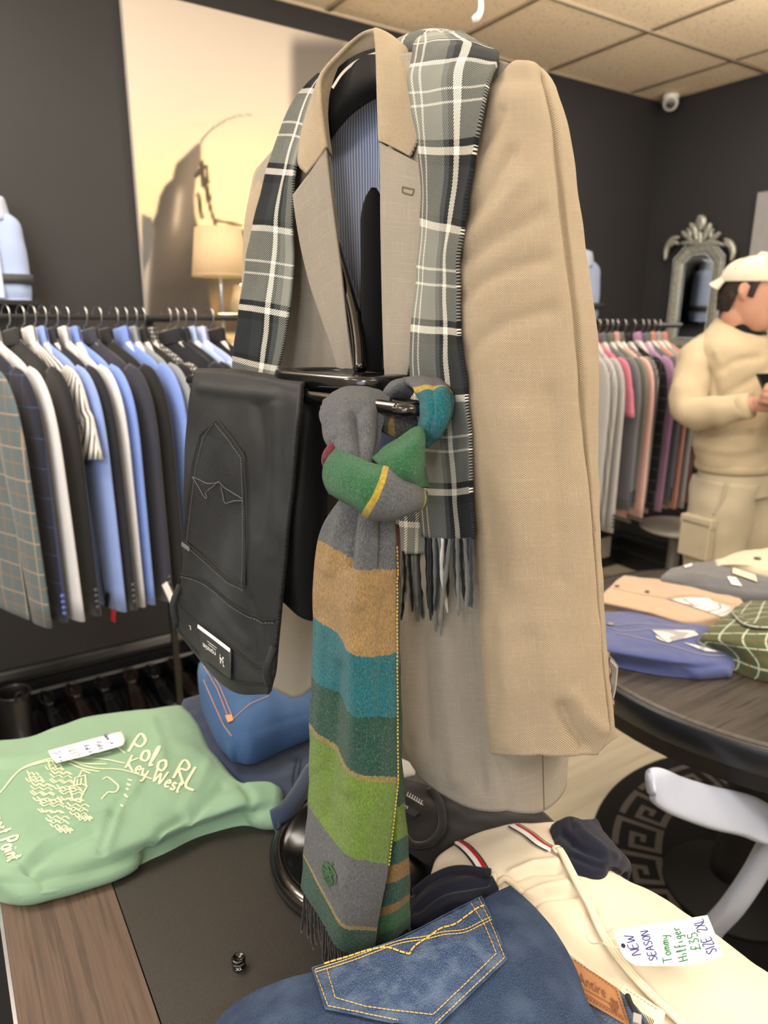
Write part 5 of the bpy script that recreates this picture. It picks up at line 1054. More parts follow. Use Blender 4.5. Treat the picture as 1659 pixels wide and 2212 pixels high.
r, pa, o = folded('blue_jeans', 'mid blue folded jeans on top of the navy joggers at the far end', 'jeans', 'body', [[(436, 1425, .105), (520, 1420, .112), (620, 1428, .11), (720, 1436, .10)], [(442, 1478, .11), (520, 1480, .118), (610, 1478, .115), (720, 1472, .10)], [(470, 1545, .10), (535, 1545, .108), (615, 1530, .105), (720, 1510, .09)], [(502, 1592, .088), (545, 1590, .092), (618, 1562, .09), (720, 1535, .08)]], ZT, BJN, ZT+.045)
OST = plain('tan_stitch', 'c08a58', .7)
put('stitching', ribbons([on(pa, l, 5, .002) for l in ([(440, 1440), (470, 1490), (498, 1560)], [(448, 1440), (478, 1490), (505, 1555)], [(498, 1560), (540, 1522), (580, 1505)], [(440, 1470), (480, 1560), (500, 1600)])], .0005, .0004), OST, r)
put('rivet_tab', decal(pa, [(488, 1548), (502, 1545), (506, 1558), (494, 1562)], .003, 3), OST, r)
put('turn_up', join_me([sweep(smooth_path([PZ(512, 1612, ZT+.055), PZ(548, 1622, ZT+.052), PZ(590, 1606, ZT+.052), PZ(640, 1580, ZT+.05)], 16), [.012]*16, 12, ref=UP), sweep(smooth_path([PZ(520, 1596, ZT+.065), PZ(560, 1600, ZT+.062), PZ(640, 1560, ZT+.06)], 16), [.011]*16, 12, ref=UP)]), denim('dark_inside_denim', '151b2a', '232c40', .1), r)
# black tee with white label print
BT = jersey('washed_black_jersey', '1f1f21', .12, .3)
r, pa, o = folded('black_tshirt', 'washed black folded t-shirt behind the valet stand base, neck label showing', 't-shirt', 'body', [[(845, 1668, .03), (950, 1706, .036), (1060, 1738, .036), (1160, 1740, .03)], [(850, 1710, .036), (940, 1750, .042), (1070, 1772, .04), (1198, 1786, .03)], [(858, 1780, .034), (930, 1806, .04), (1020, 1818, .038), (1120, 1826, .028)], [(876, 1850, .02), (930, 1866, .024), (985, 1856, .024), (1045, 1846, .02)]], ZT, BT)
put('neckband', sweep(smooth_path([pa.pix(870, 1800, .002)[0], pa.pix(895, 1826, .004)[0], pa.pix(930, 1822, .004)[0], pa.pix(955, 1790, .004)[0], pa.pix(950, 1740, .003)[0], pa.pix(930, 1706, .003)[0]], 30), .006, 10, .003, ref=UP), BT, r)
lb = put('neck_label', decal(pa, [(862, 1735), (906, 1758), (896, 1768), (858, 1748)], .003, 4), plain('label_black', '2c2c2e', .6), r)
put('label_print', ribbons([on(pa, [(882+k*5, 1716+k*3), (879+k*5, 1725+k*3)], 3, .004) for k in range(7)]+[on(pa, [(880, 1724), (914, 1744)], 4, .004)]+[on(pa, [(866+k*4, 1738+k*2.3), (864+k*4, 1744+k*2.3)], 3, .0045) for k in range(5)], .0006), PAPER, lb)
o = put('swing_ticket', pz([[(862, 1637, .075), (880, 1644, .075), (897, 1655, .075)], [(862, 1682, .072), (880, 1678, .072), (897, 1674, .072)]], ZT, ns=5, nt=5).mesh(), PAPER, r); solid(o, .0008)
# size cube
c = PZ(516, 2088, ZT); s_ = .0078
r = thing('size_cube', 'tiny black XL size marker lying on the speckled table inlay', 'size marker', (c.x, c.y, ZT))
me = lathe([(.001, 0), (.0072, 0), (.0080, .001), (.0080, .0125), (.0072, .0138), (.0055, .0138), (.0050, .0125), (.001, .012)], 28, (c.x, c.y, ZT)); put('marker', me, GLOSS, r)
tb = Vector((CAM.x-c.x, CAM.y-c.y, 0)).normalized(); sd_ = UP.cross(tb).normalized()
me = bpy.data.curves.new('t', 'FONT'); me.body = 'XL'; me.align_x = 'CENTER'; oo = bpy.data.objects.new('t', me); COL.objects.link(oo); mm = bpy.data.meshes.new_from_object(oo.evaluated_get(bpy.context.evaluated_depsgraph_get())); bpy.data.objects.remove(oo)
for v_ in mm.vertices:
    x, y = v_.co.x*.0064, v_.co.y*.0064; a = x/.0081; v_.co = Vector((c.x, c.y, ZT+.0028+y))+tb*.0082*math.cos(a)+sd_*.0082*math.sin(a)
put('lettering', mm, PAPER, r)
put('groove_mark', ribbons([[(Vector((c.x, c.y, ZT+.0095))+tb*.0082*math.cos(a)+sd_*.0082*math.sin(a), tb*math.cos(a)+sd_*math.sin(a)) for a in [(-.8+1.6*k/8) for k in range(9)]]], .0008), plain('marker_grey', '7a7c7e', .5), r)
# ---------------------------------------------------------------- cream hoodie
CRE = jersey('cream_fleece', 'd9d0bf', .06, .1); NVH = jersey('navy_hood_lining', '1c2030', .1, .12)
HR = [[(932, 1902, .045), (952, 1848, .055), (1000, 1812, .06), (1048, 1792, .066), (1100, 1782, .068), (1160, 1780, .068), (1215, 1782, .064), (1262, 1800, .05)], [(955, 1925, .06), (1000, 1888, .075), (1050, 1862, .084), (1105, 1845, .088), (1160, 1838, .09), (1220, 1840, .088), (1280, 1856, .078), (1335, 1885, .055)],
 [(1010, 1960, .06), (1060, 1938, .072), (1112, 1922, .08), (1165, 1908, .084), (1225, 1900, .084), (1290, 1905, .078), (1355, 1915, .064), (1420, 1932, .045)], [(1075, 2010, .06), (1122, 1990, .068), (1175, 1976, .072), (1235, 1966, .074), (1305, 1962, .07), (1375, 1965, .062), (1440, 1974, .052), (1512, 1995, .04)],
 [(1130, 2060, .058), (1180, 2044, .064), (1240, 2034, .068), (1310, 2030, .066), (1385, 2030, .06), (1455, 2034, .054), (1525, 2042, .048), (1600, 2056, .038)], [(1185, 2130, .055), (1240, 2115, .06), (1305, 2108, .064), (1380, 2104, .062), (1455, 2104, .058), (1530, 2106, .052), (1605, 2114, .046), (1690, 2126, .038)],
 [(1240, 2250, .05), (1300, 2240, .056), (1370, 2236, .06), (1450, 2232, .06), (1530, 2230, .056), (1610, 2230, .05), (1690, 2234, .045), (1780, 2240, .038)]]
pa = pz(HR, ZT, ns=100, nt=100, wr=[(.004, 12), (.0015, 35)])
creases(pa, [([(1062, 1893), (1105, 1925), (1150, 1960)], 7, -.006), ([(1105, 1888), (1150, 1868), (1200, 1862)], 9, .006), ([(1100, 1900), (1150, 1882), (1205, 1880)], 7, -.006), ([(1130, 1960), (1180, 1935), (1240, 1930)], 8, -.006), ([(1120, 1942), (1170, 1918), (1222, 1908)], 8, .005), ([(1270, 1915), (1290, 1940), (1280, 1970)], 12, -.004), ([(1210, 2058), (1290, 2120), (1400, 2200)], 7, .008), ([(1196, 2068), (1280, 2136), (1390, 2216)], 6, -.008)])
q = mound(pa, ZT, .014); r = HOOD = thing('hoodie', 'cream folded hoodie with navy hood lining, white drawcord and handwritten price tag', 'hoodie', tuple(pa.G[50, 50][:2])+(ZT,))
put('body', q.mesh(), CRE, r)
hp_ = pa
HPR = [([(1215, 1800), (1250, 1830), (1300, 1850)], 9, -.006), ([(1245, 1780), (1275, 1810), (1330, 1850)], 8, .004), ([(1240, 1850), (1290, 1870), (1330, 1880)], 8, -.005), ([(900, 1965), (960, 1925), (1050, 1905)], 8, -.006), ([(905, 1995), (960, 1955), (1030, 1940)], 8, .004), ([(1232, 1768), (1238, 1800), (1226, 1850)], 3, -.002)]
def hood(rows, zt): 
    p_ = pz(rows, ZT, ns=40, nt=40, wr=[(.005, 22), (.0015, 60)]); p_.press(HPR); return put('hood_lining', mound(p_, zt, .012).mesh(), NVH, r), p_
hood([[(1203, 1776, .088), (1232, 1764, .096), (1262, 1768, .096), (1288, 1768, .08)], [(1206, 1806, .092), (1246, 1800, .102), (1286, 1800, .10), (1314, 1808, .078)], [(1216, 1842, .092), (1262, 1838, .10), (1308, 1838, .096), (1342, 1846, .07)], [(1240, 1880, .088), (1282, 1878, .09), (1324, 1872, .084), (1354, 1866, .06)], [(1270, 1908, .076), (1298, 1900, .076), (1326, 1888, .068), (1346, 1878, .054)]], ZT+.03)
_, hl = hood([[(896, 1934, .045), (930, 1905, .06), (985, 1884, .08), (1064, 1890, .088)], [(892, 1960, .05), (940, 1930, .07), (1000, 1910, .085), (1068, 1904, .09)], [(890, 1990, .045), (945, 1962, .062), (1000, 1945, .078), (1048, 1928, .085)], [(894, 2016, .03), (950, 1990, .05), (1000, 1970, .06), (1036, 1950, .07)]], ZT+.004)
put('hood_edge', sweep(smooth_path([hl.pix(900, 1930, .004)[0], hl.pix(940, 1902, .004)[0], hl.pix(990, 1886, .005)[0], hl.pix(1062, 1893, .005)[0]], 20), .005, 10), NVH, r)
put('collar_seam', sweep(smooth_path([pa.pix(x, y, .003)[0] for x, y in ((1066, 1888), (1072, 1910), (1090, 1898), (1110, 1912), (1130, 1930))], 20), .004, 10, .003, ref=UP), CRE, r)
tl = []
RED = plain('red_tape', 'b3182c', .7); NVT = plain('navy_tape', '1c2338', .7)
for ln in ([(980, 1816), (1004, 1832), (1026, 1856), (1046, 1886)], [(1108, 1784), (1138, 1802), (1166, 1824), (1192, 1838)]):
    c_ = curve2(ln, 20)
    put('red_stripe', ribbons([on(pa, [(x+7, y-1) for x, y in c_], 6, .0020)], .0022, .0003), RED, r)
    put('navy_stripe', ribbons([on(pa, [(x-9, y+4) for x, y in c_], 6, .0020)], .0014, .0003), NVT, r); put('navy_stripe', ribbons([on(pa, [(x+13, y-2) for x, y in c_], 6, .0020)], .0008, .0003), NVT, r)
    put('white_tape', ribbons([on(pa, [(x-1, y+1) for x, y in c_], 6, .0014)], .0052, .0003), PAPER, r)
ey = pa.pix(1206, 1842, .004); me = lathe([(.004, 0), (.0045, .0015), (.0065, .002), (.008, .0012), (.0085, 0)], 24, cap=False); me.transform(Matrix.Translation(ey[0]) @ ey[1].to_track_quat('Z', 'Y').to_matrix().to_4x4()); put('eyelet', me, CRE, r)
CORD = stripes('flat_cord', [(0, 'e6dfca'), (.8, 'b9b09a')], .0016, 0, .8)
cl_ = curve2([(1206, 1842), (1216, 1858), (1236, 1896), (1262, 1946), (1286, 1996), (1306, 2036), (1340, 2084), (1388, 2140), (1440, 2190), (1490, 2236)], 60)
cpts = [pa.pix(x, y, .0055) for x, y in cl_]
for i in range(12): cpts = [cpts[0]]+[((cpts[k-1][0]+cpts[k][0]*2+cpts[k+1][0])/4, (cpts[k-1][1]+cpts[k][1]*2+cpts[k+1][1]).normalized()) for k in range(1, len(cpts)-1)]+[cpts[-1]]
put('drawcord', sweep([p_ for p_, n_ in cpts], [.0048]*60, 12, .0022, ref=[n_ for p_, n_ in cpts], sup=3), CORD, r)
gate = [[(1160, 2030), (1250, 2100), (1350, 2180), (1420, 2230)]]
put('pocket_edge', ribbons([on(pa, curve2([(1196, 2052), (1250, 2092), (1320, 2142), (1400, 2206)], 20), 8, .0045)], .003, .002), CRE, r)
pt = pz([[(1323, 2010, .098), (1390, 1998, .101), (1460, 1988, .104), (1528, 1977, .108)], [(1334, 2040, .094), (1398, 2030, .096), (1470, 2022, .099), (1544, 2016, .102)], [(1350, 2070, .09), (1404, 2062, .091), (1478, 2054, .094), (1556, 2050, .098)], [(1372, 2086, .086), (1420, 2087, .087), (1490, 2085, .09), (1564, 2066, .094)]], ZT, ns=20, nt=20)
o = put('price_tag', pt.mesh(), PAPER, r); solid(o, .0009)
for s_, o_, bx, up in (('NEW', (1384, 2062), (-7.0, -17), (-19, 3)), ('SEASON', (1420, 2074), (-4.6, -14), (-17, 3)), ('SIZE: 2XL', (1548, 2056), (-5.6, -12.5), (-20, 7))): put('handwriting', script(pt, s_, o_, bx, up, .0005, .0011, .02), BLUEINK, o)
put('brand_and_price', join_me([script(pt, s_, o_, bx, up, .0005, .0011, .02) for s_, o_, bx, up in (('Tommy', (1452, 2078), (-3.4, -17), (-19, 4)), ('Hilfiger', (1486, 2074), (-4.6, -17), (-20, 5)), ('\u00a335', (1514, 2052), (-5, -19), (-20, 6)))]), GREENINK, o)
k_ = pt.pix(1346, 2044, .001); me = lathe([(.0005, 0), (.0022, 0), (.0022, .0004), (.0005, .0004)], 14); me.transform(Matrix.Translation(k_[0]) @ k_[1].to_track_quat('Z', 'Y').to_matrix().to_4x4()); put('tag_hole', me, MATT, o)
put('string', join_me([sweep(smooth_path([PZ(x, y, ZT+h) for x, y, h in l], 30), .0006, 6) for l in ([(1344, 2046, .092), (1322, 2046, .10), (1302, 2036, .104), (1320, 2028, .107), (1338, 2024, .108), (1340, 2014, .11), (1325, 2014, .112), (1318, 2012, .112)], [(1300, 2036, .103), (1280, 2038, .092), (1268, 2026, .09), (1270, 2018, .09), (1280, 2014, .088)], [(1310, 2014, .10), (1325, 2006, .106), (1334, 1998, .108), (1340, 1996, .108)])]), plain('cream_string', 'd8d0bd', .8), o)
# ---------------------------------------------------------------- blue jeans at the front edge
FJ = denim('indigo_denim', '1b2b48', '2a4062', .22, 22, '6f86a6', .28)
JRW = [[(430, 2262, .045), (500, 2172, .075), (590, 2122, .092), (685, 2096, .102), (770, 2066, .11), (860, 2034, .116), (940, 1998, .118), (1010, 1962, .118), (1060, 1934, .115), (1102, 1912, .106)], [(420, 2300, .06), (505, 2225, .095), (600, 2178, .112), (700, 2150, .12), (790, 2122, .126), (880, 2090, .13), (965, 2054, .13), (1040, 2016, .128), (1098, 1978, .122), (1150, 1952, .108)],
 [(430, 2340, .06), (515, 2280, .1), (615, 2238, .12), (720, 2210, .128), (815, 2184, .133), (905, 2154, .135), (995, 2118, .134), (1075, 2078, .13), (1140, 2034, .124), (1198, 2006, .108)], [(445, 2390, .06), (530, 2340, .1), (630, 2304, .12), (735, 2276, .13), (835, 2250, .134), (930, 2220, .136), (1020, 2184, .134), (1105, 2142, .13), (1172, 2098, .122), (1236, 2076, .102)],
 [(460, 2450, .06), (545, 2410, .1), (645, 2376, .12), (750, 2350, .13), (850, 2324, .134), (945, 2292, .134), (1040, 2256, .132), (1125, 2214, .128), (1196, 2168, .12), (1262, 2150, .10)], [(475, 2540, .05), (565, 2500, .085), (660, 2470, .1), (760, 2446, .11), (860, 2420, .115), (955, 2390, .115), (1050, 2350, .112), (1140, 2308, .108), (1220, 2262, .10), (1310, 2232, .085)]]
pa = pz(JRW, ZT, ns=100, nt=80, wr=[(.0025, 12), (.0006, 60)]); q = mound(pa, ZT+.0, .016)
r = FRJ = thing('denim_jeans', 'dark blue folded jeans with yellow-stitched back pocket at the front edge', 'jeans', tuple(pa.G[30, 50][:2])+(ZT,))
put('body', q.mesh(), FJ, r)
YS = plain('yellow_stitch', 'd2ac55', .6, var=.1); PF = denim('faded_pocket_denim', '22365a', '34507a', .3, 45, '8ea3bf', .40)
outl = [(682, 2098), (1044, 1946), (1062, 2000), (1094, 2074), (1030, 2136), (952, 2214), (830, 2214), (714, 2196), (700, 2150), (682, 2098)]
me_parts = [decal(pa, [(676, 2098), (1038, 1940), (1093, 2077), (705, 2186)], .0022, 26), decal(pa, [(705, 2186), (1093, 2077), (945, 2222), (830, 2212)], .0022, 18)]
put('pocket', join_me(me_parts), PF, r)
put('pocket_edge', ribbons([on(pa, l, 5, .0034) for l in ([(676, 2098), (1038, 1940)], [(1038, 1940), (1062, 1992), (1094, 2077)], [(1094, 2077), (1024, 2144), (940, 2226)], [(676, 2098), (692, 2144), (705, 2186), (780, 2200), (850, 2216)])], .0009, .0007), PF, r)
def stitch(pl, a, b, hw, th, nm='stitching', off=.0034): put(nm, ribbons([on(pa, q_, 2, off) for q_ in dashes(pl, a, b)], hw, th), YS, r)
stitch([(1034, 1944), (1057, 1992), (1089, 2074), (1020, 2140), (940, 2218)], 8, 2, .00045, .0005); stitch([(1013, 1949), (1045, 2001), (1071, 2065), (1006, 2130), (935, 2198), (860, 2190), (790, 2181), (725, 2162), (708, 2100)], 8, 2, .00045, .0005)
stitch([(682, 2104), (697, 2146), (710, 2180), (780, 2194), (860, 2210)], 8, 2, .00045, .0005)
stitch(curve2([(702, 2087), (760, 2068), (814, 2056), (840, 2054), (871, 2064)], 40)+[(886, 2068)]+curve2([(886, 2068), (897, 2051), (929, 2029), (952, 2013), (981, 2004), (1002, 1990), (1028, 1970), (1045, 1962)], 50), 11, 2, .0011, .0011, 'chain_stitch')
stitch(curve2([(683, 2101), (756, 2078), (825, 2052), (871, 2037), (918, 2030), (958, 2020), (1002, 2015), (1036, 1999), (1060, 1987)], 60), 6, 1, .00055, .0006); stitch(curve2([(685, 2107), (758, 2084), (827, 2058), (873, 2043), (920, 2036), (960, 2026), (1004, 2021), (1038, 2005), (1062, 1993)], 60), 6, 1, .00055, .0006)
# waistband with leather patch, label and tag, peeping out under the fold
wbp = pz([[(1200, 2042, .092), (1240, 2080, .088), (1290, 2110, .086), (1338, 2140, .085), (1380, 2180, .084), (1420, 2240, .084)], [(1190, 2090, .09), (1235, 2124, .087), (1286, 2158, .084), (1330, 2192, .082), (1370, 2240, .08), (1400, 2290, .08)], [(1200, 2140, .08), (1240, 2170, .078), (1290, 2210, .075), (1330, 2250, .073), (1370, 2290, .07), (1400, 2340, .07)]], ZT, ns=40, nt=20, wr=(.001, 40))
put('waistband', mound(wbp, ZT+.06, .006).mesh(), denim('inner_indigo', '1d2c4a', '2b3f66', .3), r)
lp_ = put('leather_patch', decal(wbp, [(1222, 2062), (1336, 2139), (1362, 2222), (1236, 2146)], .002, 10), plain('tan_leather', '96683f', .6, var=.12, vs=90, bump=.2, bs=500), r)
BRN = plain('burnt_print', '6a3f22', .7)
put('patch_print', join_me([printed(wbp, 'Antire', (1250, 2126), (23, 13.4), (-4.6, -34), .0032), ribbons([on(wbp, q_, 3, .0032) for q_ in dashes([(1258, 2146), (1344, 2200)], 4, 2)], .0006), ribbons([on(wbp, [(1252, 2134), (1318, 2172)], 5, .0032)], .0004), ribbons([on(wbp, l, 3, .0032) for l in ([(1318, 2160), (1332, 2172), (1322, 2186)], [(1320, 2178), (1332, 2168), (1330, 2190)], [(1316, 2170), (1336, 2180)])], .0011)]), BRN, lp_)
put('patch_stitching', ribbons([on(wbp, q_, 2, .003) for q_ in dashes([(1240, 2078), (1330, 2140), (1352, 2206)], 5, 3)+dashes([(1240, 2140), (1350, 2208)], 5, 3)], .0005), BRN, lp_)
lbp = pz([[(1345, 2126, .084), (1390, 2155, .083), (1438, 2186, .082)], [(1334, 2150, .082), (1380, 2180, .081), (1432, 2210, .08)], [(1338, 2200, .08), (1370, 2226, .079), (1420, 2240, .078)]], ZT, ns=12, nt=12)
o = put('card_label', lbp.mesh(), plain('cream_card', 'e6ddbf', .7), r); solid(o, .0008)
put('barcode', ribbons([on(lbp, [(1366+i*3.3, 2176+i*2.0), (1360+i*3.3, 2196+i*2.0)], 6, .001) for i in range(15)], .0003), MATT, o)
put('label_lettering', ribbons([on(lbp, q_, 3, .001) for q_ in dashes([(1352, 2138), (1420, 2182)], 6, 3)], .0004), plain('label_grey', '8d8672', .7), o)
put('hang_cord', sweep(smooth_path([PZ(x, y, ZT+h) for x, y, h in ((1356, 2152, .088), (1362, 2168, .094), (1372, 2186, .094), (1382, 2204, .09), (1390, 2222, .088))], 30), .0028, 10), plain('black_cord', '16171a', .7, bump=.5, bs=900), r)
cc = PZ(1376, 2202, ZT+.094); M = Matrix.Translation(cc) @ Matrix.Rotation(.6, 4, 'Z'); o = put('metal_seal', box((-.005, -.004, -.002), (.005, .004, .002), M), plain('grey_seal', '9a9da0', .4, .5), r); bev(o, .0008)

# ================================================================ round table, rug and chair
RT, RC, RRAD = .75, (1.652, .80), .52
r = thing('round_table', 'round black-stained wood table with deep black rim holding folded shirts', 'table', (RC[0], RC[1], 0))
put('tabletop', lathe([(.001, RT-.008), (RRAD-.012, RT-.008), (RRAD-.012, RT), (RRAD-.03, RT), (.001, RT)], 96, (RC[0], RC[1], 0)), wood('ebony_stain', '211e1c', '4a4540', 'X', .8, .38, 40), r)
put('rim', lathe([(RRAD-.03, RT-.012), (RRAD-.012, RT+.001), (RRAD-.004, RT+.001), (RRAD, RT-.004), (RRAD, RT-.052), (RRAD-.006, RT-.058), (RRAD-.03, RT-.06)], 96, (RC[0], RC[1], 0), False), plain('rim_black', '1a1d24', .35, var=.05), r)
put('apron', lathe([(RRAD-.02, RT-.02), (RRAD-.02, RT-.10), (RRAD-.05, RT-.10)], 80, (RC[0], RC[1], 0), False), MATT, r)
put('pedestal', lathe([(.06, .06), (.06, .12), (.045, .2), (.05, .45), (.07, .62), (.14, RT-.06)], 40, (RC[0], RC[1], 0)), MATT, r)
put('foot_disc', lathe([(.001, .0128), (.17, .0128), (.175, .018), (.17, .026), (.08, .05), (.06, .07)], 60, (RC[0], RC[1], 0)), MATT, r)
# rug
KC, KR = (1.90, .61), .675
r = thing('round_rug', 'round black rug with grey greek key border under the round table', 'rug', (KC[0], KC[1], 0))
RB = plain('rug_black', '0b0b0c', .98, var=.2, vs=300, bump=.6, bs=700); RG = plain('rug_grey', '5a5553', .98, var=.12, vs=300, bump=.6, bs=700)
put('pile', lathe([(.001, .0), (KR, .0), (KR, .008), (KR-.006, .011), (.001, .011)], 120, (KC[0], KC[1], 0)), RB, r)
nk_ = 25; ro, ri = .615, .475; v, f = [], []
def kq(k, u0, u1, w0, w1):
    n_ = 4; b = len(v)
    for i in range(n_+1):
        u = u0+(u1-u0)*i/n_; a = 2*math.pi*(k+u)/nk_
        for w in (w0, w1): rad = ri+(ro-ri)*w; v.append((KC[0]+rad*math.cos(a), KC[1]+rad*math.sin(a), .0125))
    for i in range(n_): f.append((b+2*i, b+2*i+1, b+2*i+3, b+2*i+2))
for k in range(nk_):
    for q_ in ((.04, .92, .86, 1.0), (.04, .17, 0, .86), (.17, .92, 0, .14), (.79, .92, .14, .66), (.40, .79, .54, .66), (.40, .52, .32, .54), (.52, .66, .32, .43)): kq(k, *q_)
put('key_border', rawme(v, f, False), RG, r)
# white chair
CHW = plain('white_lacquer', 'b0bcd6', .3, var=.03, coat=.3)
r = thing('white_chair', 'white lacquered chair with curved back rail between the tables', 'chair', (1.36, .42, 0))
J = PZ(1735, 1800, .47)
back = smooth_path([PZ(1402, 1690, .72), PZ(1416, 1694, .715), PZ(1460, 1718, .69), PZ(1530, 1742, .645), PZ(1600, 1758, .60), PZ(1659, 1778, .555), J], 44)
nb_ = (CAM-back[20]).normalized()
put('back_rail', sweep(back, smooth_list([.018, .030, .036, .040, .042, .042, .03], 44), 18, .010, ref=v2w((-.35, -.55, .75)).normalized(), sup=4), CHW, r)
leg1 = smooth_path([J, PZ(1690, 1790, .45), PZ(1659, 1835, .40), PZ(1625, 1895, .33), PZ(1580, 1960, .25), PZ(1530, 2018, .15), PZ(1500, 2090, .014)], 30)
put('leg', sweep(leg1, .0185, 14, .024, ref=v2w((1, -.2, .3)).normalized(), sup=3.2), CHW, r)
sc_ = Vector((J.x+.17, J.y-.20, .47))
put('seat', lathe([(.001, -.02), (.19, -.02), (.205, -.012), (.205, .008), (.19, .018), (.001, .02)], 48, tuple(sc_)), CHW, r)
put('seat_support', sweep([J, sc_+Vector((-.15, .12, -.01))], .022, 12), CHW, r)
for a in (-.5, .9, 2.6): d_ = Vector((math.cos(a), math.sin(a), 0)); put('leg', sweep(smooth_path([sc_+d_*.15-UP*.02, sc_+d_*.17-UP*.25, Vector((sc_.x+d_.x*.22, sc_.y+d_.y*.22, .014))], 16), smooth_list([.02, .018, .014], 16), 12), CHW, r)
# clothes on the round table
GT = 'folded clothes on the round table'
BSH = jersey('blue_linen', '4a5588', .1); TSH = jersey('stone_linen', 'b39c86', .08); GSH = jersey('grey_wool', '62646a', .1); CSH = jersey('cream_cotton', 'cdc3ad', .05)
DOT = grid_check('white_dot_lining', 'dedede', '8e8e94', .006, .006, .3, .3)
r, pa, o = folded('folded_shirt', 'blue folded overshirt with white patterned inside collar on the round table', 'shirt', 'body', [[(1275, 1326, .022), (1370, 1320, .03), (1470, 1334, .03), (1540, 1352, .024)], [(1275, 1368, .04), (1382, 1366, .045), (1482, 1380, .046), (1566, 1402, .034)], [(1285, 1398, .042), (1392, 1412, .045), (1492, 1424, .042), (1588, 1418, .028)], [(1310, 1412, .026), (1400, 1432, .026), (1496, 1444, .024), (1572, 1444, .02)]], RT+.0018, BSH)
put('inside_collar', join_me([decal(pa, [(1406, 1362), (1500, 1364), (1508, 1374), (1442, 1390)], .003, 6), decal(pa, [(1416, 1374), (1442, 1390), (1430, 1386), (1418, 1380)], .003, 3), decal(pa, [(1476, 1390), (1520, 1400), (1558, 1412), (1520, 1408)], .003, 5)]), DOT, r)
put('placket', ribbons([on(pa, l, 6, .0025) for l in (curve2([(1294, 1344), (1330, 1352), (1380, 1348), (1480, 1356)], 20), curve2([(1294, 1352), (1320, 1358), (1345, 1365), (1405, 1360)], 20), curve2([(1330, 1368), (1400, 1384), (1460, 1400), (1520, 1416), (1566, 1418)], 24))], .0012, .0006), plain('grey_edge', '8b8a90', .8), r)
k_ = pa.pix(1319, 1351, .004); me = lathe([(.001, .001), (.004, .0015), (.0065, .0022), (.0075, .001), (.0075, 0)], 20); me.transform(Matrix.Translation(k_[0]) @ k_[1].to_track_quat('Z', 'Y').to_matrix().to_4x4()); put('button', me, plain('shell_button', '8d8a86', .3), r)
r, pa, o = folded('folded_shirt', 'stone beige folded shirt behind the blue overshirt on the round table', 'shirt', 'body', [[(1350, 1241, .03), (1420, 1250, .034), (1510, 1262, .034), (1592, 1282, .03)], [(1318, 1268, .046), (1400, 1280, .05), (1500, 1296, .05), (1602, 1304, .038)], [(1297, 1296, .042), (1392, 1314, .046), (1486, 1334, .046), (1590, 1324, .034)], [(1310, 1310, .026), (1400, 1332, .026), (1480, 1354, .026), (1560, 1350, .02)]], RT+.0018, TSH)
put('inside_collar', decal(pa, [(1440, 1294), (1520, 1294), (1588, 1318), (1560, 1334)], .003, 8), DOT, r)
put('neck_label', decal(pa, [(1476, 1294), (1530, 1296), (1540, 1304), (1500, 1310)], .0045, 4), PAPER, r)
put('placket', ribbons([on(pa, curve2(l, 20), 6, .0025) for l in ([(1325, 1272), (1380, 1284), (1440, 1294), (1540, 1318)], [(1440, 1293), (1500, 1288), (1590, 1308)])], .001, .0006), plain('stone_edge', '8f7c68', .8), r)
for x, y in ((1333, 1268), (1398, 1280)): k_ = pa.pix(x, y, .003); me = lathe([(.001, .001), (.005, .0018), (.006, .001), (.006, 0)], 16); me.transform(Matrix.Translation(k_[0]) @ k_[1].to_track_quat('Z', 'Y').to_matrix().to_4x4()); put('button', me, plain('grey_button', '4d4a48', .3), r)
r, pa, o = folded('folded_jumper', 'mid grey folded jumper with white labels at the back of the round table', 'jumper', 'body', [[(1452, 1228, .04), (1500, 1216, .05), (1560, 1214, .05), (1660, 1232, .045)], [(1434, 1246, .05), (1510, 1240, .065), (1590, 1246, .065), (1670, 1258, .05)], [(1480, 1262, .044), (1545, 1268, .052), (1620, 1278, .05), (1690, 1280, .04)]], RT+.0018, GSH)
put('neck_label', decal(pa, [(1570, 1248), (1588, 1250), (1602, 1268), (1580, 1264)], .004, 3), PAPER, r); put('card_label', decal(pa, [(1582, 1230), (1630, 1246), (1634, 1260), (1582, 1242)], .006, 4), plain('cream_card', 'e6ddbf', .7), r); put('size_sticker', decal(pa, [(1478, 1224), (1496, 1219), (1494, 1225), (1480, 1229)], .004, 3), PAPER, r)
r, pa, o = folded('folded_shorts', 'cream folded cotton garment with a metal eyelet at the far side of the round table', 'shorts', 'body', [[(1548, 1208, .05), (1600, 1192, .07), (1660, 1184, .07), (1730, 1180, .06)], [(1552, 1218, .06), (1610, 1212, .078), (1670, 1210, .08), (1735, 1208, .07)], [(1568, 1226, .05), (1630, 1228, .066), (1690, 1232, .066), (1740, 1234, .06)]], RT+.0018, CSH)
k_ = pa.pix(1636, 1208, .003); me = lathe([(.004, 0), (.006, .002), (.009, .002), (.010, 0)], 18); me.transform(Matrix.Translation(k_[0]) @ k_[1].to_track_quat('Z', 'Y').to_matrix().to_4x4()); put('eyelet', me, plain('dull_eyelet', '6a6a66', .3, .8), r)
GC = grid_check('green_window_check', '48543a', 'b9bfae', .045, .052, .09, .08, '6b4a3a', 'UV', (0, 1))
r, pa, o = folded('folded_shirt', 'green check folded shirt with white lines at the right of the round table', 'shirt', 'body', [[(1606, 1302, .05), (1650, 1298, .06), (1720, 1296, .055), (1790, 1296, .05)], [(1548, 1344, .07), (1630, 1338, .085), (1720, 1340, .085), (1800, 1345, .07)], [(1516, 1376, .06), (1600, 1380, .078), (1700, 1386, .08), (1800, 1392, .06)], [(1552, 1404, .036), (1630, 1424, .045), (1710, 1438, .045), (1790, 1450, .036)]], RT+.0018, GC)
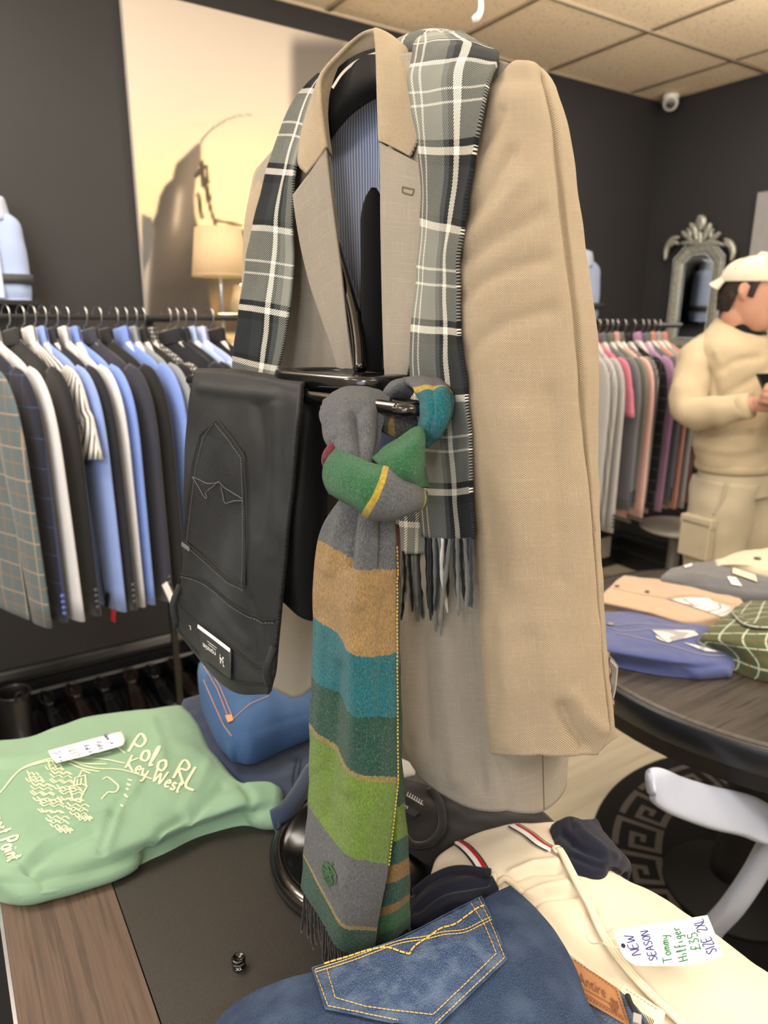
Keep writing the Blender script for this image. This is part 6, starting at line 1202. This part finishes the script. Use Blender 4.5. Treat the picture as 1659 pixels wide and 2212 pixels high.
put('collar_fold', sweep(smooth_path([pa.pix(x, y, .006)[0] for x, y in ((1590, 1330), (1612, 1352), (1650, 1358), (1700, 1350))], 20), .010, 12, .005, ref=UP), GC, r)
# ---------------------------------------------------------------- things on the floor by the walls
fm = put('floor_shadow_sheet', box((-1.3, -.2, 0), (-.02, 2.39, .012)), plain('shadow_sheet_black', '141416', .95, var=.2, vs=200, bump=.5, bs=500)); bev(fm, .004); tag(fm, 'black sheet for shadow on the floor along the wood-bordered edge of the display table', 'mat')  # added dark sheet standing in for the shadow on the floor
r = thing('low_plinth', 'long low black plinth on the floor against the left wall carrying footwear', 'plinth', (.2, 2.6, 0))
bev(put('deck', box((-1.2, 2.415, 0), (1.05, 2.735, .045)), MATT, r), .004)
SHB = plain('patent_black', '07070b', .08, var=.1, coat=.8); SHT = plain('polished_tan', '1c100a', .12, var=.2, coat=.8)
def shoe(x, y, rz, m, label, grp):
    r = thing('dress_shoe', label, 'shoe', (0, 0, 0), grp); z = 0
    sec = [(-.135, .026, .072, .0), (-.12, .036, .075, .0), (-.08, .037, .070, .0), (-.03, .036, .062, .0), (.02, .041, .052, .0), (.07, .045, .042, .0), (.11, .040, .036, .0), (.14, .022, .026, .0), (.15, .006, .014, .0)]
    rows = []
    for a, w, h, _ in sec:
        rows.append([Vector((w*math.cos(t_)*(1 if math.sin(t_) < 0 else .8), a, .012+(h if math.sin(t_) > 0 else .002)*max(0, math.sin(t_))**.8)) for t_ in [2*math.pi*k/18 for k in range(18)]])
    put('upper', Patch(rows, 30, 40, True).mesh(cap=True), m, r)
    sl = [[Vector((w*1.08*math.cos(t_), a*1.02, .004+.008*(math.sin(t_) > 0))) for t_ in [2*math.pi*k/14 for k in range(14)]] for a, w, h, _ in sec]
    put('sole', Patch(sl, 20, 30, True).mesh(cap=True), MATT, r)
    put('heel', box((-.03, -.135, 0), (.03, -.07, .012)), MATT, r)
    op = [Vector((.024*math.cos(t_), -.085+.045*math.sin(t_), .082-.008*math.sin(t_))) for t_ in [2*math.pi*k/20 for k in range(21)]]
    put('collar', sweep(op, .005, 8, cap=False), m, r)
    put('laces', join_me([sweep(smooth_path([Vector((-.02, .0+k*.014, .060-k*.005)), Vector((0, .0+k*.014, .072-k*.006)), Vector((.02, .0+k*.014, .060-k*.005))], 8), .0022, 6) for k in range(4)]), MATT, r)
    r.location = (x, y, .0455); r.rotation_euler = (0, 0, rz); return r
for i, px in enumerate((96, 130, 172, 208, 246, 290, 330)):
    c = PZ(px, 1578-i*9.5, .05); m = SHT if i in (1, 3, 5) else SHB
    shoe(.225+i*.098, 2.575+.008*(i % 2), math.pi+rnd.uniform(-.12, .12), m, ('polished tan' if m is SHT else 'patent black')+' dress shoe, '+('first', 'second', 'third', 'fourth', 'fifth', 'sixth', 'seventh')[i]+' from the boots in the row on the plinth', 'dress shoes on the low plinth')
def boot(x, y, rz, label):
    r = thing('ankle_boot', label, 'boot', (0, 0, 0), 'black boots on the low plinth')
    sec = [(.0, -.02, .05, .135, .0), (.03, -.02, .049, .132, 0), (.06, -.03, .046, .11, 0), (.09, -.055, .044, .075, 0), (.12, -.07, .046, .055, 0), (.17, -.075, .048, .053, 0), (.20, -.075, .051, .056, 0)]
    rows = [[Vector((w*math.cos(t_), c0+l*math.sin(t_)+.02, z)) for t_ in [2*math.pi*k/20 for k in range(20)]] for z, c0, w, l, _ in sec]
    solid(put('shaft', Patch(rows, 36, 40, True).mesh(), plain('boot_leather', '1c1b1b', .4, var=.1, coat=.2), r), .004)
    put('sole', lathe([(.001, -.012), (.052, -.012), (.054, .004), (.001, .006)], 24), MATT, r)
    put('top_edge', sweep([Vector((.052*math.cos(t_), -.055+.058*math.sin(t_), .20)) for t_ in [2*math.pi*k/24 for k in range(25)]], .004, 8, cap=False), plain('boot_edge', '2a2a2c', .3), r)
    put('pull_loop', sweep(smooth_path([Vector((-.012, -.112, .19)), Vector((-.010, -.125, .225)), Vector((.010, -.125, .225)), Vector((.012, -.112, .19))], 14), .004, 8), MATT, r)
    r.location = (x, y, .0575); r.rotation_euler = (0, 0, rz)
b0 = PZ(22, 1600, .06); boot(.095, 2.56, .2, 'black ankle boot standing nearer the camera at the left of the shoe row'); boot(-.03, 2.62, .25, 'black ankle boot standing left of the other boot, closer to the wall')
# straw hat and small stand under the corner rail
c = PZ(1300, 1292, .0); c = Vector((3.02, 2.28, 0))
r = thing('straw_hat', 'natural straw hat lying on the floor under the corner rail beside the blazer', 'hat', tuple(PZ(1306, 1288, .0)))
hh = PZ(1306, 1288, .0)
put('brim', lathe([(.075, .012), (.10, .006), (.135, .004), (.15, .010), (.151, .014), (.135, .010), (.10, .012), (.075, .02)], 40, tuple(hh), False), plain('straw', 'b89a66', .85, var=.2, vs=160, bump=.6, bs=500), r)
put('crown', lathe([(.082, .008), (.080, .05), (.076, .085), (.06, .108), (.035, .116), (.012, .112), (.001, .108)], 40, tuple(hh), False), plain('straw', 'b89a66'), r)
put('hat_band', lathe([(.0835, .012), (.0825, .034)], 40, tuple(hh), False), plain('hat_ribbon', '5a4630', .7), r)
q = P(1462, 1135, 3.15)
r = thing('side_stand', 'small round white pedestal stand half hidden behind the person', 'stand', (q.x, q.y, 0))
put('top', lathe([(.001, q.z-.02), (.15, q.z-.02), (.165, q.z-.012), (.165, q.z), (.15, q.z+.004), (.001, q.z+.004)], 48, (q.x, q.y, 0)), plain('stand_white', 'cfcdc8', .4), r)
put('column', lathe([(.03, .02), (.026, q.z-.02)], 24, (q.x, q.y, 0)), plain('stand_grey', '8a8a88', .4), r); put('base', lathe([(.001, 0), (.13, 0), (.13, .012), (.03, .024), (.001, .024)], 40, (q.x, q.y, 0)), plain('stand_white', 'cfcdc8', .4), r)
# ================================================================ the customer at the right
SKIN = plain('skin', 'b98c79', .55, var=.08, vs=25); KN_ = jersey('oatmeal_knit', 'b5a88f', .12, .1); CARGO = jersey('ecru_cotton', 'b8b09c', .08, .1); CAPM = jersey('ivory_cotton', 'd0cabb', .06, .1); HAIR = plain('dark_hair', '231a15', .7, var=.4, vs=90, bump=.7, bs=180, stretch=(1, 1, .3))
px0 = 1606
def cm(px, py, d): return P(px, py, d)
hd = 2.72
H = cm(1621, 635, hd)         # head centre
face = v2w((.77, -.63, -.14)).normalized(); fs_side = UP.cross(face).normalized(); fup = face.cross(fs_side).normalized()
r = thing('person', 'person in ivory backwards cap, oatmeal jumper and ecru cargo trousers looking down at a phone', 'person', tuple(Vector((cm(1600, 1000, 2.75).x, cm(1600, 1000, 2.75).y, 0))))
def hv(f_, s_, u_): return H+face*f_+fs_side*s_+fup*u_
parts = []
# head: rings from chin to crown, x forward
prof = [(-.128, .050, .018, .028), (-.122, .052, .032, .034), (-.105, .040, .060, .046), (-.08, .024, .078, .058), (-.05, .014, .088, .066), (-.015, .008, .095, .071), (.02, .003, .1, .074), (.055, -.002, .099, .074), (.09, -.006, .09, .067), (.108, -.008, .066, .050), (.118, -.008, .03, .024)]
rows = []
for u, c0, l, w in prof:
    rows.append([hv(c0+l*math.cos(t_)*(1 if math.cos(t_) > 0 else 1.02), w*math.copysign(abs(math.sin(t_))**.85, math.sin(t_)), u) for t_ in [2*math.pi*k/24 for k in range(24)]])
parts.append(Patch(rows, 40, 40, True).mesh(cap=True))
# nose, brow, lips, chin
parts.append(sweep(smooth_path([hv(.093, 0, .024), hv(.104, 0, .004), hv(.118, 0, -.018), hv(.112, 0, -.030), hv(.094, 0, -.034)], 14), smooth_list([.007, .009, .013, .014, .009], 14), 10))
for s_ in (-1, 1):
    parts.append(sweep(smooth_path([hv(.094, .008*s_, .034), hv(.094, .03*s_, .040), hv(.080, .052*s_, .034)], 10), smooth_list([.007, .009, .006], 10), 8))
    parts.append(sweep(smooth_path([hv(.094, .0, -.052), hv(.090, .014*s_, -.053), hv(.080, .026*s_, -.055)], 8), smooth_list([.008, .007, .004], 8), 8)); parts.append(sweep(smooth_path([hv(.092, .0, -.063), hv(.088, .014*s_, -.063), hv(.078, .024*s_, -.06)], 8), smooth_list([.008, .007, .004], 8), 8))
    ear = smooth_path([hv(-.002, .074*s_, -.022), hv(-.012, .082*s_, -.012), hv(-.022, .087*s_, .010), hv(-.016, .086*s_, .030), hv(-.002, .080*s_, .033), hv(.006, .076*s_, .018), hv(.0, .075*s_, .0)], 24)
    parts.append(sweep(ear, .0055, 8)); parts.append(sweep([hv(-.002, .070*s_, -.018), hv(-.008, .076*s_, .004), hv(-.004, .074*s_, .026)], [.010, .014, .010], 10))
parts.append(sweep(smooth_path([hv(-.012, 0, -.04), hv(-.022, 0, -.10), cm(1604, 712, 2.76), cm(1602, 745, 2.77)], 16), smooth_list([.058, .058, .060, .075], 16), 18))
# torso core, arms and hands of the body
parts.append(sweep(smooth_path([cm(1602, 735, 2.77), cm(1600, 790, 2.77), cm(1600, 880, 2.76), cm(1598, 990, 2.75), cm(1598, 1040, 2.75)], 16), smooth_list([.10, .17, .16, .155, .15], 16), 18, smooth_list([.06, .095, .095, .095, .095], 16), ref=v2w((.35, -.94, 0))))
ARM = [(1528, 752, 2.75), (1506, 775, 2.74), (1494, 812, 2.71), (1486, 860, 2.66), (1494, 889, 2.61), (1545, 890, 2.53), (1596, 881, 2.47), (1632, 873, 2.43)]
ap = smooth_path([cm(*q) for q in ARM], 30); parts.append(sweep(ap, smooth_list([.045, .048, .048, .045, .043, .040, .033, .028], 30), 14))
def hand(w0, w1, s_, curl):
    """palm with four curled fingers and a thumb; w0 wrist, w1 towards the fingers"""
    d_ = (w1-w0).normalized(); up_ = (UP-d_*UP.dot(d_)).normalized(); sd_ = d_.cross(up_)*s_; out = []
    pal = [w0, w0+d_*.03, w0+d_*.06, w0+d_*.085]; out.append(sweep(pal, [.026, .036, .040, .038], 14, [.018, .019, .018, .014], ref=sd_))
    for k, (ln, off) in enumerate(((.072, .028), (.080, .010), (.075, -.009), (.060, -.027))):
        b = w0+d_*.08+up_*off; p_ = [b, b+d_*ln*.42, b+d_*ln*.62+sd_*ln*.30*curl, b+d_*ln*.50+sd_*ln*.62*curl, b+d_*ln*.25+sd_*ln*.72*curl]
        out.append(sweep(smooth_path(p_, 14), smooth_list([.0095, .0095, .009, .0082, .007], 14), 10))
    b = w0+d_*.03+up_*.028; out.append(sweep(smooth_path([b, b+up_*.02+d_*.022+sd_*.012, b+up_*.022+d_*.05+sd_*.02, b+up_*.014+d_*.072+sd_*.022], 12), smooth_list([.013, .012, .0105, .008], 12), 10))
    return out
hw0, hw1 = cm(1632, 872, 2.43), cm(1672, 868, 2.41)
parts += hand(hw0, hw1, 1, 1)
AL = [(1690, 768, 2.80), (1708, 812, 2.77), (1716, 860, 2.68), (1712, 892, 2.58), (1706, 888, 2.50), (1698, 876, 2.43)]
al = smooth_path([cm(*q) for q in AL], 26); parts.append(sweep(al, smooth_list([.05, .05, .046, .044, .036, .028], 26), 14)); parts += hand(cm(1700, 876, 2.42), cm(1660, 856, 2.40), -1, 1)
# legs under the trousers
hipc = cm(1598, 1020, 2.75)
sx = c2w(.86, .5, 0).normalized(); 
def leg(s_):
    return smooth_path([hipc+sx*.085*s_+UP*.0, hipc+sx*.10*s_-UP*.22, hipc+sx*.105*s_-UP*.45, Vector(((hipc+sx*.11*s_).x, (hipc+sx*.11*s_).y, .10))], 24)
for s_ in (-1, 1):
    l_ = leg(s_); parts.append(sweep(l_, smooth_list([.085, .072, .055, .042], 24), 14)); ft_ = l_[-1]; fd = v2w((.5, -.86, 0)).normalized(); parts.append(sweep([ft_-UP*.0-fd*.05-UP*.055, ft_-UP*.05, ft_-UP*.06+fd*.08, ft_-UP*.07+fd*.17], [.03, .042, .042, .03], 12, [.03, .045, .03, .018], ref=UP))
body = put('body', join_me(parts), SKIN, r)
k = body.modifiers.new('r', 'REMESH'); k.mode = 'VOXEL'; k.voxel_size = .0055; k.use_smooth_shade = True
k = body.modifiers.new('sm', 'SMOOTH'); k.iterations = 3; k.factor = .5
# face details
for s_ in (-1, 1):
    e_ = lathe([(.0005, -.010), (.008, -.007), (.0115, 0), (.008, .007), (.0005, .010)], 16); e_.transform(Matrix.Translation(hv(.082, .031*s_, .018))); put('eye', e_, plain('eye_white', 'd8d0c8', .3), r)
    e_ = lathe([(.0005, 0), (.005, 0), (.004, .002), (.0005, .003)], 12); e_.transform(Matrix.Translation(hv(.0925, .031*s_, .017)) @ face.to_track_quat('Z', 'Y').to_matrix().to_4x4()); put('iris', e_, plain('iris_brown', '2a1a10', .2), r)
    put('eyebrow', sweep(smooth_path([hv(.101, .012*s_, .038), hv(.1, .03*s_, .046), hv(.082, .056*s_, .038)], 10), [.003]*10, 8, .005), HAIR, r)
put('mouth', sweep(smooth_path([hv(.083, -.026, -.058), hv(.1, 0, -.058), hv(.083, .026, -.058)], 12), .0045, 8), plain('lip', 'a05f55', .5), r)
# hair below the cap
hr = []
for u, c0, l, w in ((.075, -.006, .100, .076), (.035, -.008, .101, .077), (.0, -.012, .098, .075), (-.03, -.02, .088, .070), (-.055, -.03, .072, .060), (-.07, -.036, .058, .05)):
    a0 = math.radians(72 if u > .03 else 98); hr.append([hv(c0+l*math.cos(a0+(2*math.pi-2*a0)*k/20), w*math.sin(a0+(2*math.pi-2*a0)*k/20), u) for k in range(21)])
hpz = Patch(hr, 50, 30, wr=(.004, 60)); solid(put('hair', hpz.mesh(), HAIR, r), .007, 0)
for s_ in (-1, 1): put('sideburn', sweep(smooth_path([hv(.03, .078*s_, .05), hv(.022, .078*s_, .02), hv(.018, .074*s_, -.01)], 10), [.012]*10, 8, .004, ref=fs_side), HAIR, r)
# cap, worn backwards
cr_ = []
for u, l, w in ((.045, .110, .086), (.065, .110, .086), (.09, .102, .081), (.114, .085, .069), (.131, .057, .047), (.138, .02, .018), (.139, .002, .002)):
    cr_.append([hv(-.006+l*math.cos(t_), w*math.sin(t_), u+.012*math.cos(t_)-.004) for t_ in [2*math.pi*k/28 for k in range(28)]])
cap = put('cap', Patch(cr_, 48, 30, True).mesh(cap=False), CAPM, r); solid(cap, .003)
pk_ = []
for f_ in (0, .3, .6, .85, 1.0):
    pk_.append([hv(-.088-.040*f_*math.cos(a)-.022*math.cos(a)+.02*(1-math.cos(a)), (.076-.004*f_)*math.sin(a), .048-.030*f_-.020*abs(math.sin(a))**2) for a in [math.radians(-68+136*k/14) for k in range(15)]])
solid(put('cap_peak', Patch(pk_, 30, 16).mesh(), CAPM, r), .005, 0)
put('cap_button', lathe([(.001, .006), (.007, .004), (.009, 0)], 14, tuple(hv(-.006, 0, .137))), CAPM, r)
put('cap_seam', join_me([sweep(smooth_path([hv(-.006+l*math.cos(t_), w*math.sin(t_), u+.012*math.cos(t_)-.001) for u, l, w in ((.045, .111, .087), (.09, .1035, .082), (.114, .0865, .0705), (.131, .058, .048), (.138, .02, .018))], 16), .0012, 6) for t_ in [math.pi*k/3 for k in range(6)]]), plain('cap_seam', 'b9ac8c', .8), r)
# black undershirt collar, jumper, sleeves
ncol = cm(1605, 692, 2.76); nd = v2w((.30, -.62, -.28)).normalized()
put('undershirt_collar', sweep([ncol+sx*.080*math.cos(t_)+v2w((-.5, .86, 0))*.072*math.sin(t_)-UP*(.008-.034*math.sin(t_)) for t_ in [2*math.pi*k/28 for k in range(29)]], .008, 10, .020, ref=UP, cap=False), jersey('black_rib', '161618'), r)
tw = []
for py, c_, w, t_, d in ((702, 1604, .088, .085, 2.76), (714, 1603, .125, .10, 2.765), (728, 1602, .168, .112, 2.77), (750, 1601, .198, .122, 2.77), (790, 1600, .198, .135, 2.765), (850, 1599, .196, .14, 2.76), (930, 1597, .198, .14, 2.755), (985, 1597, .20, .135, 2.75), (1002, 1597, .195, .13, 2.75), (1006, 1597, .18, .118, 2.75)):
    c0 = cm(c_, py, d); fx = v2w((.5, -.86, 0)); tw.append([c0+sx*w*math.copysign(abs(math.cos(a))**.85, math.cos(a))+fx*t_*math.sin(a)+UP*((-.038 if py < 710 else -.026 if py < 720 else -.012 if py < 735 else 0)*math.sin(a)) for a in [2*math.pi*k/24 for k in range(24)]])
tp_ = Patch(tw, 80, 80, True, wr=[(.006, 10), (.002, 30)]); tp_.press([([(1560, 800), (1590, 780), (1640, 772)], 9, -.008), ([(1530, 800), (1545, 840), (1560, 870)], 8, -.012), ([(1570, 850), (1610, 830), (1655, 800)], 9, -.008), ([(1500, 930), (1560, 945), (1620, 940)], 8, -.008), ([(1500, 960), (1570, 975), (1640, 965)], 7, .007), ([(1545, 760), (1560, 800), (1556, 850)], 6, .006)]); solid(put('jumper', tp_.mesh(), KN_, r), .004)
sl_ = smooth_path([cm(*q) for q in [(1540, 745, 2.76)]+ARM[1:7]+[(1624, 876, 2.44)]], 44)
def sleeve(pth, name):
    me = sweep(pth, smooth_list([.060, .068, .068, .066, .062, .056, .048, .043], 44), 20); 
    for v_ in me.vertices: v_.co += Vector((noise.noise(v_.co*16), noise.noise(v_.co*16+Vector((5, 0, 0))), noise.noise(v_.co*16+Vector((0, 5, 0)))))*.012
    return put(name, me, KN_, r)
sleeve(sl_, 'jumper_sleeve'); sleeve(smooth_path([cm(*q) for q in [(1672, 755, 2.79)]+AL[1:5]+[(1702, 880, 2.45)]], 44), 'jumper_sleeve')
put('cuff', sweep([sl_[-8], sl_[-4], sl_[-1]], [.046, .045, .043], 18), KN_, r)
put('hem', sweep([cm(1598, 1000, 2.75)+sx*.196*math.copysign(abs(math.cos(a))**.85, math.cos(a))+v2w((.5, -.86, 0))*.132*math.sin(a) for a in [2*math.pi*k/40 for k in range(41)]], .007, 8, .020, ref=UP, cap=False), KN_, r)
# cargo trousers
tr_ = []
hp_rows = [(hipc+UP*.05, .18, .115), (hipc, .192, .122), (hipc-UP*.08, .20, .125)]
put('trouser_top', Patch([[c0+sx*w*math.copysign(abs(math.cos(a))**.8, math.cos(a))+v2w((.5, -.86, 0))*t_*math.sin(a) for a in [2*math.pi*k/24 for k in range(24)]] for c0, w, t_ in hp_rows], 48, 16, True, wr=(.004, 14)).mesh(cap=True), CARGO, r)
for s_ in (-1, 1):
    l_ = leg(s_); me = sweep(smooth_path([l_[0]-UP*.02, l_[6], l_[12], l_[18], l_[23]-UP*.045], 40), smooth_list([.112, .118, .108, .10, .092], 40), 24, smooth_list([.125, .122, .108, .10, .095], 40), ref=v2w((.5, -.86, 0)))
    for v_ in me.vertices: v_.co += Vector((noise.noise(v_.co*11), noise.noise(v_.co*11+Vector((5, 0, 0))), 0))*.012
    lg = put('trouser_leg', me, CARGO, r)
    c0 = l_[8]+sx*.112*s_; M = Matrix.Translation(c0) @ sx.to_track_quat('X', 'Z').to_matrix().to_4x4(); pb = put('cargo_pocket', box((-.03, -.065, -.09), (.006, .065, .06), M), CARGO, lg); bev(pb, .005, 3)
    pf = put('pocket_flap', box((-.03, -.069, .04), (.011, .069, .075), M), CARGO, pb); bev(pf, .004, 3)
    fd = v2w((.5, -.86, 0)).normalized(); ft_ = l_[-1]; put('shoe', sweep(smooth_path([ft_-fd*.08-UP*.055, ft_-fd*.02-UP*.045, ft_-UP*.05+fd*.09, ft_-UP*.066+fd*.19, ft_-UP*.075+fd*.22], 18), smooth_list([.03, .05, .05, .04, .02], 18), 14, smooth_list([.035, .05, .045, .03, .018], 18), ref=UP), plain('trainer_white', 'c9c7c2', .6), lg)
put('pocket_slit', sweep(smooth_path([hipc-sx*.185+v2w((.5, -.86, 0))*.075+UP*.0, hipc-sx*.20+v2w((.5, -.86, 0))*.07-UP*.08, hipc-sx*.208+v2w((.5, -.86, 0))*.05-UP*.14], 10), .004, 8), CARGO, r)
ph = cm(1668, 848, 2.385); M = Matrix.Translation(ph) @ v2w((.3, -.75, .6)).to_track_quat('Z', 'Y').to_matrix().to_4x4()
fo = thing('phone', 'dark phone held in the hands of the person in the cap', 'phone', tuple(ph)); o = put('case', box((-.036, -.075, -.004), (.036, .075, .004), M), MATT, fo); bev(o, .004, 3)
put('screen', box((-.033, -.071, .0041), (.033, .071, .0046), M), GLOSS, fo)
# ================================================================ lights and camera
def area(name, loc, size, e, col, aim=None, sy=None, spread=None):
    L = bpy.data.lights.new(name, 'AREA'); L.energy = e; L.color = col; L.size = size
    if sy: L.shape = 'RECTANGLE'; L.size_y = sy
    if spread: L.spread = spread
    o = bpy.data.objects.new(name, L); COL.objects.link(o); o.location = loc
    if aim is not None: o.rotation_euler = (Vector(aim)-Vector(loc)).to_track_quat('-Z', 'Y').to_euler()
    return o
WARMW = (1.0, .92, .82)
for x, y, e in ((.0, -1.2, 22), (-1.5, 0.3, 20), (1.5, -.6, 12), (.75, .35, 5), (2.4, .9, 7), (-.4, 1.6, 20), (2.5, 2.0, 10), (1.5, 1.75, 9)):
    area('ceiling_panel_light', (x, y, HC-.03), .55, e, WARMW)
def fill_light(x, y, z, e, col):  # added point lamp without a fitting, brightens ceiling and room
    L = bpy.data.lights.new('room_fill_light', 'POINT'); L.energy = e; L.color = col; L.shadow_soft_size = .16
    o = bpy.data.objects.new('room_fill_light', L); COL.objects.link(o); o.location = (x, y, z)
for x, y, z, e in ((-1.1, -.9, 2.2, 36), (1.6, -.9, 2.2, 34), (-1.2, 1.2, 2.25, 34), (2.9, .1, 2.2, 12), (1.3, .35, 2.38, 8), (.25, 1.35, 2.38, 7)): fill_light(x, y, z, e, WARMW)
for x, y, z, sz, e, c in ((2.3, .85, 1.95, .7, 30, (1, .88, .72)), (-.35, 1.55, 1.95, .6, 14, (1, .80, .58)), (1.3, -.3, 2.0, .7, 16, (1, .86, .68))):  # upward lamps added out of view to brighten the ceiling
    o = area('ceiling_fill_light', (x, y, z), sz, e, c); o.rotation_euler = (math.pi, 0, 0)
area('wall_fill_light', (-.05, 2.05, HC-.04), .4, 7, WARMW, (.35, 2.77, 1.9))  # lamp added out of view to brighten the upper wall
area('window_daylight', (-2.3, -1.2, 1.5), 1.6, 40, (.72, .83, 1.0), (.4, .9, 1.1), 1.8)
w = bpy.data.worlds.new('w'); SC.world = w; w.use_nodes = True; w.node_tree.nodes['Background'].inputs[0].default_value = (.9, .95, 1, 1); w.node_tree.nodes['Background'].inputs[1].default_value = .15
cd_ = bpy.data.cameras.new('camera'); co = bpy.data.objects.new('camera', cd_); COL.objects.link(co); SC.camera = co
cd_.sensor_fit = 'HORIZONTAL'; cd_.sensor_width = 36; cd_.lens = F/1659*36; cd_.clip_start = .02
M = Matrix((RW, UW, -FW)).transposed().to_4x4(); M.translation = CAM; co.matrix_world = M
cd_.dof.use_dof = True; cd_.dof.focus_distance = .71; cd_.dof.aperture_fstop = 7.5
SC.view_settings.view_transform = 'Standard'; SC.view_settings.look = 'None'; SC.view_settings.exposure = 0
SC.cycles.use_denoising = True; SC.cycles.max_bounces = 6; SC.cycles.caustics_reflective = False; SC.cycles.caustics_refractive = False
